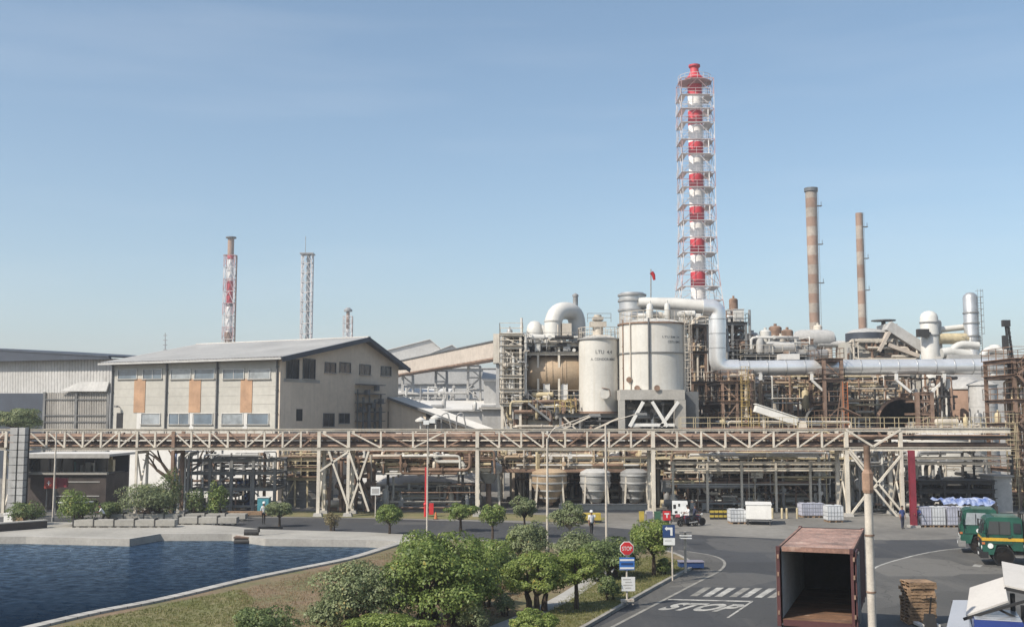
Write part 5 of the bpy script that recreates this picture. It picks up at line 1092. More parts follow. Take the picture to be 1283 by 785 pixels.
# white gooseneck columns on the right skyline
t = thing('absorber_column', 'silver domed absorber column, tallest on the right skyline', 'column vessel'); Ya = 140
def vessel(t, px, wpx, pyt, pyb, Y, m, rings=(), nm='shell'):
    r = wpx / 2 * MPP(Y); x = XP(px, Y, (pyt + pyb) / 2); zt_, zb_ = ZP(pyt, Y), ZP(pyb, Y)
    mb = MB(); mb.lathe([(r, zb_), (r, zt_ - r * 0.8), (r * 0.86, zt_ - r * 0.4), (r * 0.5, zt_ - r * 0.1), (0.01, zt_)], (x, Y, 0), 28); o = mb.build(nm, m, t)
    for py in rings: mb = MB(); mb.lathe([(r, -0.08), (r + 0.1, -0.08), (r + 0.1, 0.08), (r, 0.08)], (x, Y, ZP(py, Y)), 28); mb.build('flange', 'grey_pipe', o)
    return x, r
vessel(t, 1218.5, 18, 366, 520, Ya, 'silver_dull', (392, 405, 421, 430))
mb = MB(); ringrail(mb, XP(1218.5, Ya), Ya, 1.4, ZP(432, Ya), 14); mb.build('handrail', 'grey_steel', t); ladder(t, XP(1229, Ya), Ya - 0.8, ZP(440, Ya), ZP(372, Ya), 'grey_steel')
t = thing('absorber_column', 'white round-headed column joined to the taller silver one by cream pipes', 'column vessel')
vessel(t, 1166, 22, 389, 520, Ya, 'white_duct', (404, 420)); vessel(t, 1177, 9, 400, 520, Ya + 1, 'shed_grey', nm='side_pipe')
mb = MB(); mb.tube(P(1172, 424, Ya), P(1213, 424, Ya), 0.72, 18); mb.build('cross_pipe', 'pale_yellow', t); mb = MB(); mb.tube(P(1176, 413, Ya + 1), P(1213, 409, Ya + 1), 0.4, 14); mb.build('cross_pipe', 'white_duct', t)
mb = MB(); mb.box(P(1156, 417, Ya - 1.2), (1.4, 0.9, 1.0)); mb.beam(P(1150, 417, Ya - 1.2), P(1166, 417, Ya - 1.2), 0.2); mb.build('motor', 'dark_steel', t)
t = thing('roof_ducting', 'pale humped ducts on the roof below the tall silver column', 'duct')
for (p0, p1, p2, r) in (((1188, 446), (1200, 431), (1226, 433), 0.5), ((1230, 446), (1238, 437), (1262, 440), 0.42), ((1180, 442), (1192, 440), (1215, 444), 0.6)):
    mb = MB(); mb.path([P(p0[0], p0[1], Ya - 4), P(p1[0], p1[1], Ya - 4), P(p2[0], p2[1], Ya - 4)], r, 16, bend=1.2); mb.build('duct', 'white_duct', t)
mb = MB(); c = P(1247, 442, Ya - 3); mb.lathe([(0.9, -1), (0.9, 0.6), (0.6, 1.0), (0.01, 1.1)], (c.x, c.y, c.z), 18); mb.build('vent_hood', 'white_duct', t)
mb = MB(); mb.bx(XP(1172, Ya), XP(1264, Ya), Ya - 5, Ya + 5, 0, ZP(447, Ya)); mb.build('roof_block', 'shed_grey', t)
# round flat roofed hopper house with inclined ducts
t = thing('hopper_house', 'pale hopper house with dark round roof disc and sloping chutes', 'building'); Yq = 145
c = P(1085, 421, Yq); rq = 25 * MPP(Yq)
mb = MB(); mb.lathe([(rq * 0.95, -0.15), (rq, -0.1), (rq, 0.95), (rq * 0.7, 1.35), (0.01, 1.6)], (c.x, c.y, c.z - 0.6), 36); mb.build('roof_disc', 'fascia_dark', t)
mb = MB(); mb.lathe([(rq * 1.0, 0.95), (rq * 0.72, 1.4), (0.01, 1.7)], (c.x, c.y, c.z - 0.58), 36); mb.build('roof_cover', 'shed_grey', t)
mb = MB(); mb.bx(XP(1064, Yq), XP(1150, Yq), Yq - 1.5, Yq + 5, 0, ZP(428, Yq)); mb.build('wall', 'wall_beige', t)
mb = MB(); mb.bx(XP(1108, Yq), XP(1122, Yq), Yq - 2, Yq + 2, ZP(440, Yq), ZP(407, Yq)); mb.build('transfer_tower', 'shed_grey', t)
for (a, b, w_) in (((1112, 408), (1168, 444), 1.3), ((1112, 432), (1150, 446), 0.5), ((1100, 440), (1113, 416), 0.4)):
    mb = MB(); mb.beam(P(a[0], a[1], Yq - 2.6), P(b[0], b[1], Yq - 2.6), 1.2, w_); mb.build('chute', 'conveyor' if w_ < 1 else 'shed_grey', t)
mb = MB(); mb.lathe([(1.6, 0), (1.6, 0.12), (0.3, 0.2)], (XP(1111, Yq), Yq, ZP(402, Yq)), 20); mb.tube((XP(1111, Yq), Yq, ZP(407, Yq)), (XP(1111, Yq), Yq, ZP(402, Yq)), 0.3, 8); mb.build('vent_cap', 'fascia_grey', t)
for (a, b) in ((1066, 1072), (1098, 1106), (1118, 1128), (1132, 1142)): mb = MB(); mb.bx(XP(a, Yq), XP(b, Yq), Yq - 1.6, Yq - 1.45, ZP(446, Yq), ZP(436, Yq)); mb.build('opening', 'black', t)
pipes(t, 1064, 1150, 425, 450, Yq - 3, Yq - 1.6, 22, 101, ['cream_pipe', 'grey_pipe', 'rust_pipe'])
# crane
t = thing('crane_jib', 'dark lattice crane jib leaning on the far right skyline', 'crane')
p0, p1 = P(1269, 470, 118), P(1261.5, 406, 118)
for dx in (-0.22, 0.22):
    for dy in (-0.22, 0.22): mb = MB(); mb.beam(p0 + Vector((dx, dy, 0)), p1 + Vector((dx * 0.6, dy * 0.6, 0)), 0.1); mb.build('chord', 'dark_steel', t)
mb = MB()
for k in range(12):
    a = p0.lerp(p1, k / 12); b = p0.lerp(p1, (k + 1) / 12); s = 1 if k % 2 else -1; mb.beam(a + Vector((0.22 * s, -0.2, 0)), b + Vector((-0.22 * s, -0.2, 0)), 0.06); mb.beam(a + Vector((0.2, 0.2 * s, 0)), b + Vector((0.2, -0.2 * s, 0)), 0.06)
mb.build('lacing', 'dark_steel', t); mb = MB(); mb.box(p1 + Vector((-0.1, 0, 0.1)), (0.8, 0.5, 0.7)); mb.box(p1 + Vector((-0.3, 0, -2)), (0.5, 0.4, 1.5)); mb.build('head', 'dark_steel', t)
# ================================================================ CHIMNEYS
def lattice(t, levels, half, cx, cyy, mats, w_=0.16, ring=True, xbr=True, rails=()):
    """square lattice tower: levels are heights, half the half-width at each"""
    cs = [(-1, -1), (1, -1), (1, 1), (-1, 1)]
    for i in range(len(levels) - 1):
        z0, z1, h0, h1 = levels[i], levels[i + 1], half[i], half[i + 1]; m = mats[i % len(mats)]
        for (a, b) in cs: mb = MB(); mb.beam((cx + a * h0, cyy + b * h0, z0), (cx + a * h1, cyy + b * h1, z1), w_ * 1.5); mb.build('leg_section', m, t)
        mb = MB()
        for k in range(4):
            a, b = cs[k], cs[(k + 1) % 4]; p0 = Vector((cx + a[0] * h0, cyy + a[1] * h0, z0)); q0 = Vector((cx + b[0] * h0, cyy + b[1] * h0, z0))
            p1 = Vector((cx + a[0] * h1, cyy + a[1] * h1, z1)); q1 = Vector((cx + b[0] * h1, cyy + b[1] * h1, z1))
            if ring: mb.beam(p1, q1, w_ * 1.2)
            if xbr:
                mid = (p1 + q1) / 2; mb.beam(p0, mid, w_); mb.beam(q0, mid, w_)
        mb.build('bracing', m, t)
def banded(t, x, y, zs_, rs_, mats, n=24, nm='flue_section'):
    for i in range(len(zs_) - 1):
        mb = MB(); mb.lathe([(rs_[i], zs_[i]), (rs_[i + 1], zs_[i + 1])], (x, y, 0), n); mb.build(nm, mats[i % len(mats)], t)
Yk = 190.0; t = thing('lattice_chimney', 'tall red and white banded chimney inside a square lattice tower', 'chimney')
pys = [640, 520, 440, 400, 378, 361, 341, 319, 300, 279, 260, 238, 219.5, 197, 179, 158, 141, 124, 104]
kx = XP(875, Yk, 380); lv = [ZP(v, Yk) if v < 600 else 0.0 for v in pys]
hw = []
for v in pys: hw.append((20.5 if v <= 290 else 20.5 + (v - 290) * 0.028 if v < 345 else 22.2 + (v - 345) * 0.115) * MPP(Yk))
lattice(t, lv, hw, kx, Yk, ['lattice_white', 'lattice_red'], 0.075)
fz_ = [ZP(v, Yk) for v in [560, 400, 378, 360.5, 341, 320, 300, 279, 260, 238, 219, 196, 179, 158, 140, 121, 104]]
banded(t, kx, Yk, fz_, [1.3] * len(fz_), ['stack_red', 'stack_red', 'stack_white'][1:] if False else ['stack_white', 'stack_white', 'stack_red'][1:], 24)
mb = MB(); zt_ = ZP(104, Yk); mb.lathe([(1.05, zt_), (1.9, zt_ + 0.6), (1.2, zt_ + 1.2), (0.8, zt_ + 1.9), (0.75, ZP(86, Yk)), (1.05, ZP(84, Yk)), (1.05, ZP(82, Yk)), (0.8, ZP(82, Yk))], (kx, Yk, 0), 24); mb.build('cap', 'stack_red', t)
for i, z in enumerate(lv[4:]):
    h = hw[i + 4]; top = (i == len(lv[4:]) - 1)
    m = 'lattice_red' if top else 'lattice_white'
    mb = MB()
    if top: mb.lathe([(1.2, z - 0.5), (h * 1.05, z - 0.1), (h * 1.05, z), (1.2, z)], (kx, Yk, 0), 20)
    else:
        mb.bx(kx - h - 0.2, kx + h - 0.6, Yk - h - 0.2, Yk - h + 0.9, z - 0.06, z); mb.bx(kx - h - 0.2, kx - h + 0.9, Yk - h + 0.9, Yk + h, z - 0.06, z); mb.bx(kx + h - 1.6, kx + h, Yk - h + 0.9, Yk + h, z - 0.06, z)
    pl = mb.build('platform', m, t)
    mb = MB()
    if top: ringrail(mb, kx, Yk, h * 1.03, z, 16, 1.1, 0.06)
    else:
        handrail(mb, kx - h - 0.2, kx + h - 0.6, Yk - h - 0.2, z, 1.1, 2.0, t=0.05); handrail(mb, Yk - h, Yk + h, kx - h - 0.2, z, 1.1, 2.0, ax='y', t=0.05)
    mb.build('handrail', 'lattice_white', pl)
ladder(t, kx + 1.5, Yk - 1.2, lv[4], lv[-1], 'lattice_white', w_=0.6)
for i, z in enumerate(lv[5:-1]):
    if i % 2: h = hw[i + 5]; mb = MB(); mb.beam((kx + h * 0.62, Yk - h, z), (kx + h * 0.62, Yk - h, lv[i + 4]), 0.16); mb.build('white_post', 'stack_white', t)
def stack(px_b, px_t, pyt, pyb, Y, wt, wb, n, mats, label, cap=True):
    t = thing('banded_stack', label, 'chimney'); zt_, zb_ = ZP(pyt, Y), 0.0; xb_ = XP(px_b, Y, pyb); x = xb_
    zs_ = [zt_ + (ZP(pyb, Y) - zt_) * i / n for i in range(n + 1)] + [0.0]
    rs_ = [(wt + (wb - wt) * i / n) / 2 * MPP(Y) for i in range(n + 1)]; rs_.append(rs_[-1])
    banded(t, x, Y, zs_, rs_, mats)
    if cap: mb = MB(); mb.lathe([(rs_[0], -0.8), (rs_[0] * 1.18, -0.6), (rs_[0] * 1.18, 0.25), (rs_[0], 0.25)], (x, Y, zt_), 24); mb.build('cap_ring', 'fascia_grey', t)
    for k in range(3):
        z = zt_ + (ZP(pyb, Y) - zt_) * (0.12 + 0.27 * k); mb = MB(); mb.bx(x + rs_[0] * 0.5, x + rs_[0] + 1.1, Y - 0.6, Y + 0.6, z, z + 0.12); mb.beam((x + rs_[0] + 1.0, Y, z), (x + rs_[0] + 1.0, Y, z + 1.1), 0.1); mb.build('bracket', 'grey_steel', t)
    ladder(t, x + rs_[0] * 0.75, Y - rs_[0] * 0.9, ZP(pyb, Y), zt_, 'grey_steel', cage=False, w_=0.5)
    return t, x, rs_[0]
stack(1021, 1017, 237, 416, 260, 14.5, 12.5, 15, ['stack_old_white', 'stack_old_red'], 'weathered pale brown banded stack rising behind the silver duct, right of the lattice chimney')
stack(1081, 1077, 267, 414, 260, 9.0, 10.0, 9, ['stack_old_red', 'stack_old_white'], 'slim rust brown banded stack, rightmost on the skyline', cap=False)
# far left trio
t = thing('banded_stack', 'distant red and white stack with side ladder mast, left of the grey lattice mast', 'chimney'); Yl = 430; x = XP(288, Yl, 360)
zz = [ZP(v, Yl) for v in (298, 320, 325, 345, 352, 380, 384, 410, 416)] + [0.0]
banded(t, x, Yl, zz, [1.25] * 6 + [1.5] * 4, ['stack_old_red', 'stack_red', 'stack_white', 'stack_white', 'stack_red', 'fascia_grey', 'stack_white', 'stack_white', 'stack_old_red'])
mb = MB(); mb.lathe([(1.4, -0.4), (2.1, -0.3), (2.1, 0.2), (1.4, 0.2)], (x, Yl, ZP(297.5, Yl)), 20); mb.build('cap_ring', 'fascia_grey', t)
mb = MB(); mb.tube((x + 2.4, Yl, ZP(440, Yl)), (x + 2.4, Yl, ZP(320, Yl)), 0.28, 8); mb.beam((x - 3, Yl, ZP(320, Yl)), (x + 2.6, Yl, ZP(320, Yl)), 0.35)
for v in (345, 379, 400): mb.beam((x, Yl, ZP(v, Yl)), (x + 2.6, Yl, ZP(v, Yl)), 0.3)
mb.build('ladder_mast', 'rust_pipe', t)
lattice(t, [0.0] + [ZP(v, Yl) for v in (425, 410, 395, 380, 365, 350, 335, 320)], [2.1] * 9, x, Yl, ['lattice_white', 'lattice_red'], 0.16)
t = thing('lattice_mast', 'distant pale grey lattice mast behind the workshop ridge', 'mast'); Ym = 420; x = XP(384.5, Ym, 370)
lv = [0] + [ZP(v, Ym) for v in (430, 418, 405, 390, 378, 366, 354, 342, 330, 319)]
lattice(t, lv, [3.2] + [2.0] * 10, x, Ym, ['lattice_white'], 0.19); mb = MB(); mb.tube((x + 0.4, Ym, 0), (x + 0.4, Ym, lv[-1] + 0.5), 0.7, 12); mb.build('flue', 'grey_pipe', t)
mb = MB(); mb.bx(x - 2.6, x + 2.6, Ym - 2.6, Ym + 2.6, lv[-1], lv[-1] + 0.5); mb.tube((x - 0.9, Ym, lv[-1]), (x - 0.9, Ym, ZP(296, Ym)), 0.12, 6); mb.build('top_platform', 'grey_pipe', t)
t = thing('banded_stack', 'smallest distant red topped stack behind the workshop ridge', 'chimney'); Yn = 500; x = XP(436, Yn, 400)
banded(t, x, Yn, [0, ZP(412, Yn), ZP(390, Yn)], [0.8, 0.8, 0.8], ['stack_white', 'stack_old_red']); lattice(t, [0.0] + [ZP(v, Yn) for v in (425, 415, 405, 396)], [2.0] * 5, x, Yn, ['lattice_white'], 0.16); mb = MB(); mb.lathe([(1.2, -0.5), (2.0, -0.4), (2.0, 0.4), (0.8, 1.4)], (x, Yn, ZP(389, Yn)), 14); mb.build('cap_ring', 'grey_pipe', t)
mb = MB(); mb.beam((x + 2, Yn, 0), (x + 2, Yn, ZP(396, Yn)), 0.3); mb.build('ladder_mast', 'stack_old_red', t)
t = thing('lightning_mast', 'hair thin distant mast over the left end of the workshop roof', 'mast'); mb = MB(); mb.tube(P(207, 470, 420), P(207, 417, 420), 0.35, 6, r2=0.15); mb.build('pole', 'grey_pipe', t)
mb = MB()
for k in range(5): p = P(207, 420 + k * 6, 420); mb.box(p, (1.6, 0.3, 0.25))
mb.build('crossarm', 'grey_pipe', t)
t = thing('windsock', 'small red windsock on a thin pole above the wide white tank', 'windsock'); mb = MB(); mb.tube(P(815.5, 395, 125), P(815.5, 337, 125), 0.07, 6); mb.build('pole', 'grey_pipe', t)
p = P(816, 341, 125); mb = MB(); mb.path([p, p + Vector((0.25, 0, -0.3)), p + Vector((0.35, 0, -0.9))], [0.26, 0.22, 0.14], 10); mb.build('sock', 'sign_red', t)

# ================================================================ FAR PLANT BETWEEN WORKSHOP AND TANKS
t = thing('conveyor_gallery', 'long tan covered conveyor rising to the cream tower', 'conveyor')
a, b = P(488, 464, 215), P(630, 437.5, 158); 
mb = MB(); mb.beam(a, b, 2.4, 2.35); g_ = mb.build('gallery', 'conveyor', t)
mb = MB(); mb.beam(a + Vector((0, 0, 1.25)), b + Vector((0, 0, 1.25)), 2.8, 0.16); mb.build('roof', 'fascia_grey', g_); mb = MB(); mb.beam(a - Vector((0, 0, 1.3)), b - Vector((0, 0, 1.3)), 2.5, 0.2); mb.build('floor_truss', 'rust_pipe', g_)
for k in range(1, 8): p = a.lerp(b, k / 8 - 0.03); mb = MB(); mb.box(p + Vector((-0.2, -1.25, 0.1)), (0.5, 0.3, 0.5)); mb.build('vent', 'grey_steel', g_)
for px in (511, 553, 594):
    k = (px - 488) / 142; k = k * 158 / (158 * k + 215 * (1 - k)) if False else k * 0.9 + 0.03 * 0; p = a.lerp(b, min(0.98, k)); 
    Yt = p.y; x = XP(px, Yt, 480); zt_ = p.z - 1.35
    lv = [0, zt_ * 0.25, zt_ * 0.5, zt_ * 0.75, zt_]; hs = [1.3, 1.2, 1.1, 1.0, 0.95]; 
    cs = [(-1, -1), (1, -1), (1, 1), (-1, 1)]
    for (ca, cb) in cs: mb = MB(); mb.beam((x + ca * 1.3, Yt + cb * 1.3, 0), (x + ca * 0.95, Yt + cb * 0.95, zt_), 0.32); mb.build('trestle_leg', 'shed_grey', t)
    mb = MB(); m_ = 9
    for i in range(m_):
        z0, z1 = zt_ * i / m_, zt_ * (i + 1) / m_; s = 1 if i % 2 else -1
        for yy in (-1.1, 1.1): mb.beam((x - 1.1 * s, Yt + yy, z0), (x + 1.1 * s, Yt + yy, z1), 0.18); mb.beam((x - 1.1, Yt + yy, z1), (x + 1.1, Yt + yy, z1), 0.16)
    mb.build('trestle_lacing', 'shed_grey', t)
t = thing('transfer_box', 'cream box at the head of the covered conveyor', 'transfer box'); c = P(632, 437, 156); mb = MB(); mb.box(c, (3.2, 3, 4.2)); mb.build('body', 'cream_steel', t); mb = MB(); mb.bx(c.x - 1.2, c.x + 1.2, c.y - 1, c.y + 1, 0, c.z - 2.1); mb.build('tower', 'shed_grey', t)
def shed(px0, px1, pye, pyr, Y, dep, label, mw='shed_grey', mr='roof_sheet', ridge=None, lamp=False):
    """a gabled hall whose ridge runs away from the camera"""
    t = thing('far_shed', label, 'shed'); x0, x1 = XP(px0, Y), XP(px1, Y); ze, zr = ZP(pye, Y), ZP(pyr, Y); xr = XP(ridge, Y) if ridge else (x0 + x1) / 2
    mb = MB(); mb._add([(x0, Y, 0), (x1, Y, 0), (x1, Y, ze), (xr, Y, zr - 0.1), (x0, Y, ze), (x0, Y + dep, 0), (x1, Y + dep, 0), (x1, Y + dep, ze), (xr, Y + dep, zr - 0.1), (x0, Y + dep, ze)],
                       [(0, 1, 2, 3, 4), (9, 8, 7, 6, 5), (1, 6, 7, 2), (0, 4, 9, 5)]); mb.build('wall', mw, t)
    mb = MB(); mb.slab([(x0 - 0.5, Y - 0.6, ze + 0.02), (xr, Y - 0.6, zr + 0.12), (xr, Y + dep, zr + 0.12), (x0 - 0.5, Y + dep, ze + 0.02)], 0.15); mb.slab([(xr, Y - 0.6, zr + 0.12), (x1 + 0.5, Y - 0.6, ze + 0.02), (x1 + 0.5, Y + dep, ze + 0.02), (xr, Y + dep, zr + 0.12)], 0.15); mb.build('roof', mr, t)
    return t
def flat(px0, px1, pyt, Y, dep, label, mw='shed_grey', mr='wall_white', slope=0.0, wins=0, lip=0.25):
    t = thing('far_building', label, 'building'); x0, x1 = XP(px0, Y), XP(px1, Y); z = ZP(pyt, Y)
    mb = MB(); mb.bx(x0, x1, Y, Y + dep, 0, z); mb.build('wall', mw, t)
    mb = MB(); mb.slab([(x0 - 0.4, Y - 0.5, z + 0.05), (x1 + 0.4, Y - 0.5, z + 0.05), (x1 + 0.4, Y + dep + 0.5, z + 0.06 + slope), (x0 - 0.4, Y + dep + 0.5, z + 0.06 + slope)], -lip); mb.build('roof', mr, t)
    for k in range(wins):
        xx = x0 + (x1 - x0) * (k + 0.5) / wins; w2 = (x1 - x0) / wins * 0.32; mb = MB(); mb.bx(xx - w2, xx + w2, Y - 0.06, Y + 0.05, z * 0.55, z * 0.8); mb.build('window', 'glass_dark', t)
    return t
shed(440, 566, 450, 425, 330, 60, 'distant hall with pale gabled roof behind the conveyor, left of its twin', 'shed_grey', 'wall_white', ridge=538)
shed(500, 600, 458, 432, 310, 60, 'second distant gabled hall just right of the first behind the conveyor', 'shed_grey', 'wall_white', ridge=566)
flat(470, 640, 462, 290, 30, 'large pale blue-grey hall wall seen under the conveyor', 'shed_grey', 'shed_grey')
flat(480, 588, 482, 240, 20, 'long blue-grey building with window row under the conveyor', 'shed_grey', 'grey_steel', wins=11)
flat(498, 560, 494, 205, 12, 'low white shed with square windows under the conveyor', 'shed_grey', 'wall_white', slope=1.2, wins=8)
flat(566, 606, 501, 190, 10, 'white block house between the conveyor trestles', 'wall_white', 'wall_white')
flat(506, 625, 515, 160, 16, 'low white sheet roof beyond the lean-to shed', 'wall_white', 'wall_white', slope=1.6, wins=5)
flat(606, 645, 477, 170, 12, 'pale grey gabled block left of the cream tower', 'shed_grey', 'shed_grey', slope=2.0)
flat(604, 632, 513, 128, 6, 'small grey block shed at the foot of the drum tower', 'shed_grey', 'concrete')
flat(640, 870, 455, 175, 20, 'pale process hall hidden behind the white tanks', 'conveyor', 'shed_grey', wins=12)
flat(868, 1010, 446, 165, 20, 'tan process hall behind the silver duct elbow', 'conveyor', 'shed_grey', wins=9)
flat(1008, 1620, 452, 170, 20, 'long pale process hall behind the silver duct', 'wall_beige', 'shed_grey', wins=30)
flat(-120, 150, 470, 260, 20, 'distant shed behind the grey warehouse', 'shed_grey', 'shed_grey')
t = thing('roof_tank_row', 'row of small tanks and pipes on the low white roofs under the conveyor', 'tank row')
kit(t, 500, 620, 505, 515, 158, 162, 14, 110, ['shed_grey', 'grey_pipe', 'white_duct'], size=(0.5, 0.9), sit=[ZP(514, 160)]); pipes(t, 500, 625, 485, 515, 175, 185, 26, 111, ['shed_grey', 'grey_pipe', 'white_duct'], 0.08, 0.2)
t = thing('roof_vent', 'curved pale vent pipes on the shed roof left of the drum tower', 'pipe'); 
for px in (553, 572): mb = MB(); p = P(px, 540, 122); mb.path([p, P(px, 519, 122), P(px + 8, 516, 122), P(px + 13, 540, 122)], 0.08, 8, bend=0.7); mb.build('pipe', 'grey_pipe', t)
for px in (527, 546): mb = MB(); mb.tube(P(px, 540, 121), P(px, 522, 121), 0.1, 8); mb.lathe([(0.2, 0), (0.6, 0.1), (0.6, 0.3), (0.1, 0.6)], P(px, 529 if px < 540 else 526, 121), 12); mb.build('pipe', 'white_duct', t)

# filler pipe racks that stand between bridge and the tanks
t = thing('pipe_rack', 'cream and rust pipe rack seen through and above the bridge, left of the hoppers', 'pipe rack')
frame(t, 500, 625, 107, 4, [560, 548], 5, 'cream_steel', 'rust_pipe', brace=0.2, decks=False, cw=0.2); pipes(t, 490, 630, 540, 566, 107, 111, 30, 121, ['rust_pipe', 'brown_steel', 'cream_pipe', 'dark_steel'], 0.08, 0.2)
t = thing('pipe_rack', 'dense brown pipe rack behind the bridge truss, under the white tanks', 'pipe rack')
frame(t, 626, 868, 109, 2.5, [560, 545], 8, 'cream_steel', 'rust_pipe', brace=0.2, decks=False, cw=0.2); pipes(t, 626, 868, 536, 566, 108.7, 111, 46, 122, ['rust_pipe', 'brown_steel', 'cream_pipe', 'dark_steel', 'grey_pipe'], 0.08, 0.2)
t = thing('pipe_rack', 'dense pipe rack behind the bridge truss, right of the concrete table', 'pipe rack')
frame(t, 868, 1062, 108.5, 4, [560, 545], 6, 'brown_steel', 'pale_yellow', brace=0.2, decks=False, cw=0.22); pipes(t, 868, 1064, 528, 566, 108.5, 113, 60, 123, ['rust_pipe', 'brown_steel', 'cream_pipe', 'dark_steel', 'grey_pipe', 'pale_yellow'], 0.07, 0.18)
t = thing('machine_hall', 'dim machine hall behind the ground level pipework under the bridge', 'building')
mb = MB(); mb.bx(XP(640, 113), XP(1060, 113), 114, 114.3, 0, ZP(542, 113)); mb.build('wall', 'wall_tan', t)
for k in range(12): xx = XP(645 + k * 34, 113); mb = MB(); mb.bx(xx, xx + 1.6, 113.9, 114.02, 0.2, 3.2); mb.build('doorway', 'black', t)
# ================================================================ VEHICLES
def wheel(t, x, y, r, w_=0.28, m='rim', ax='y'):
    mb = MB(); mb.lathe([(r * 0.62, -w_ / 2), (r * 0.9, -w_ / 2), (r, -w_ * 0.36), (r, w_ * 0.36), (r * 0.9, w_ / 2), (r * 0.62, w_ / 2), (r * 0.62, -w_ / 2)], (x, y, r), 28, axis=ax); o = mb.build('wheel', 'tyre', t)
    mb = MB(); mb.lathe([(0.05, -w_ * 0.22), (r * 0.25, -w_ * 0.36), (r * 0.3, -w_ * 0.2), (r * 0.55, -w_ * 0.1), (r * 0.63, -w_ * 0.42), (r * 0.63, w_ * 0.42), (0.05, w_ * 0.4)], (x, y, r), 20, axis=ax); mb.build('rim', m, o)
    return o
def truck(loc, rz, label, stripe, roundel):
    """cab-over truck, nose towards local -x, driver door towards local -y; origin under the nose"""
    t = thing('truck', label, 'truck', loc, rz, 'green cab-over trucks')
    W = 2.35; hb, hw_, ht = 0.62, 1.72, 2.72
    mb = MB(); prof = [(0.08, hb), (0.0, 0.95), (0.0, hw_), (0.20, ht - 0.16), (0.34, ht - 0.03), (0.5, ht), (2.02, ht), (2.12, ht - 0.08), (2.14, hb + 0.25), (1.62, hb + 0.25), (1.45, 1.18), (0.75, 1.18), (0.58, hb)]
    n = len(prof); L = [(p[0], -W / 2 + (0.06 if p[1] > hw_ + 0.1 else 0), p[1]) for p in prof] + [(p[0], W / 2 - (0.06 if p[1] > hw_ + 0.1 else 0), p[1]) for p in prof]
    mb._add(L, [tuple(range(n)), tuple(range(2 * n - 1, n - 1, -1))] + [(i, i + n, (i + 1) % n + n, (i + 1) % n) for i in range(n)]); cab = mb.build('cab', 'truck_green', t)
    mb = MB(); mb.slab([(0.0, -W / 2 + 0.12, hw_ + 0.04), (0.0, W / 2 - 0.12, hw_ + 0.04), (0.185, W / 2 - 0.2, ht - 0.2), (0.185, -W / 2 + 0.2, ht - 0.2)], -0.02); mb.build('windscreen', 'glass_dark', t)
    for s in (-1, 1):
        y = s * (W / 2 - 0.055); mb = MB(); mb._add([(0.28, y + s * 0.075, hw_ + 0.05), (1.5, y + s * 0.075, hw_ + 0.05), (1.5, y + s * 0.025, ht - 0.22), (0.42, y + s * 0.025, ht - 0.22), (0.28, y - s * 0.03, hw_ + 0.05), (1.5, y - s * 0.03, hw_ + 0.05), (1.5, y - s * 0.03, ht - 0.22), (0.42, y - s * 0.03, ht - 0.22)], [(0, 1, 2, 3), (7, 6, 5, 4), (0, 4, 5, 1), (1, 5, 6, 2), (2, 6, 7, 3), (3, 7, 4, 0)])
        dr = MB(); dr.bx(0.56, 1.58, y + s * 0.055 - 0.012, y + s * 0.055 + 0.012, hb + 0.62, hw_ + 0.02); d_ = dr.build('door', 'truck_green', t); mb.build('side_window', 'glass_dark' if stripe else 'glass_pale', d_)  # pale glass colour paints in a reflection on the unstriped truck
        gp = MB()
        for xx in (0.24, 1.59): gp.bx(xx - 0.012, xx + 0.012, s * (W / 2 + 0.004) - 0.006, s * (W / 2 + 0.004) + 0.006, hb + 0.6, hw_ + 0.02)
        gp.bx(0.24, 1.59, s * (W / 2 + 0.004) - 0.006, s * (W / 2 + 0.004) + 0.006, hb + 0.585, hb + 0.61); gp.bx(0.9, 0.93, s * (W / 2 + 0.022) - 0.02, s * (W / 2 + 0.022) + 0.004, hw_ + 0.06, ht - 0.24); gp.build('panel_gap', 'black', d_)
        hd = MB(); hd.bx(1.36, 1.52, y + s * 0.075 - 0.02, y + s * 0.075 + 0.02, hw_ - 0.16, hw_ - 0.1); hd.build('handle', 'black', d_)
        mb = MB(); mb.bx(1.66, 2.04, y + s * 0.06 - 0.03, y + s * 0.06 + 0.012, hw_ + 0.15, ht - 0.3); mb.build('rear_quarter_window', 'sign_white' if not stripe else 'glass_dark', t)  # white pane colour paints in the bright look of the glass
        mb = MB(); mb.beam((0.2, s * W / 2, ht - 0.3), (0.05, s * (W / 2 + 0.28), ht - 0.35), 0.03); mb.beam((0.2, s * W / 2, hw_ + 0.1), (0.05, s * (W / 2 + 0.28), hw_ + 0.15), 0.03); mb.box((0.05, s * (W / 2 + 0.3), hw_ + 0.5), (0.08, 0.2, 0.42)); mb.build('mirror', 'black', t)
        mb = MB(); mb.lathe([(0.01, -0.02), (0.12, -0.02), (0.13, 0.03), (0.01, 0.03)], (0.0, s * 0.78, 0.98), 14, axis='x'); mb.build('headlight', 'sign_white', t)
        mb = MB(); mb.lathe([(0.52, -0.12), (0.58, -0.12), (0.58, 0.12), (0.52, 0.12), (0.52, -0.12)], (1.1, s * (W / 2 - 0.2), 0.55), 20, axis='y'); mb.build('wheel_arch', 'black', t)
        wheel(t, 1.1, s * (W / 2 - 0.22), 0.5)
        for xx in (4.6, 5.7): wheel(t, xx, s * (W / 2 - 0.3), 0.5, 0.5)
    mb = MB(); mb.bx(-0.12, 0.3, -W / 2 - 0.02, W / 2 + 0.02, 0.42, 0.78); mb.build('bumper', 'grey_steel' if not stripe else 'black', t)
    mb = MB(); mb.bx(-0.02, 0.02, -0.8, 0.8, 1.12, 1.45)
    for k in range(4): mb.bx(-0.035, -0.02, -0.78, 0.78, 1.14 + k * 0.08, 1.18 + k * 0.08)
    mb.build('grille', 'black', t)
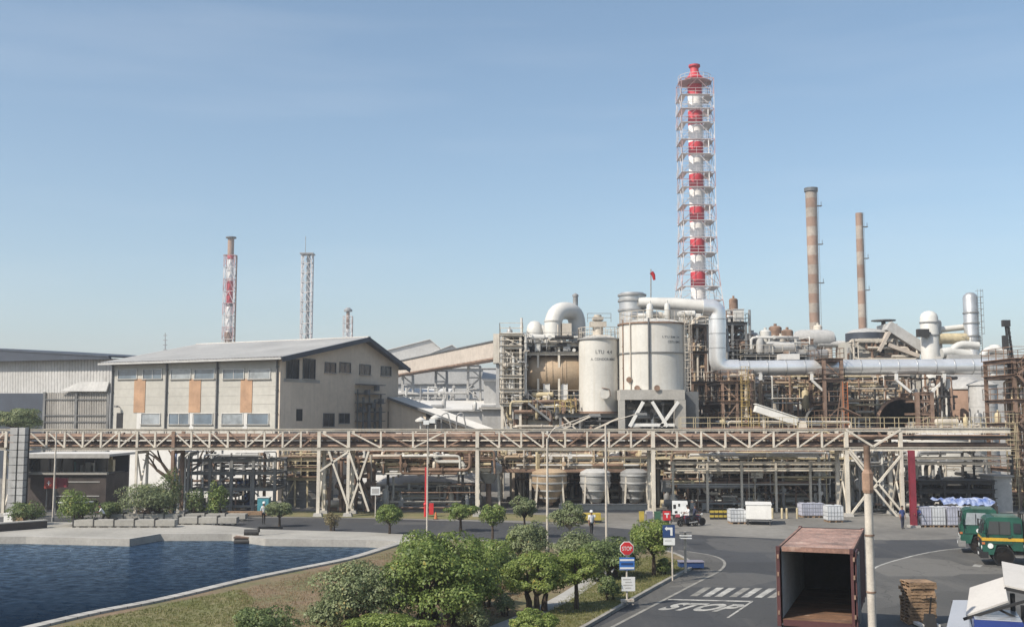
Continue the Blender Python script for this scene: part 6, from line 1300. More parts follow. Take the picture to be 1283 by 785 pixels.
    mb = MB(); mb.bx(-0.135, -0.12, -0.26, 0.26, 0.52, 0.66); mb.build('number_plate', 'sign_white', t)
    for sy in (-1, 1): mb = MB(); mb.bx(-0.02, 0.14, sy * (W / 2 - 0.02) - 0.05, sy * (W / 2 - 0.02) + 0.035, 1.2, 1.32); mb.build('indicator', 'orange', t)
    if stripe:
        mb = MB(); mb.bx(-0.012, 2.16, -W / 2 - 0.018, W / 2 + 0.018, 1.40, 1.58); mb.build('stripe', 'truck_yellow', t)
    for x, z, r in roundel:
        mb = MB(); mb.lathe([(0.01, -0.012), (r, -0.012), (r, 0.012), (0.01, 0.012)], (x, -W / 2 - 0.035, z), 20, axis='y'); mb.build('roundel', 'sign_white', t)
    mb = MB()
    for s in (-0.4, 0.4): mb.bx(0.4, 8.2, s - 0.05, s + 0.05, 0.66, 0.88)
    for k in range(6): mb.bx(2.3 + k * 1.15, 2.4 + k * 1.15, -0.4, 0.4, 0.7, 0.84)
    mb.build('chassis', 'dark_steel', t)
    mb = MB(); mb.bx(2.4, 8.3, -W / 2 - 0.05, W / 2 + 0.05, 1.12, 1.25); mb.build('flatbed', 'brown_steel', t)
    mb = MB(); mb.bx(2.28, 2.38, -W / 2, W / 2, 1.25, 2.5); mb.build('headboard', 'truck_green', t)
    mb = MB(); mb.tube((2.8, -0.9, 0.55), (3.9, -0.9, 0.55), 0.3, 14); mb.build('fuel_tank', 'grey_steel', t)
    mb = MB()
    for s in (-0.45, 0.35): mb.beam((-0.03, s, hw_ + 0.06), (0.06, s + 0.5, hw_ + 0.5), 0.02)
    mb.build('wiper', 'black', t)
    mb = MB()
    for yy in (-0.95, 0.95): mb.beam((2.2, yy, 1.2), (2.2, yy, ht + 0.25), 0.07)
    mb.beam((2.2, -0.95, ht + 0.2), (2.2, 0.95, ht + 0.2), 0.07); mb.tube((2.24, 0.6, 0.9), (2.24, 0.6, ht + 0.35), 0.07, 8); mb.build('rack', 'dark_steel', t)
    for sx in (-1, 1): mb = MB(); mb.bx(1.72, 2.12, sx * (W / 2 - 0.05) - 0.1, sx * (W / 2 - 0.05) + 0.1, 0.5, 0.58); mb.build('step', 'grey_steel', t)
    mb = MB(); mb.bx(0.7, 1.9, -W / 2 + 0.3, W / 2 - 0.3, ht + 0.001, ht + 0.07); mb.build('roof_hatch', 'roof_dusty', t)
    return t
b1 = G(1215, 693); truck((b1.x - 0.1, b1.y + 1.2, 0.008), math.radians(-20), 'green cab-over truck with white roundel on its door, behind the striped one', False, [(1.05, 1.42, 0.13)])
b2 = G(1242, 708); truck((b2.x - 0.1, b2.y + 1.1, 0.008), math.radians(-18), 'green cab-over truck with a yellow stripe around the cab', True, [(0.42, 1.12, 0.15)])

# --- rusty open container on its trailer
ax = Vector((1150 - CX, F, 0)).normalized(); rzc = math.atan2(ax.y, ax.x) - math.pi / 2
fl = G(975.5, 785); Yc = 37.5; fl = P(977.5, 785, Yc); fr = P(1070.5, 785, Yc)
zroof = ZP(686, Yc); CHh = 2.6; zfl = zroof - CHh; CL = 7.6; CW = 2.44
mid = (fl + fr) / 2
t = thing('shipping_container', 'rusty red open-ended shipping container with empty dark interior', 'container', (mid.x, mid.y, zfl), rzc)
def cb(x0, x1, y0, y1, z0, z1, nm, m, p=t): mb = MB(); mb.bx(x0, x1, y0, y1, z0, z1); return mb.build(nm, m, p)
h = CW / 2
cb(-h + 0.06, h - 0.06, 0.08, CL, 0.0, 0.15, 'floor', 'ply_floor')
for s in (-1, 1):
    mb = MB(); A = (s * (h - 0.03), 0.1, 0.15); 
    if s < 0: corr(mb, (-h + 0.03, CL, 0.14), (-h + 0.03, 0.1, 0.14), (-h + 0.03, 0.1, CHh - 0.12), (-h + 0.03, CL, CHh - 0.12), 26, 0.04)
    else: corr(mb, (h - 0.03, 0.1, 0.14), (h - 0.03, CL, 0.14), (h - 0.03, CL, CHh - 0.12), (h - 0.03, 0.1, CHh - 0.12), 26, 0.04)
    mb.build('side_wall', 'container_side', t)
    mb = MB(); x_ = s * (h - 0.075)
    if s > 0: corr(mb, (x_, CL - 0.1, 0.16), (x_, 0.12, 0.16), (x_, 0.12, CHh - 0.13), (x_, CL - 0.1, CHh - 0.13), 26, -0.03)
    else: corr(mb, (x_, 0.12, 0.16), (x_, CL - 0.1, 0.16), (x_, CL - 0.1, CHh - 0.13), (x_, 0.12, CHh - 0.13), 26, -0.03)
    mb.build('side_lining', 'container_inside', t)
    cb(s * h - 0.08, s * h + 0.02, -0.02, 0.12, -0.02, CHh - 0.16, 'corner_post', 'container_side'); cb(s * h - 0.08, s * h + 0.02, CL - 0.1, CL + 0.05, -0.02, CHh - 0.16, 'corner_post', 'container_side')
    cb(s * h - 0.05, s * h + 0.02, 0.12, CL - 0.1, CHh - 0.12, CHh - 0.01, 'top_rail', 'container_rust'); cb(s * h - 0.05, s * h + 0.02, 0.12, CL - 0.1, -0.04, 0.14, 'bottom_rail', 'container_side')
    for yy in (0.05, CL - 0.04):
        for zz in (0.0, CHh - 0.08): cb(s * h - 0.10, s * h + 0.03, yy - 0.09, yy + 0.09, zz - 0.08, zz + 0.09, 'corner_casting', 'container_side')
cb(-h + 0.1, h - 0.1, -0.01, 0.11, CHh - 0.15, CHh + 0.01, 'header', 'container_rust'); cb(-h + 0.1, h - 0.1, -0.02, 0.1, -0.06, 0.13, 'sill', 'container_side')
mb = MB(); corr(mb, (-h + 0.05, 0.11, CHh - 0.03), (-h + 0.05, CL, CHh - 0.03), (h - 0.05, CL, CHh - 0.03), (h - 0.05, 0.11, CHh - 0.03), 22, 0.02)
for f in mb.f: f.reverse()
mb.build('roof', 'container_rust', t)
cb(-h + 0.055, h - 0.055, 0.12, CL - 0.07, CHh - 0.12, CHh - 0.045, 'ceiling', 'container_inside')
cb(-h - 0.0, h + 0.0, CL - 0.06, CL + 0.03, 0.0, CHh - 0.02, 'end_wall', 'end_dark')  # end wall coloured near-black for the shade deep inside
# right hand door folded back along the side
mb = MB(); mb.bx(h + 0.06, h + 0.11, 0.05, 1.2, 0.02, CHh - 0.1); d_ = mb.build('door', 'container_side', t)
mb = MB(); mb.bx(h + 0.111, h + 0.13, 0.2, 1.05, 0.25, CHh - 0.3); mb.build('door_panel', 'container_inside', d_)
for yy in (0.4, 0.8): mb = MB(); mb.tube((h + 0.16, yy, 0.1), (h + 0.16, yy, CHh - 0.15), 0.02, 6); mb.build('lock_rod', 'grey_steel', d_)
mb = MB(); mb.bx(-h - 0.11, -h - 0.06, 0.05, 1.2, 0.02, CHh - 0.1); d_ = mb.build('door', 'container_side', t)
for yy in (0.4, 0.8): mb = MB(); mb.tube((-h - 0.14, yy, 0.1), (-h - 0.14, yy, CHh - 0.15), 0.02, 6); mb.build('lock_rod', 'grey_steel', d_)
for s in (-1, 1):
    for zz in (0.3, 0.95, 1.6, 2.2): cb(s * (h + 0.035) - 0.03, s * (h + 0.035) + 0.03, -0.045, 0.06, zz, zz + 0.14, 'hinge', 'rust_pipe')
for k in range(6): cb(-h + 0.12, h - 0.12, 0.35 + k * 1.2, 0.37 + k * 1.2, 0.151, 0.156, 'floor_joint', 'end_dark')
tr = thing('trailer', 'skeletal trailer under the rusty open container', 'trailer', (mid.x, mid.y, 0), rzc)
for s in (-0.45, 0.45): mb = MB(); mb.bx(s - 0.07, s + 0.07, 0.1, CL + 1.0, zfl - 0.5, zfl - 0.09); mb.build('chassis_beam', 'dark_steel', tr)
for yy in (0.1, 2.4, CL - 0.3): mb = MB(); mb.bx(-1.2, 1.2, yy, yy + 0.18, zfl - 0.28, zfl - 0.09); mb.build('bolster', 'dark_steel', tr)
for yy in (1.0, 2.2):
    for s in (-0.95, 0.95): wheel(tr, s, yy, 0.5, 0.45, ax='x')
    mb = MB(); mb.tube((-0.9, yy, 0.5), (0.9, yy, 0.5), 0.08, 8); mb.build('axle', 'dark_steel', tr)
mb = MB(); mb.bx(-1.15, 1.15, 0.0, 0.1, 0.55, 0.75); mb.build('rear_bumper', 'rust_pipe', tr)
for s in (-0.7, 0.7): mb = MB(); mb.bx(s - 0.06, s + 0.06, CL - 1.2, CL - 1.0, 0.01, zfl - 0.28); mb.build('landing_leg', 'dark_steel', tr)

# --- near pole with rusty socket head
t = thing('lamp_post', 'thick rust-stained white pole with brown socket in front of the container', 'pole'); Yp = 33.5
b = P(1093, 785, Yp); x = b.x; xt = P(1088.5, 610, Yp).x; zt_ = ZP(613, Yp)
mb = MB(); mb.tube((x, Yp, 0), (x, Yp, zt_), 0.125, 18); mb.build('shaft', 'pole_white', t)
mb = MB(); mb.lathe([(0.15, -0.1), (0.175, 0.0), (0.175, 0.5), (0.11, 0.62)], (x, Yp, zt_), 8, smooth=False); mb.build('socket', 'rust_pipe', t)
mb = MB(); mb.tube((x, Yp, zt_ + 0.5), (x, Yp, ZP(558, Yp)), 0.10, 12); mb.build('upper_tube', 'rust_pipe', t)
for z in (zt_ - 1.4, zt_ - 3.1): mb = MB(); mb.tube((x, Yp, z), (x, Yp, z + 0.05), 0.15, 16); mb.build('band', 'rust_pipe', t)
mb = MB(); mb.box((x, Yp, 0.05), (0.7, 0.7, 0.1)); mb.build('base_plate', 'concrete', t)

# --- pallets
b = G(1158, 783); t0 = None
def pallet():
    p = thing('pallet', 'x', 'pallet')
    for k in range(6): mb = MB(); mb.bx(-0.55 + k * 0.19, -0.4 + k * 0.19, -0.5, 0.5, 0.105, 0.128); mb.build('plank', 'wood', p)
    for y in (-0.45, 0, 0.45): mb = MB(); mb.bx(-0.55, 0.55, y - 0.05, y + 0.05, 0.023, 0.105); mb.build('bearer', 'wood', p)
    for x in (-0.5, 0, 0.5): mb = MB(); mb.bx(x - 0.05, x + 0.05, -0.5, 0.5, 0.0, 0.022); mb.build('base_plank', 'wood', p)
    return p
t0 = pallet(); NP = 13
for i in range(NP):
    lab = 'topmost wooden pallet of the stack on the yard' if i == NP - 1 else 'bottom wooden pallet of the stack on the yard' if i == 0 else ['', 'second', 'third', 'fourth', 'fifth', 'sixth', 'seventh', 'eighth', 'ninth', 'tenth', 'eleventh', 'twelfth'][i] + ' wooden pallet from the bottom of the stack on the yard'
    loc = (b.x + rnd.uniform(-0.05, 0.05), b.y + 0.6 + rnd.uniform(-0.05, 0.05), 0.012 + i * 0.129); rz = rnd.uniform(-0.09, 0.09)
    if i == 0: t0.location = loc; t0.rotation_euler = (0, 0, rz); t0['label'] = lab; t0['group'] = 'stacked wooden pallets'
    else: dup(t0, loc, rz, lab, 'stacked wooden pallets')
pj = thing('pallet_jack', 'pale pallet jack standing in front of the pallet stack', 'pallet jack', (b.x, b.y - 0.35, 0.012))
for s in (-0.3, 0.3): mb = MB(); mb.box((s, 0.1, 0.09), (0.22, 0.8, 0.1)); mb.build('fork', 'white_paint', pj)
mb = MB(); mb.box((0, -0.25, 0.3), (0.5, 0.3, 0.5), taper=0.7); mb.build('hydraulic_unit', 'dark_steel', pj); mb = MB(); mb.beam((0, -0.25, 0.5), (0, -0.5, 1.25), 0.05); mb.path([(-0.18, -0.52, 1.3), (-0.18, -0.5, 1.2), (0.18, -0.5, 1.2), (0.18, -0.52, 1.3)], 0.02, 6); mb.build('handle', 'dark_steel', pj)

# --- white sun-shade boards on a black frame, lower right corner
t = thing('shade_panel', 'large white tilted board on a black frame, nearer of the two at the lower right', 'shade panel'); 
q = [P(1210, 770, 36.5), P(1263, 751.5, 36.0), P(1257, 722, 38.4), P(1215, 735.5, 38.9)]
mb = MB(); mb.slab(q, 0.06); mb.build('board', 'board', t)
mb = MB(); mb.beam(q[0] + Vector((-0.1, -0.05, -0.12)), P(1290, 746, 35.5) + Vector((0, 0, -0.12)), 0.09); mb.build('lower_rail', 'black', t); mb = MB(); mb.beam(P(1250, 762, 36.4), P(1287, 780, 36), 0.07); mb.build('strut', 'black', t)
for (px, py, yy) in ((1282, 748, 36.0), (1236, 745, 38.4)): p = P(px, py, yy) - Vector((0, 0, 0.25)); mb = MB(); mb.beam(p, (p.x, p.y, 0), 0.14); mb.build('post', 'black', t)
t = thing('shade_panel', 'second white tilted board, farther up at the right edge below the trucks', 'shade panel')
q = [P(1258.5, 732, 37.2), P(1300, 741, 36.6), P(1298, 711, 39.0), P(1255, 702.5, 39.6)]
mb = MB(); mb.slab(q, 0.06); mb.build('board', 'board', t); mb = MB(); mb.beam(q[0] - Vector((0, 0, 0.12)), q[1] - Vector((0, 0, 0.12)), 0.09); mb.build('lower_rail', 'black', t)
for k, p in enumerate((q[0], q[2])): p = p + Vector((0.3, 0.1, -0.3)); mb = MB(); mb.beam(p, (p.x, p.y, 0), 0.12); mb.build('post', 'black', t)
# --- blue and silver minivan under the boards
vb = P(1243, 785, 34.5); t = thing('parked_van', 'blue van with silver roof and bonnet parked under the white boards', 'van', (vb.x + 0.1, 34.0, 0.008), math.radians(-20))
W = 1.7; prof = [(0.0, 0.35), (0.0, 0.85), (0.15, 1.05), (0.75, 1.22), (1.25, 1.74), (1.6, 1.84), (3.9, 1.80), (4.15, 1.6), (4.2, 0.35)]
n = len(prof); mb = MB(); L = [(-W / 2 + (0.12 if p[1] > 1.3 else 0), p[0], p[1]) for p in prof] + [(W / 2 - (0.12 if p[1] > 1.3 else 0), p[0], p[1]) for p in prof]
mb._add(L, [tuple(range(n)), tuple(range(2 * n - 1, n - 1, -1))] + [(i, i + n, (i + 1) % n + n, (i + 1) % n) for i in range(n)]); mb.build('body', 'car_blue', t)
mb = MB(); mb.slab([(-0.7, 0.84, 1.27), (0.7, 0.84, 1.27), (0.66, 1.27, 1.72), (-0.66, 1.27, 1.72)], -0.02); mb.build('windscreen', 'glass_dark', t)
mb = MB(); mb.slab([(-0.7, 1.62, 1.845), (0.7, 1.62, 1.845), (0.7, 3.85, 1.815), (-0.7, 3.85, 1.815)], -0.03); mb.build('roof_panel', 'car_silver', t)
mb = MB(); mb.slab([(-0.8, 0.17, 1.07), (0.8, 0.17, 1.07), (0.78, 0.72, 1.225), (-0.78, 0.72, 1.225)], -0.02); mb.build('bonnet', 'car_silver', t)
for s in (-1, 1):
    for yy in (0.8, 3.4): wheel(t, s * 0.75, yy, 0.31, 0.2, m='silver_dull', ax='x')
    mb = MB(); mb.bx(s * (W / 2 - 0.06) - 0.02, s * (W / 2 - 0.06) + 0.02, 1.5, 3.8, 1.2, 1.6); mb.build('side_window', 'glass_dark', t); mb = MB(); mb.box((s * 0.65, 0.0, 0.8), (0.3, 0.06, 0.18)); mb.build('headlight', 'sign_white', t)
t = thing('sheet_stack', 'pale grey metal sheets leaning beside the blue van', 'metal sheets'); q = [P(1186, 785, 37.5), P(1215, 785, 37.0), P(1217, 751, 38.6), P(1194, 751, 39.0)]
mb = MB(); mb.slab(q, 0.05); mb.build('sheet', 'car_silver', t)
for p in q[2:]: mb = MB(); mb.beam(p - Vector((0, 0, 0.05)), (p.x, p.y + 0.2, 0), 0.07); mb.build('leg', 'dark_steel', t)

# --- white box truck near the junction
b = G(853, 652); t = thing('box_truck', 'small white box truck with dark patches parked beyond the motorcycles', 'truck', (b.x, b.y + 0.3, 0), math.radians(-8)); t.scale = (0.74, 0.74, 0.74)
mb = MB(); mb.bx(-0.85, 0.85, 0, 3.2, 0.55, 1.95); mb.build('cargo_box', 'sign_white', t)
for (x0, x1, z0, z1) in ((-0.75, -0.45, 1.3, 1.75), (-0.2, 0.0, 1.55, 1.85), (-0.6, -0.3, 0.8, 1.05)): mb = MB(); mb.bx(x0, x1, -0.02, 0.0, z0, z1); mb.build('patch', 'black', t)
mb = MB(); mb.bx(-0.8, 0.8, 3.25, 4.6, 0.5, 1.75); mb.build('cab', 'sign_white', t); mb = MB(); mb.bx(-0.7, 0.7, 0.0, 4.4, 0.4, 0.54); mb.build('chassis', 'dark_steel', t)
for s in (-0.7, 0.7):
    for yy in (0.7, 3.8): wheel(t, s, yy, 0.32, 0.2, ax='x')

# ================================================================ SMALL THINGS ON THE GROUND
def tote(loc, rz, label, mt='ibc_white', group=None, hh=1.0, w_=1.0, d=1.2):
    t = thing('liquid_tote', label, 'liquid tote', loc, rz, group)
    mb = MB(); mb.bx(-w_ / 2, w_ / 2, -d / 2, d / 2, 0.15, 0.15 + hh); mb.bx(-w_ / 2 + 0.08, w_ / 2 - 0.08, -d / 2 + 0.08, d / 2 - 0.08, 0.15 + hh, 0.2 + hh); b_ = mb.build('bottle', mt, t)
    mb = MB(); mb.tube((0, 0, 0.2 + hh), (0, 0, 0.27 + hh), 0.12, 10); mb.build('cap', 'dark_steel', b_)
    mb = MB()
    for k in range(6):
        x = -w_ / 2 - 0.02 + (w_ + 0.04) * k / 5
        for y in (-d / 2 - 0.02, d / 2 + 0.02): mb.beam((x, y, 0.12), (x, y, 0.17 + hh), 0.014)
    for z in (0.2, 0.5, 0.8, 0.16 + hh):
        for y in (-d / 2 - 0.02, d / 2 + 0.02): mb.beam((-w_ / 2 - 0.02, y, z), (w_ / 2 + 0.02, y, z), 0.014)
        for x in (-w_ / 2 - 0.02, w_ / 2 + 0.02): mb.beam((x, -d / 2 - 0.02, z), (x, d / 2 + 0.02, z), 0.014)
    mb.build('cage', 'grey_pipe', t)
    mb = MB()
    for x in (-0.42, 0, 0.42): mb.bx(x * w_ - 0.06, x * w_ + 0.06, -d / 2, d / 2, 0, 0.11)
    mb.bx(-w_ / 2, w_ / 2, -d / 2, d / 2, 0.111, 0.14); mb.build('pallet_base', 'wood', t)
    return t
def put(px, py, **k): p = G(px, py); return (p.x, p.y + 0.6, 0.005)
tg = 'white totes by the pipe hall'
tote(put(925, 656), 0.05, 'white boxed tote standing alone left of the larger box on skids', hh=0.95, w_=1.2, group=tg)
tote(put(1012, 648), 0.1, 'blue-grey tote in the shade of the pipe hall, left of its neighbour', 'ibc_lavender', tg); tote(put(1026, 648), 0.05, 'blue-grey tote in the shade of the pipe hall, right of its neighbour', 'ibc_lavender', tg)
tote(put(1047, 654), 0.05, 'white caged tote beside the bridge post above the container roof', group=tg, hh=1.15, w_=1.25)
for i, px in enumerate((1159, 1177, 1195, 1213)):
    tote(put(px, 660), rnd.uniform(-0.06, 0.06), ['lavender tote next to the maroon post, first of the row', 'second tote from the maroon post in the row', 'third tote from the maroon post in the row', 'last tote of the row, nearest the green trucks'][i], ['ibc_lavender', 'ibc_white', 'ibc_lavender', 'ibc_white', 'ibc_white'][i % 5], 'row of totes behind the yard', hh=1.35)
p = G(1186, 650); t = thing('blue_tarpaulin', 'blue and white tarpaulin lying over the row of totes', 'tarpaulin'); mb = MB(); r_ = random.Random(5); nx, ny = 22, 5; L = []
for j in range(ny):
    for i in range(nx): L.append((XP(1156, 92) + i * (XP(1222, 92) - XP(1156, 92)) / (nx - 1), 88.2 + j * 0.7, 1.62 + r_.uniform(0, 0.28) - (0.35 if j == 0 else 0)))
mb._add(L, [(j * nx + i, j * nx + i + 1, (j + 1) * nx + i + 1, (j + 1) * nx + i) for j in range(ny - 1) for i in range(nx - 1)]); mb.build('sheet', 'tarp_blue', t)
b = G(952, 658); t = thing('white_skid_box', 'large white box unit on a steel skid in front of the pipe hall', 'box unit', (b.x, b.y + 0.3, 0.005), math.radians(-12)); t.scale = (0.85, 0.85, 0.85)
mb = MB(); mb.bx(-1.15, 1.15, 0, 3.4, 0.55, 1.85); mb.build('body', 'white_paint', t); mb = MB(); mb.bx(-1.2, 1.2, -0.05, 3.45, 1.851, 1.92); mb.build('lid', 'white_paint', t)
for y in (0.1, 3.2): mb = MB(); mb.bx(-1.2, 1.2, y, y + 0.15, 0.36, 0.5); mb.build('skid_beam', 'grey_steel', t)
for s in (-1.0, 1.0): 
    for y in (0.15, 3.2): mb = MB(); mb.bx(s - 0.08, s + 0.08, y, y + 0.14, 0, 0.36); mb.build('leg', 'dark_steel', t)
    mb = MB(); mb.bx(s - 0.06, s + 0.06, 0, 3.4, 0.5, 0.549); mb.build('side_runner', 'dark_steel', t)
for i, px in enumerate((892, 897.5, 903, 908.5, 914)):
    b = G(px, 650); t = thing('striped_barrier', ['yellow and black striped barrier post, leftmost by the pipe hall', 'second striped barrier post from the left by the pipe hall', 'middle striped barrier post by the pipe hall', 'fourth striped barrier post from the left by the pipe hall', 'striped barrier post nearest the white totes'][i], 'barrier post', (b.x, b.y, 0), 0, 'striped barrier posts')
    for k in range(4): mb = MB(); mb.bx(-0.15, 0.15, -0.15, 0.15, k * 0.18, (k + 1) * 0.18 - 0.002); mb.build('band', 'stripe_yellow' if k % 2 else 'black', t)
for i, px in enumerate((968, 980, 986, 999)):
    b = G(px, 649); t = thing('bollard', ['yellow bollard just right of the white skid box', 'short yellow bollard, left of a close pair', 'short yellow bollard, right of a close pair', 'yellow bollard next to the shaded totes'][i], 'bollard', (b.x, b.y, 0), 0, 'yellow bollards by the pipe hall'); mb = MB(); mb.tube((0, 0, 0), (0, 0, 0.8), 0.1, 12); mb.lathe([(0.1, 0), (0.07, 0.06), (0.01, 0.08)], (0, 0, 0.8), 12); mb.build('post', 'pale_yellow', t)
b = G(1145, 660); t = thing('maroon_post', 'tall maroon steel post left of the row of totes', 'post', (b.x, b.y, 0)); mb = MB(); mb.ibeam((0, 0, 0), (0, 0, 5.9), 0.42, 0.42, up=(0, 1, 0)); mb.build('column', 'maroon', t); mb = MB(); mb.box((0, 0, 0.08), (0.8, 0.8, 0.16)); mb.build('base', 'concrete', t)
b = G(1084, 640); t = thing('float_tank', 'small pale round tank on a thin leg behind the near pole', 'tank', (b.x, b.y, 0)); mb = MB(); mb.tube((0, 0, 0), (0, 0, 1.9), 0.09, 8); mb.build('leg', 'cream_steel', t); mb = MB(); mb.lathe([(0.01, -0.95), (0.4, -0.85), (0.55, -0.6), (0.55, 0.6), (0.4, 0.85), (0.01, 0.95)], (0, 0, 2.4), 20, axis='x'); mb.build('vessel', 'shed_grey', t)
for (px, py, m, w_, h_, lab, cat) in ((804, 654, 'stripe_yellow', 0.45, 0.95, 'yellow waste bin by the hopper wall', 'bin'), (814, 654, 'lilac', 0.55, 0.95, 'lilac waste bin beside the yellow one', 'bin'), (824, 654, 'green_plastic', 0.6, 0.95, 'green waste bin behind the leafy tree crown', 'bin')):
    b = G(px, py); t = thing('waste_bin', lab, cat, (b.x, b.y, 0), 0, 'coloured bins'); t.scale = (0.78, 0.78, 0.78); mb = MB(); mb.box((0, 0, h_ / 2 + 0.08), (w_, w_ * 0.9, h_), taper=1.1); mb.build('body', m, t); mb = MB(); mb.box((0, 0, h_ + 0.13), (w_ * 1.15, w_ * 1.05, 0.08)); mb.build('lid', m, t)
    for s in (-1, 1): mb = MB(); mb.tube((s * w_ * 0.35, 0.15, 0.09), (s * w_ * 0.42, 0.15, 0.09), 0.08, 10); mb.build('wheel', 'black', t)
b = G(741, 654); t = thing('yellow_generator', 'low yellow machine behind the person with the white helmet', 'machine', (b.x, b.y, 0)); mb = MB(); mb.bx(-0.75, 0.75, -0.35, 0.35, 0.2, 0.75); mb.build('housing', 'stripe_yellow', t); mb = MB(); mb.bx(-0.3, 0.3, -0.37, -0.35, 0.45, 0.65); mb.build('panel', 'sign_white', t); mb = MB(); mb.bx(-0.8, 0.8, -0.4, 0.4, 0.0, 0.2); mb.build('skid', 'black', t)
# fire point
b = G(533, 647); t = thing('hydrant_cabinet', 'red fire hydrant post with cabinet on the verge', 'hydrant', (b.x, b.y, 0)); mb = MB(); mb.tube((0, 0, 0), (0, 0, 1.0), 0.13, 12); mb.lathe([(0.18, 0), (0.18, 0.1), (0.1, 0.22), (0.01, 0.26)], (0, 0, 1.0), 12); mb.tube((-0.22, 0, 0.75), (0.22, 0, 0.75), 0.06, 8); mb.build('hydrant', 'sign_red', t); mb = MB(); mb.bx(0.3, 0.7, -0.15, 0.15, 0.2, 1.15); mb.build('cabinet', 'sign_red', t); mb = MB(); mb.beam((-0.02, 0.25, 0), (-0.02, 0.25, 4.2), 0.14); mb.build('riser', 'sign_red', t)
b = G(546, 650); t = thing('orange_cone', 'small orange traffic cone beside the hydrant', 'cone', (b.x, b.y, 0)); mb = MB(); mb.lathe([(0.16, 0.03), (0.04, 0.6)], (0, 0, 0), 14); mb.build('cone', 'orange', t); mb = MB(); mb.box((0, 0, 0.02), (0.4, 0.4, 0.04)); mb.build('base', 'black', t)
b = G(470, 648); t = thing('notice_board', 'small pale blue notice board on posts left of the round tree', 'sign', (b.x, b.y, 0)); mb = MB(); mb.bx(-0.4, 0.4, -0.03, 0.03, 1.9, 2.6); mb.build('panel', 'sign_white', t); mb = MB(); mb.bx(-0.3, 0.3, -0.045, -0.03, 2.05, 2.45); mb.build('emblem', 'shed_grey', t); mb = MB(); mb.beam((0, 0.06, 0), (0, 0.06, 2.5), 0.08); mb.build('post', 'pole_white', t)
b = G(324, 647); t = thing('turquoise_cabinet', 'turquoise cabinet at the end of the dark pipe rack', 'cabinet', (b.x, b.y + 2, 0)); mb = MB(); mb.bx(-0.5, 0.5, -0.4, 0.4, 0.1, 1.5); mb.build('body', 'turquoise', t); mb = MB(); mb.bx(-0.45, -0.02, -0.42, -0.4, 0.2, 1.4); mb.bx(0.02, 0.45, -0.42, -0.4, 0.2, 1.4); mb.build('door', 'turquoise', t); mb = MB(); mb.bx(-0.55, 0.55, -0.45, 0.45, 1.5, 1.56); mb.build('lid', 'sign_white', t)
b = G(308, 646); t = thing('orange_skid', 'low orange-brown skid beside the turquoise cabinet', 'skid', (b.x, b.y, 0)); mb = MB(); mb.bx(-1.6, 1.9, -0.4, 0.4, 0.12, 0.4); mb.build('deck', 'wood', t); mb = MB(); [mb.bx(x, x + 0.2, -0.4, 0.4, 0, 0.12) for x in (-1.5, 0, 1.5)]; mb.build('bearer', 'wood', t)
b = G(76, 640); t = thing('fire_box', 'red hose box with white cross before the control house', 'hose box', (b.x, 97.0, 0)); mb = MB(); mb.bx(-0.55, 0.55, -0.25, 0.25, 2.2, 3.15); mb.build('box', 'red_box', t)
mb = MB(); mb.bx(-0.3, 0.0, -0.27, -0.25, 2.65, 2.72); mb.bx(-0.19, -0.11, -0.272, -0.25, 2.5, 2.87); mb.build('cross_mark', 'sign_white', t); mb = MB(); [mb.beam((s, 0, 0), (s, 0, 2.2), 0.08) for s in (-0.4, 0.4)]; mb.build('leg', 'grey_steel', t); mb = MB(); mb.bx(0.56, 1.4, -0.2, 0.2, 2.3, 3.1); mb.build('side_box', 'maroon', t)
# precast blocks on the quay in three rows
def block(L, hgt): mb = MB(); mb.bx(-L / 2, L / 2, -0.45, 0.45, 0.1, hgt); mb.bx(-L / 2 + 0.15, -L / 2 + 0.4, -0.4, 0.4, 0, 0.1); mb.bx(L / 2 - 0.4, L / 2 - 0.15, -0.4, 0.4, 0, 0.1); return mb
for (x0, x1, n, py, hgt, lab) in ((95, 222, 5, 661, 0.56, 'pale concrete block in the front row on the quay'), (226, 299, 3, 657.5, 0.56, 'pale concrete block in the short row beside the small tree'), (132, 310, 7, 652, 0.5, 'pale concrete block in the rear row on the quay')):
    me_ = None
    for i in range(n):
        a, b = x0 + (x1 - x0) * i / n, x0 + (x1 - x0) * (i + 1) / n; p, q = G(a, py), G(b - 1.3, py); c = (p + q) / 2
        if me_ is None: o = block((q - p).length, hgt).build('concrete_block', 'quay'); me_ = o.data; pm_ = None
        else: o = link('concrete_block', me_)
        hl = (q - p).length / 2
        if pm_ is None: po = MB().bx(-hl - 0.09, -hl - 0.005, -0.47, 0.3, 0.0, hgt + 0.12).build('end_plate', 'dark_steel', o); pm_ = po.data
        else: link('end_plate', pm_, o)
        o.location = (c.x, c.y, 0.086); tag(o, lab + ', ' + ['first', 'second', 'third', 'fourth', 'fifth', 'sixth', 'seventh'][i] + ' from left', 'concrete block', 'precast blocks on the quay')
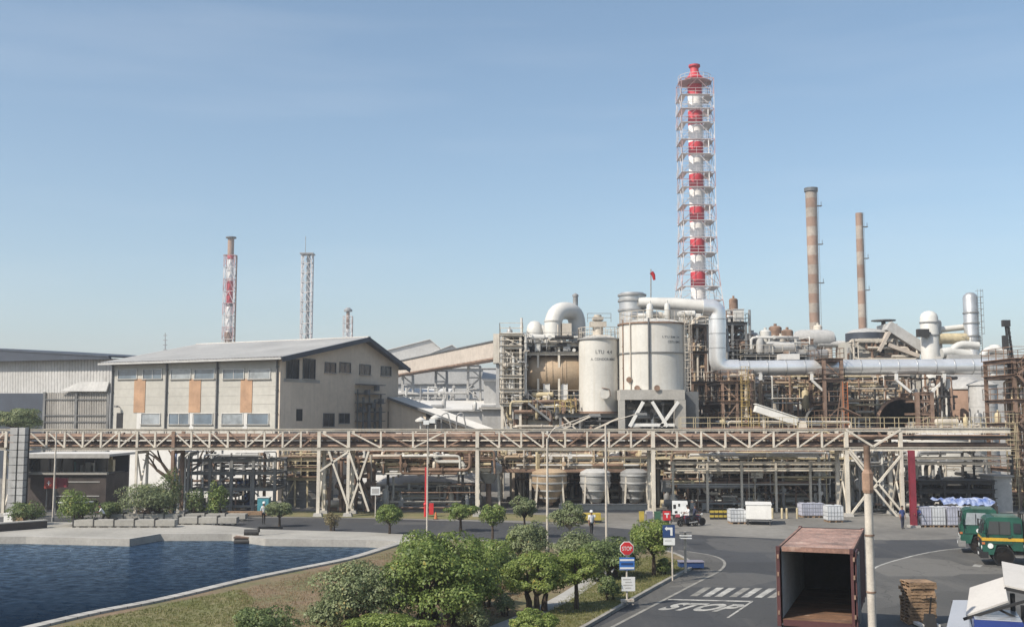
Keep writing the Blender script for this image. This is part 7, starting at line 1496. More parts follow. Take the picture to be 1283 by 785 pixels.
# dark low wall and ramp at the left end of the quay
p, q = G(-60, 671), G(57, 662); t = thing('low_wall', 'dark low retaining wall with pale coping at the left end of the quay', 'wall')
mb = MB(); ribbon([p, q], 0.5, 0, 0.62, mb); mb.build('body', 'brick_low', t); mb = MB(); ribbon([p, q], 0.7, 0.62, 0.7, mb); mb.build('coping', 'concrete', t)
for i, px in enumerate((12, 27)): b = G(px, 656); mb = MB(); mb.box((0, 0, 0.35), (0.7, 0.6, 0.7)); mb.box((0, 0, 0.74), (0.8, 0.7, 0.08)); o = mb.build('crate', 'wood' if i else 'white_paint'); o.location = (b.x, b.y, 0.09); tag(o, ['pale crate behind the dark low wall', 'brown wooden crate behind the dark low wall'][i], 'crate')
b = G(95, 659); t = thing('flat_topped_post', 'stone post with a thin pale board on top on the quay', 'post', (b.x, b.y, 0.086)); mb = MB(); mb.bx(-0.2, 0.2, -0.2, 0.2, 0, 1.75); mb.build('post', 'kerb', t); mb = MB(); mb.bx(-1.25, 1.15, -0.5, 0.5, 1.75, 1.83); mb.build('board', 'sign_white', t)
b = G(316, 680, -0.5); t = thing('pump_raft', 'dark rusty pump raft moored at the quay corner', 'raft', (b.x, b.y - 0.3, -0.4), 0.1); 
for y in (-0.5, 0.5): mb = MB(); mb.tube((-1.1, y, 0.1), (1.1, y, 0.1), 0.25, 12); mb.build('float', 'dark_steel', t)
mb = MB(); mb.bx(-1.15, 1.15, -0.7, 0.7, 0.36, 0.44); mb.build('deck', 'brown_steel', t); mb = MB(); mb.tube((-0.5, 0, 0.7), (0.5, 0, 0.7), 0.22, 12); mb.tube((0.5, 0, 0.7), (0.5, 0, 1.1), 0.1, 8); mb.build('pump', 'dark_steel', t); mb = MB(); mb.path([(0.5, 0, 1.0), (1.2, 0.3, 1.0), (2.0, 1.4, 0.85)], 0.08, 8, bend=0.3); mb.build('hose', 'black', t)

# ================================================================ SIGNS AND LAMPS
SF = -0.30                      # signs turned a little towards the road
def letters(parent, txt, w_, h_, x, z, y, m):
    tv, tf = text_mesh(txt); k = max(abs(v[0]) for v in tv); mb = MB(); mb._add([(x + v[0] / k * w_ / 2, y, z + v[1] * h_) for v in tv], tf); return mb.build('lettering', m, parent)
b = G(786, 757, 0.1); t = thing('stop_sign', 'red octagonal STOP sign above blue and white plates on one post', 'sign', (b.x, b.y, 0.1), 0.06)
sc_ = MPP(b.y) ; zc = (757 - 689) * sc_; R = 9.0 * sc_
def octo(r, y0, y1, z, m, nm, p): 
    mb = MB(); mb.lathe([(0.001, y0), (r, y0), (r, y1), (0.001, y1)], (0, 0, 0), 8, axis='y', smooth=False); c_, s_ = math.cos(math.pi / 8), math.sin(math.pi / 8); mb.v = [(v[0] * c_ - v[2] * s_, v[1], v[0] * s_ + v[2] * c_ + z) for v in mb.v]; return mb.build(nm, m, p)
octo(R, -0.03, 0.0, zc, 'sign_white', 'disc_border', t); pl = octo(R * 0.9, -0.045, -0.031, zc, 'sign_red', 'disc', t); letters(pl, 'STOP', R * 1.35, R * 0.55, 0, zc - R * 0.27, -0.052, 'sign_white')
mb = MB(); mb.tube((0, 0.06, 0), (0, 0.06, zc + R * 0.4), 0.045, 10); mb.build('post', 'pole_white', t)
zb_ = (757 - 707.5) * sc_; w2, h2 = 9.3 * sc_, 7.6 * sc_
mb = MB(); mb.bx(-w2, w2, -0.03, 0, zb_ - h2, zb_ + h2); pb = mb.build('blue_plate', 'sign_blue', t)
mb = MB(); mb.bx(-w2 * 0.95, w2 * 0.95, -0.036, -0.0305, zb_ + h2 * 0.45, zb_ + h2 * 0.75); mb.bx(-w2 * 0.95, w2 * 0.95, -0.036, -0.0305, zb_ - h2 * 0.85, zb_ - h2 * 0.55); mb.build('pale_band', 'sign_white', pb); mb = MB(); mb.bx(-w2 * 0.8, w2 * 0.8, -0.037, -0.0305, zb_ - h2 * 0.2, zb_ + h2 * 0.15); mb.build('dark_band', 'sign_navy', pb)
zw_ = (757 - 732) * sc_; mb = MB(); mb.bx(-w2 * 0.75, w2 * 1.05, -0.03, 0, zw_ - 8.5 * sc_, zw_ + 8.5 * sc_); pw = mb.build('white_plate', 'sign_white', t)
for k in range(4): mb = MB(); mb.bx(-w2 * 0.55 + (k % 2) * 0.1, w2 * (0.5 + 0.1 * (k % 3)), -0.036, -0.0305, zw_ + (5 - k * 3.4) * sc_, zw_ + (6.2 - k * 3.4) * sc_); mb.build('text_line', 'shed_grey', pw)
mb = MB(); mb.bx(-8 * sc_, 8 * sc_, -0.1, 0.12, 0.14, 0.24); [mb.beam((s * 5 * sc_, 0, 0.2), (s * 7 * sc_, 0, 0), 0.08) for s in (-1, 1)]; mb.build('stand', 'pole_white', t)
b = G(843, 727, 0.1); sc_ = MPP(b.y); t = thing('turn_left_sign', 'navy sign with white left turn arrow above a white plate', 'sign', (b.x, b.y, 0.1), 0.0)
mb = MB(); mb.tube((0, 0.06, 0), (0, 0.06, 66 * sc_), 0.045, 10); mb.build('post', 'pole_white', t)
zc = (727 - 667) * sc_; w2 = 7.6 * sc_; ox = -4.2 * sc_; mb = MB(); mb.bx(ox - w2, ox + w2, -0.03, 0, zc - 7.6 * sc_, zc + 7.6 * sc_); pn = mb.build('panel', 'sign_navy', t)
q = [(-5.2, 3.2), (-2.2, 6.0), (-2.2, 4.6), (4.6, 4.6), (4.6, -5.2), (1.8, -5.2), (1.8, 1.8), (-2.2, 1.8), (-2.2, 0.4)]
mb = MB(); mb.poly([(ox + a * sc_, -0.037, zc + c * sc_) for a, c in q][::-1]); mb.build('arrow', 'sign_white', pn)
zc2 = (727 - 679.5) * sc_; mb = MB(); mb.bx(ox - 6.8 * sc_, ox + 7.4 * sc_, -0.03, 0, zc2 - 4.3 * sc_, zc2 + 4.3 * sc_); pw = mb.build('white_plate', 'sign_white', t); mb = MB(); mb.bx(ox - 5 * sc_, ox + 3 * sc_, -0.036, -0.0305, zc2 + 0.4 * sc_, zc2 + 1.5 * sc_); mb.build('text_line', 'shed_grey', pw)
b = G(859, 717, 0.1); sc_ = MPP(b.y); t = thing('finger_post', 'white post with three thin crossing finger boards seen edge-on', 'sign', (b.x, b.y, 0.1)); H_ = (717 - 667) * sc_
mb = MB(); mb.bx(-0.06, 0.06, -0.06, 0.06, 0, H_); mb.build('post', 'pole_white', t)
for (z, m) in ((H_ - 0.06, 'fascia_grey'), (H_ - 0.22, 'sign_white'), (H_ - 0.36, 'sign_white')): mb = MB(); mb.bx(-0.32, 0.32, -0.30, -0.061, z, z + 0.05); mb.build('finger_board', m, t)
b = G(836, 662); t = thing('red_sign', 'small red sign with a white T-shaped mark behind the left turn sign', 'sign', (b.x, b.y, 0), 0.0); sc_ = MPP(b.y)
zc = (662 - 646) * sc_; mb = MB(); mb.bx(-5.2 * sc_, 4.2 * sc_, -0.03, 0, zc - 5.5 * sc_, zc + 6 * sc_); pn = mb.build('panel', 'sign_red', t); mb = MB(); mb.bx(-3.2 * sc_, 2.6 * sc_, -0.037, -0.0305, zc + 1.6 * sc_, zc + 3.2 * sc_); mb.bx(-0.9 * sc_, 0.5 * sc_, -0.037, -0.0305, zc - 2.6 * sc_, zc + 1.6 * sc_); mb.build('mark', 'sign_white', pn); mb = MB(); mb.beam((3.5 * sc_, 0.05, 0), (3.5 * sc_, 0.05, zc + 5 * sc_), 0.07); mb.beam((-4 * sc_, 0.05, 0), (-4 * sc_, 0.05, zc), 0.07); mb.build('post', 'pole_white', t)
b = G(864, 710, 0.1); o = MB().bx(-0.6, 0.75, -0.3, 0.45, 0, 0.3).build('shadow_box', 'sign_navy'); o.location = (b.x, b.y, 0.1); tag(o, 'low dark blue box in place of a sign shadow on the island nose', 'shadow stand-in')  # made-up box, dark paint in place of the turn sign's cast shadow
mb = MB(); mb.bx(-0.64, 0.79, -0.34, 0.49, 0.3, 0.34); mb.build('lid', 'lilac', o)  # lighter lilac paint for the sunlit top
def street_lamp(px, pyb, pyt, label, arm=None, r=0.075, floods=0):
    b = G(px, pyb); Y = b.y; t = thing('street_lamp', label, 'street lamp', (b.x, b.y, 0)); zt_ = ZP(pyt, Y)
    mb = MB(); mb.tube((0, 0, 0), (0, 0, zt_), r * 1.15, 12, r2=r * 0.85); mb.build('pole', 'pole_white', t); mb = MB(); mb.tube((0, 0, 0), (0, 0, 0.35), r * 1.7, 12); mb.build('base', 'grey_steel', t)
    if arm:
        pts = [Vector((0, 0, zt_ - 0.1))] + [P(a, c, Y) - Vector((b.x, b.y, 0)) for a, c in arm]; mb = MB(); mb.path(pts, r * 0.42, 8, bend=0.5); mb.build('arm', 'pole_white', t)
        e = pts[-1]; mb = MB(); mb.box((e.x + 0.35, e.y, e.z + 0.02), (0.8, 0.28, 0.14), taper=0.8); mb.build('lamp_head', 'grey_steel', t); mb = MB(); mb.box((e.x + 0.38, e.y, e.z - 0.07), (0.6, 0.2, 0.04)); mb.build('diffuser', 'sign_white', t)
    for k in range(floods):
        mb = MB(); mb.box((0.1 + 0.42 * k - 0.2, -0.1, zt_ + 0.12 + 0.1 * (k % 2)), (0.4, 0.3, 0.3)); mb.beam((-0.2, 0, zt_), (0.6, 0, zt_), 0.06); mb.build('floodlight', 'sign_white', t)
    return t
street_lamp(686, 694, 549, 'pale street lamp with long arm rising from the clipped trees', [(692, 537), (738, 520)])
street_lamp(760, 684, 531, 'pale street lamp with long arm, second from the road sign', [(765, 528), (797, 518.5)])
street_lamp(535, 674, 531, 'slim floodlight pole behind the big bush', None, 0.06, 2)
street_lamp(66, 653, 541, 'thin grey lamp pole before the control house', None, 0.07)
# ================================================================ PLANTS
import numpy as np
def leaf_mesh(name, centres, normals, size, rg, m, aspect=0.62):
    """kite shaped leaves, one face each"""
    n = len(centres); c = np.asarray(centres); nn = np.asarray(normals); nn = nn / (np.linalg.norm(nn, axis=1, keepdims=True) + 1e-9)
    rv = rg.normal(size=(n, 3)); u = np.cross(nn, rv); u /= (np.linalg.norm(u, axis=1, keepdims=True) + 1e-9); v = np.cross(nn, u)
    s = (size * rg.uniform(0.45, 1.5, n))[:, None]
    V = np.empty((n, 4, 3)); V[:, 0] = c - u * s * 0.5; V[:, 1] = c + v * s * 0.5 * aspect + nn * s * 0.08; V[:, 2] = c + u * s * 0.55 - nn * s * 0.1; V[:, 3] = c - v * s * 0.5 * aspect + nn * s * 0.08
    me = bpy.data.meshes.new(name); me.vertices.add(n * 4); me.vertices.foreach_set('co', V.reshape(-1)); me.loops.add(n * 4); me.loops.foreach_set('vertex_index', np.arange(n * 4, dtype=np.int32))
    me.polygons.add(n); me.polygons.foreach_set('loop_start', np.arange(n, dtype=np.int32) * 4); me.polygons.foreach_set('loop_total', np.full(n, 4, dtype=np.int32)); me.update(); me.materials.append(MAT[m]); return me
def plant(label, cat, px, pyb, pyt, wpx, pyc=None, leaf='leaf_mid', size=0.16, dens=1.0, z=0.1, bark='bark', seed=1, name='shrub', clump=0.34, nclump=26, smooth=False, depth=None, group=None, Y=None, trunks=1, sparse=1.0, dome=None):
    """crown from photo row pyt to pyc, wpx wide, standing on the ground at row pyb"""
    b = G(px, pyb, z) if Y is None else Vector((XP(px, Y), Y, 0)); Yp = b.y; k = MPP(Yp); pyc = pyc or pyb - 3
    if Y is None: zt_, zc_ = z + (pyb - pyt) * k, z + (pyb - pyc) * k
    else: zt_, zc_ = ZP(pyt, Y), ZP(pyc, Y)
    rx = wpx / 2 * k; rz_ = (zt_ - zc_) / 2; ry = depth or rx; cz = (zt_ + zc_) / 2 - b.z * 0
    dome = (pyb - pyc < 6) if dome is None else dome
    rx *= 1.17; nclump = int(nclump * (1.9 if dome else 1.35)); ry = depth or rx; size *= 0.66
    rg = np.random.default_rng(seed); t = thing(name, label, cat, (b.x, b.y, b.z), 0, group)
    cz -= b.z
    # clumps near the crown's surface, uneven
    C = []
    while len(C) < nclump:
        d = rg.normal(size=3); d /= np.linalg.norm(d); rr = rg.uniform(0.45, 0.95) ** 0.6
        if d[2] < -0.75 and not dome: continue
        if dome and d[2] < 0: d[:2] *= (0.97 / max(0.25, np.hypot(d[0], d[1])))
        f = 1.0 if smooth else rg.uniform(0.62, 1.12)
        C.append(d * rr * f)
    C = np.array(C); cr = rg.uniform(0.5, 1.35, nclump) * clump * (0.8 if smooth else 1.0)
    area = 4 * math.pi * ((rx * ry + 2 * rx * rz_) / 3) * 1.0; nl = int(min(75000, dens * 4.4 * area / (size * size)))
    w_ = cr ** 2 / np.sum(cr ** 2); idx = rg.choice(nclump, nl, p=w_)
    d = rg.normal(size=(nl, 3)); d /= np.linalg.norm(d, axis=1, keepdims=True); d[:, 2] = np.abs(d[:, 2]) * np.where(rg.random(nl) < 0.8, 1, -1)
    rad = rg.uniform(0.55, 1.0, nl) ** 0.5; pts = C[idx] * (1 - clump * 0.55) + d * (cr[idx] * rad)[:, None]
    if smooth:
        q = np.linalg.norm(pts, axis=1); over = q > 0.98; pts[over] *= (0.98 / q[over])[:, None]
    S = np.array([rx, ry, rz_]); P_ = pts * S + np.array([0, 0, cz]); nrm = d * 0.9 + pts * 0.4 + rg.normal(size=(nl, 3)) * 0.45 + np.array([0, 0, 0.25])
    P_[:, 2] = np.maximum(P_[:, 2], 0.03)
    cm = link('crown', leaf_mesh('crown', P_, nrm, size, rg, leaf), t)
    # trunk and limbs
    mb = MB(); rt = max(0.035, rx * 0.075); base_c = cz - rz_ * 0.75
    for q in range(trunks):
        ang = 2 * math.pi * q / max(1, trunks) + 0.5; ox, oy = (0.0, 0.0) if trunks == 1 else (rx * 0.22 * math.cos(ang), ry * 0.22 * math.sin(ang))
        fork = Vector((ox * 1.3, oy * 1.3, max(0.12, base_c))); mb.path([(ox, oy, -0.15), (ox + 0.02, oy, max(0.06, base_c * 0.5)), fork], [rt * 1.25, rt, rt * 0.8], 8)
        for j in range(q, min(nclump, 14), trunks):
            e = Vector((C[j][0] * rx * 0.75, C[j][1] * ry * 0.75, cz + C[j][2] * rz_ * 0.75)); mid_ = fork.lerp(e, 0.5) + Vector((rg.normal() * rx * 0.06, rg.normal() * ry * 0.06, rz_ * 0.06))
            mb.path([fork, mid_, e], [rt * 0.6, rt * 0.35, rt * 0.12], 6)
    mb.build('trunk', bark, t)
    return t
IG = 'bushes on the planted island'
plant('big glossy green bush, largest on the island between pond and road', 'bush', 551, 782, 660, 150, 780, 'leaf_mid', 0.17, 1.0, seed=3, nclump=46, clump=0.27, trunks=4, name='bush')
plant('dull green bush left of the big glossy bush on the dry bank', 'bush', 452, 786, 704, 108, 784, 'leaf_grey', 0.15, 1.0, seed=4, nclump=40, clump=0.28, trunks=4, name='bush')
plant('leafy tree crown right behind the big glossy bush', 'tree', 606, 735, 671, 66, 728, 'leaf_mid', 0.16, 0.9, seed=5, nclump=26, name='tree')
plant('low bright green hedge at the bottom edge under the big bush', 'hedge', 486, 806, 768, 112, 803, 'leaf_bright', 0.12, 1.1, seed=6, nclump=40, clump=0.26, depth=1.0, name='hedge', trunks=5)
plant('green bush cut by the bottom edge near the pond wall', 'bush', 333, 803, 760, 76, 801, 'leaf_dark', 0.14, 1.0, seed=7, nclump=30, name='bush', trunks=3)
plant('clipped round tree with broad olive crown and three dark trunks', 'tree', 672, 766, 691, 84, 752, 'leaf_bright', 0.13, 1.15, seed=8, nclump=60, clump=0.26, smooth=True, trunks=3, name='tree')
plant('clipped tree with two-tone crown and thick trunk beside the path', 'tree', 722, 763, 686, 62, 740, 'leaf_bright', 0.13, 1.1, seed=9, nclump=44, clump=0.28, smooth=True, name='tree')
plant('clipped box hedge at the bottom edge before the round tree', 'hedge', 670, 800, 762, 58, 799, 'leaf_bright', 0.11, 1.2, seed=10, nclump=44, clump=0.25, smooth=True, trunks=3, name='hedge')
plant('grey-green shrub behind the clipped round tree', 'shrub', 664, 702, 650, 52, 700, 'leaf_grey', 0.17, 0.9, seed=11, nclump=24, trunks=3)
plant('slender grey tree with pale trunk, left of the helmeted person', 'tree', 714, 700, 629, 40, 668, 'leaf_grey', 0.16, 0.75, seed=12, nclump=20, bark='bark_pale', name='tree')
plant('dark spreading shrub behind the STOP sign', 'shrub', 762, 724, 675, 76, 718, 'leaf_dark', 0.16, 1.0, seed=13, nclump=32, trunks=3)
plant('grey shrub between the slender tree and the dark spreading shrub', 'shrub', 722, 714, 668, 56, 711, 'leaf_grey', 0.16, 0.9, seed=14, nclump=26, trunks=3)
plant('bright green leaning tree beside the left turn sign', 'tree', 819, 720, 651, 54, 703, 'leaf_bright', 0.15, 1.0, seed=15, nclump=32, name='tree')
plant('small green shrub at the foot of the left turn sign', 'shrub', 831, 719, 699, 22, 718, 'leaf_mid', 0.12, 1.0, seed=16, nclump=14, trunks=2)
plant('small round shrub on the lawn left of the STOP sign', 'shrub', 764, 751, 722, 30, 749, 'leaf_dark', 0.12, 1.0, seed=17, nclump=18, trunks=2)
plant('low grey shrub right below the big bush', 'shrub', 594, 790, 752, 42, 788, 'leaf_grey', 0.13, 0.7, seed=18, nclump=22, trunks=4)
plant('small thin shrub on the lawn between big bush and round tree', 'shrub', 632, 771, 741, 30, 769, 'leaf_grey', 0.12, 0.55, seed=19, nclump=16, trunks=3)
plant('small dark shrub under the two-tone clipped tree', 'shrub', 748, 728, 705, 26, 726, 'leaf_dark', 0.13, 0.8, seed=20, nclump=14, trunks=2)
plant('low bushy shrub behind the island kerb, right of the leafy crown', 'shrub', 640, 700, 668, 34, 698, 'leaf_mid', 0.15, 0.9, seed=21, nclump=18, trunks=3)
plant('pale dry tuft shrub on the island left of the round tree', 'shrub', 626, 745, 722, 26, 743, 'leaf_dry', 0.12, 0.5, seed=22, nclump=12, trunks=3)
plant('small low shrub in front of the slender grey tree', 'shrub', 690, 722, 694, 40, 720, 'leaf_mid', 0.14, 0.9, seed=23, nclump=18, trunks=3)
plant('spreading green bush filling the gap right of the big glossy bush', 'bush', 606, 760, 706, 52, 757, 'leaf_mid', 0.16, 0.9, seed=24, nclump=26, trunks=3, name='bush')
plant('low leafy bush in front of the dull green one at the bottom edge', 'bush', 408, 790, 752, 46, 787, 'leaf_grey', 0.14, 0.8, seed=25, nclump=22, trunks=3, name='bush')
plant('dark leafy shrub between the big bush and the broad olive tree', 'shrub', 640, 728, 690, 36, 726, 'leaf_dark', 0.15, 0.9, seed=26, nclump=20, trunks=3)
# small trees on the far road side
for i, (px, pyb, pyt, wpx, pyc, lf, lab) in enumerate([(350, 658, 628, 33, 651, 'leaf_grey', 'small grey-green tree on the quay beside the standing person'), (488, 668, 630, 34, 661, 'leaf_mid', 'round-headed green tree on the quay in front of the notice board'),
        (577, 664, 627, 40, 655, 'leaf_mid', 'wide round-headed tree at the road, right of the hydrant'), (617, 675, 629, 34, 664, 'leaf_mid', 'round-headed tree at the road behind the white bridge post'), (657, 672, 620, 32, 654, 'leaf_grey', 'thin grey tree at the road left of the long-armed street lamp')]):
    plant(lab, 'tree', px, pyb, pyt, wpx, pyc, lf, 0.17, 1.0, 0.09, seed=30 + i, nclump=26, clump=0.32, name='tree', group='small trees along the road')
plant('scrubby dry shrub at the road edge on the quay', 'shrub', 416, 663, 640, 20, 662, 'leaf_dry', 0.14, 0.5, 0.09, seed=40, nclump=14, trunks=3)
plant('dark shrub behind the low wall at the left edge', 'shrub', 34, 657, 626, 42, 655, 'leaf_dark', 0.2, 0.6, 0.09, seed=41, nclump=24, trunks=3)
plant('olive bush behind the flat topped post on the quay', 'bush', 96, 658, 613, 44, 656, 'leaf_mid', 0.2, 0.55, 0.09, seed=42, nclump=30, trunks=3, name='bush')
plant('broad silvery bush on the quay before the white workshop base', 'bush', 186, 651, 604, 72, 649, 'leaf_grey', 0.2, 0.55, 0.02, seed=43, nclump=40, trunks=4, name='bush')
plant('green shrub left of a taller one in front of the dark pipe rack', 'shrub', 243, 650, 612, 26, 648, 'leaf_dark', 0.2, 0.5, 0.02, seed=44, nclump=22, trunks=3)
plant('tall narrow green shrub in front of the dark pipe rack', 'shrub', 273, 650, 602, 26, 648, 'leaf_mid', 0.2, 0.5, 0.02, seed=45, nclump=24, trunks=3)
plant('low dark shrub beside the broad silvery bush', 'shrub', 138, 652, 626, 34, 650, 'leaf_dark', 0.16, 0.7, 0.02, seed=46, nclump=18, trunks=3)
plant('round grey-green tree crown rising above the bridge at the left edge', 'tree', 21, 620, 509, 62, 541, 'leaf_grey', 0.22, 1.0, 0, seed=47, nclump=30, name='tree', Y=108)
plant('thin dark shrub among the standpipes below the bare tree', 'shrub', 212, 650, 585, 30, 645, 'leaf_dark', 0.2, 0.35, 0.02, seed=48, nclump=18, trunks=2)
# bare tree
t = thing('bare_tree', 'bare dark tree with forked limbs before the white workshop base', 'tree', (XP(224, 101), 101, 0)); r_ = random.Random(9); mb = MB()
mb.path([(0, 0, 0), (0.1, 0, 1.5), (0, 0, 2.6)], [0.42, 0.36, 0.34], 10)
def limb(p, d, L, r, depth):
    q = p + d * L; m = p.lerp(q, 0.5) + Vector((r_.uniform(-0.1, 0.1), r_.uniform(-0.1, 0.1), r_.uniform(-0.05, 0.1))) * L * 0.5; mb.path([p, m, q], [r, r * 0.8, r * 0.6], 6)
    if depth:
        for _ in range(3): limb(q, (d + Vector((r_.uniform(-0.7, 0.7), r_.uniform(-0.7, 0.7), r_.uniform(-0.1, 0.5)))).normalized(), L * r_.uniform(0.5, 0.75), r * 0.5, depth - 1)
for d in ((-0.7, 0, 0.9), (-0.25, 0.2, 1.0), (0.45, -0.1, 0.9), (0.8, 0.1, 0.7), (-1.0, 0.2, 0.6)): limb(Vector((0, 0, 2.4)), Vector(d).normalized(), 2.4, 0.22, 2)
mb.build('limbs', 'bark', t)

# grass blades, uncountable
def blades(name, polys, n, h, m, label, seed):
    rg = random.Random(seed); mb_v = []; mb_f = []
    def inside(p, poly):
        c = False; j = len(poly) - 1
        for i in range(len(poly)):
            if ((poly[i][1] > p[1]) != (poly[j][1] > p[1])) and (p[0] < (poly[j][0] - poly[i][0]) * (p[1] - poly[i][1]) / (poly[j][1] - poly[i][1]) + poly[i][0]): c = not c
            j = i
        return c
    for poly in polys:
        xs_ = [p[0] for p in poly]; ys_ = [p[1] for p in poly]; y0, y1 = max(38, min(ys_)), max(ys_); k = 0; tries = 0
        while k < n and tries < n * 6:
            tries += 1; p = (rg.uniform(min(xs_), max(xs_)), rg.uniform(y0, y1))
            if abs(p[0]) > p[1] * 0.5 or not inside(p, poly): continue
            k += 1
            for _ in range(3):
                a = rg.uniform(0, 6.28); w2 = 0.014; hh = h * rg.uniform(0.5, 1.3); x, y = p[0] + rg.uniform(-0.08, 0.08), p[1] + rg.uniform(-0.08, 0.08); i0 = len(mb_v)
                mb_v += [(x - w2 * math.cos(a), y - w2 * math.sin(a), 0.1), (x + w2 * math.cos(a), y + w2 * math.sin(a), 0.1), (x + rg.uniform(-0.5, 0.5) * hh, y + rg.uniform(-0.5, 0.5) * hh, 0.1 + hh)]; mb_f.append((i0, i0 + 1, i0 + 2))
    me = bpy.data.meshes.new(name); me.from_pydata(mb_v, [], mb_f); me.materials.append(MAT[m]); o = link(name, me); o['kind'] = 'stuff'; o['label'] = label; o['category'] = 'grass'; return o
blades('grass', [[(p[0], p[1]) for p in green], [(p[0], p[1]) for p in lawn]], 7000, 0.085, 'blade_green', 'short green grass on the strips beside wall and kerb', 1)
bank = [G(x, y, 0.1) for (x, y) in [(300, 740), (380, 718), (440, 706), (485, 692), (530, 685), (640, 690), (700, 700), (640, 760), (600, 800), (240, 840), (300, 785)]]
blades('dry_grass', [[(p[0], p[1]) for p in bank]], 12000, 0.075, 'blade_dry', 'dry brown grass on the island bank', 2)

# ================================================================ PEOPLE AND MOTORCYCLES
def person(label, loc, rz, pose='stand', top='cloth_white', legs='cloth_dark', helmet=None, ht=1.68):
    """one continuous skinned figure, facing local -y"""
    t = thing('person', label, 'person', loc, rz); s = ht / 1.7
    hip = Vector((0, 0, 0.92)); lean = 0.0
    if pose == 'sit': hip = Vector((0, 0.1, 0.80)); lean = 0.12
    if pose == 'bend': hip = Vector((0, 0.12, 0.88)); lean = 0.6
    up = Vector((0, -math.sin(lean), math.cos(lean)))
    V = {}; V['hip'] = hip; V['waist'] = hip + up * 0.18; V['chest'] = hip + up * 0.38; V['neck'] = hip + up * 0.54; V['chin'] = V['neck'] + Vector((0, -0.03 - lean * 0.05, 0.08)); V['head'] = V['chin'] + Vector((0, -0.01, 0.10)); V['crown'] = V['head'] + Vector((0, 0.01, 0.09))
    E = [('hip', 'waist'), ('waist', 'chest'), ('chest', 'neck'), ('neck', 'chin'), ('chin', 'head'), ('head', 'crown')]
    R = dict(hip=(.15, .11), waist=(.135, .10), chest=(.16, .115), neck=(.055, .055), chin=(.065, .075), head=(.078, .098), crown=(.055, .07))
    for k, sg in (('l', -1), ('r', 1)):
        V['h' + k] = hip + Vector((sg * 0.09, 0, -0.05))
        if pose == 'sit': V['k' + k] = hip + Vector((sg * 0.2, -0.42, -0.08)); V['a' + k] = hip + Vector((sg * 0.2, -0.36, -0.52))
        else:
            st = 0.1 * sg if pose == 'stand' else 0.05 * sg
            V['k' + k] = Vector((sg * 0.10, -0.03 + st * 0.5, 0.48)); V['a' + k] = Vector((sg * 0.11, 0.02 + st, 0.075))
        V['t' + k] = V['a' + k] + Vector((sg * 0.03, -0.17, -0.045)); R['h' + k] = (.085, .09); R['k' + k] = (.058, .06); R['a' + k] = (.042, .045); R['t' + k] = (.04, .028)
        E += [('hip', 'h' + k), ('h' + k, 'k' + k), ('k' + k, 'a' + k), ('a' + k, 't' + k)]
        V['s' + k] = V['chest'] + up * 0.09 + Vector((sg * 0.17, 0, 0)); R['s' + k] = (.058, .06)
        if pose == 'stand': V['e' + k] = V['s' + k] + Vector((sg * 0.06, 0.03, -0.28)); V['w' + k] = V['e' + k] + Vector((sg * 0.0, -0.08, -0.23))
        else: V['e' + k] = V['s' + k] + Vector((sg * 0.07, -0.14, -0.2)); V['w' + k] = V['e' + k] + Vector((-sg * 0.03, -0.22, -0.02))
        d = (V['w' + k] - V['e' + k]).normalized(); V['p' + k] = V['w' + k] + d * 0.08; R['e' + k] = (.042, .042); R['w' + k] = (.028, .03); R['p' + k] = (.036, .018)
        E += [('chest', 's' + k), ('s' + k, 'e' + k), ('e' + k, 'w' + k), ('w' + k, 'p' + k)]
        for f in range(4):
            o = Vector((sg * 0.0, 0, 0)) + d.cross(Vector((sg, 0, 0.01))).normalized() * (0.027 - f * 0.018); n1, n2 = 'f%s%da' % (k, f), 'f%s%db' % (k, f)
            V[n1] = V['p' + k] + d * 0.045 + o; V[n2] = V[n1] + d * (0.035 + 0.008 * (f in (1, 2))) + Vector((-sg * 0.018, 0, -0.004)); R[n1] = (.0095, .0095); R[n2] = (.008, .008); E += [('p' + k, n1), (n1, n2)]
        V['th' + k] = V['w' + k] + d * 0.06 + Vector((-sg * 0.045, -0.03, 0)); R['th' + k] = (.010, .010); E.append(('w' + k, 'th' + k))
    ks = list(V); me = bpy.data.meshes.new('body'); me.from_pydata([tuple(V[k] * s) for k in ks], [(ks.index(a), ks.index(b)) for a, b in E], [])
    o = bpy.data.objects.new('body', me); COL.objects.link(o); sk = o.modifiers.new('skin', 'SKIN'); sk.use_smooth_shade = True; sb = o.modifiers.new('sub', 'SUBSURF'); sb.levels = 1; sb.render_levels = 1
    for i, k in enumerate(ks): me.skin_vertices[0].data[i].radius = (R[k][0] * s, R[k][1] * s)
    me.skin_vertices[0].data[ks.index('hip')].use_root = True
    dg = bpy.context.evaluated_depsgraph_get(); dg.update(); nm = bpy.data.meshes.new_from_object(o.evaluated_get(dg)); bpy.data.objects.remove(o)
    nm.materials.clear(); [nm.materials.append(MAT[q]) for q in (top, legs, 'skin', 'black')]
    segs = [(V[a] * s, V[b] * s, a, b) for a, b in E]
    for p in nm.polygons:
        c = p.center; best = None
        for a, b, ka, kb in segs:
            ab = b - a; u = max(0, min(1, (c - a).dot(ab) / max(1e-9, ab.length_squared))); dd = (c - a - ab * u).length
            if best is None or dd < best[0]: best = (dd, ka, kb)
        ka, kb = best[1], best[2]
        if kb[0] in 'wpf' and kb not in ('waist',) or kb.startswith('th') or kb in ('chin', 'head', 'crown'): mi = 2
        elif kb[0] == 't': mi = 3
        elif kb[0] in 'hka' and kb not in ('hip',) and ka != 'chest' : mi = 1
        else: mi = 0
        if kb.startswith('w') and kb != 'waist' and top == 'cloth_white': mi = 2
        p.material_index = mi; p.use_smooth = True
    link('body', nm, t)
    hc = V['head'] * s
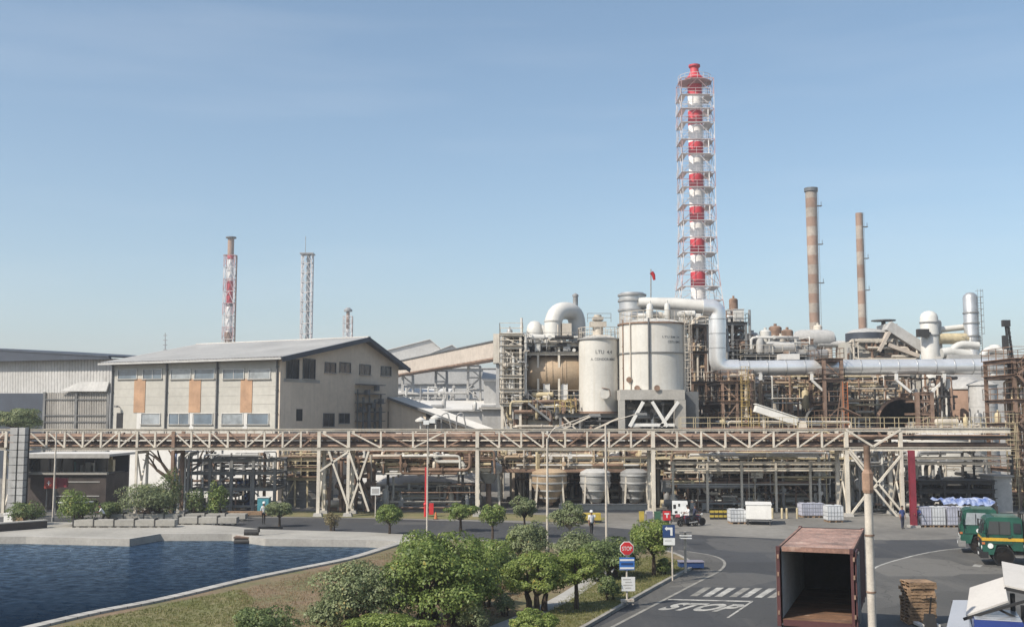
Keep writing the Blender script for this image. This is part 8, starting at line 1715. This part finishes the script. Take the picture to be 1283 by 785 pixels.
    for sg in (-1, 1):
        mb = MB(); mb.lathe([(0.004, -0.006), (0.011, 0), (0.004, 0.006)], (hc.x + sg * 0.032, hc.y - 0.094, hc.z), 8, axis='y'); mb.build('eye', 'black', t); mb = MB(); mb.box((hc.x + sg * 0.083, hc.y + 0.01, hc.z - 0.01), (0.018, 0.04, 0.06)); mb.build('ear', 'skin', t)
    mb = MB(); mb.box((hc.x, hc.y - 0.104, hc.z - 0.028), (0.026, 0.03, 0.045), taper=0.6); mb.build('nose', 'skin', t); mb = MB(); mb.box((hc.x, hc.y - 0.092, hc.z - 0.068), (0.045, 0.012, 0.012)); mb.build('mouth', 'maroon', t)
    if helmet: mb = MB(); mb.lathe([(0.14, 0.0), (0.125, 0.02), (0.12, 0.07), (0.09, 0.12), (0.04, 0.145), (0.002, 0.15)], (hc.x, hc.y + 0.005, hc.z + 0.03), 18); mb.build('helmet', helmet, t)
    else: mb = MB(); mb.lathe([(0.086, 0.0), (0.098, 0.03), (0.09, 0.075), (0.055, 0.11), (0.002, 0.122)], (hc.x, hc.y + 0.018, hc.z + 0.012), 16); mb.build('hair', 'black', t)
    return t
def moto(loc, rz, label):
    t = thing('motorcycle', label, 'motorcycle', loc, rz)
    for yy in (-0.62, 0.62):
        mb = MB(); mb.lathe([(0.24, -0.05), (0.30, -0.04), (0.31, 0), (0.30, 0.04), (0.24, 0.05), (0.24, -0.05)], (0, yy, 0.31), 22, axis='x'); w1 = mb.build('wheel', 'tyre', t); mb = MB()
        for k in range(6): a = k * math.pi / 3; mb.beam((0, yy, 0.31), (0, yy + 0.25 * math.cos(a), 0.31 + 0.25 * math.sin(a)), 0.02)
        mb.build('spokes', 'grey_pipe', w1)
    mb = MB(); mb.path([(0, -0.62, 0.31), (0, -0.45, 0.85), (0, -0.3, 0.75), (0, 0.15, 0.45), (0, 0.62, 0.31)], 0.035, 8); mb.box((0, -0.05, 0.4), (0.24, 0.4, 0.3)); mb.build('frame', 'dark_steel', t)
    mb = MB(); mb.box((0, -0.15, 0.74), (0.26, 0.42, 0.22), taper=0.7); mb.build('fuel_tank', 'maroon', t); mb = MB(); mb.box((0, 0.32, 0.76), (0.26, 0.62, 0.1), taper=0.9); mb.build('seat', 'black', t)
    mb = MB(); mb.path([(-0.34, -0.38, 1.02), (-0.1, -0.45, 0.95), (0.1, -0.45, 0.95), (0.34, -0.38, 1.02)], 0.018, 8); mb.build('handlebar', 'black', t); mb = MB(); mb.lathe([(0.02, -0.08), (0.1, -0.05), (0.1, 0.06), (0.02, 0.09)], (0, -0.56, 0.86), 12, axis='y'); mb.build('headlight', 'sign_white', t)
    mb = MB(); mb.tube((0.14, 0.05, 0.28), (0.16, 0.75, 0.36), 0.045, 8); mb.build('exhaust', 'grey_pipe', t); mb = MB(); mb.slab([(-0.08, 0.45, 0.66), (0.08, 0.45, 0.66), (0.08, 0.95, 0.52), (-0.08, 0.95, 0.52)], 0.02); mb.build('mudguard', 'maroon', t)
    return t
m1 = G(862, 659); moto((m1.x, m1.y, 0.006), math.radians(-75), 'motorcycle ridden by the person in white near the box truck'); person('person in a white shirt riding a motorcycle near the box truck', (m1.x, m1.y, 0.02), math.radians(-75), 'sit', 'cloth_white', 'cloth_navy', 'black')
m2 = G(848, 658); moto((m2.x, m2.y + 0.4, 0.006), math.radians(70), 'parked dark motorcycle left of the ridden one')
m3 = G(872, 658.5); moto((m3.x, m3.y + 0.3, 0.006), math.radians(110), 'dark motorcycle at the right of the group by the box truck'); person('person in dark clothes on the rightmost motorcycle', (m3.x, m3.y + 0.3, 0.02), math.radians(110), 'sit', 'cloth_navy', 'cloth_navy', 'black')
g_ = G(330, 658); person('person in white top standing on the quay by the small tree', (g_.x, g_.y, 0.09), 0.6, 'stand', 'cloth_white', 'cloth_dark', 'sign_white')
g_ = G(121, 661); person('person in white shirt stooping behind the front row of blocks', (g_.x, g_.y + 1.2, 0.09), -1.2, 'bend', 'cloth_white', 'cloth_dark', None)
g_ = G(741, 672); person('person with white helmet and white shirt walking beyond the shrubs', (g_.x, g_.y, 0.09), 0.4, 'stand', 'cloth_white', 'cloth_dark', 'sign_white')
g_ = G(1131, 662); person('person in blue overalls at the foot of the bridge post', (g_.x, g_.y, 0.006), 0.2, 'stand', 'cloth_blue', 'cloth_navy', None)
g_ = G(1151, 660); person('worker in blue beside the maroon post', (g_.x, g_.y, 0.006), -0.5, 'bend', 'cloth_blue', 'cloth_dark', None)

# ================================================================ HAZE
hz = MB().bx(-1620, 1620, -140, 2420, -3.2, 96).build('haze', 'ground'); hz['kind'] = 'stuff'; hz['label'] = 'pale haze in the air over the plant'; hz['category'] = 'haze'
hm = bpy.data.materials.new('haze'); hm.use_nodes = True; hn = hm.node_tree; hn.nodes.clear(); ho = hn.nodes.new('ShaderNodeOutputMaterial'); pv = hn.nodes.new('ShaderNodeVolumePrincipled')
pv.inputs['Color'].default_value = (0.92, 0.95, 1.0, 1); pv.inputs['Density'].default_value = 0.0005; pv.inputs['Anisotropy'].default_value = 0.2; hn.links.new(pv.outputs[0], ho.inputs['Volume'])
hz.data.materials.clear(); hz.data.materials.append(hm)
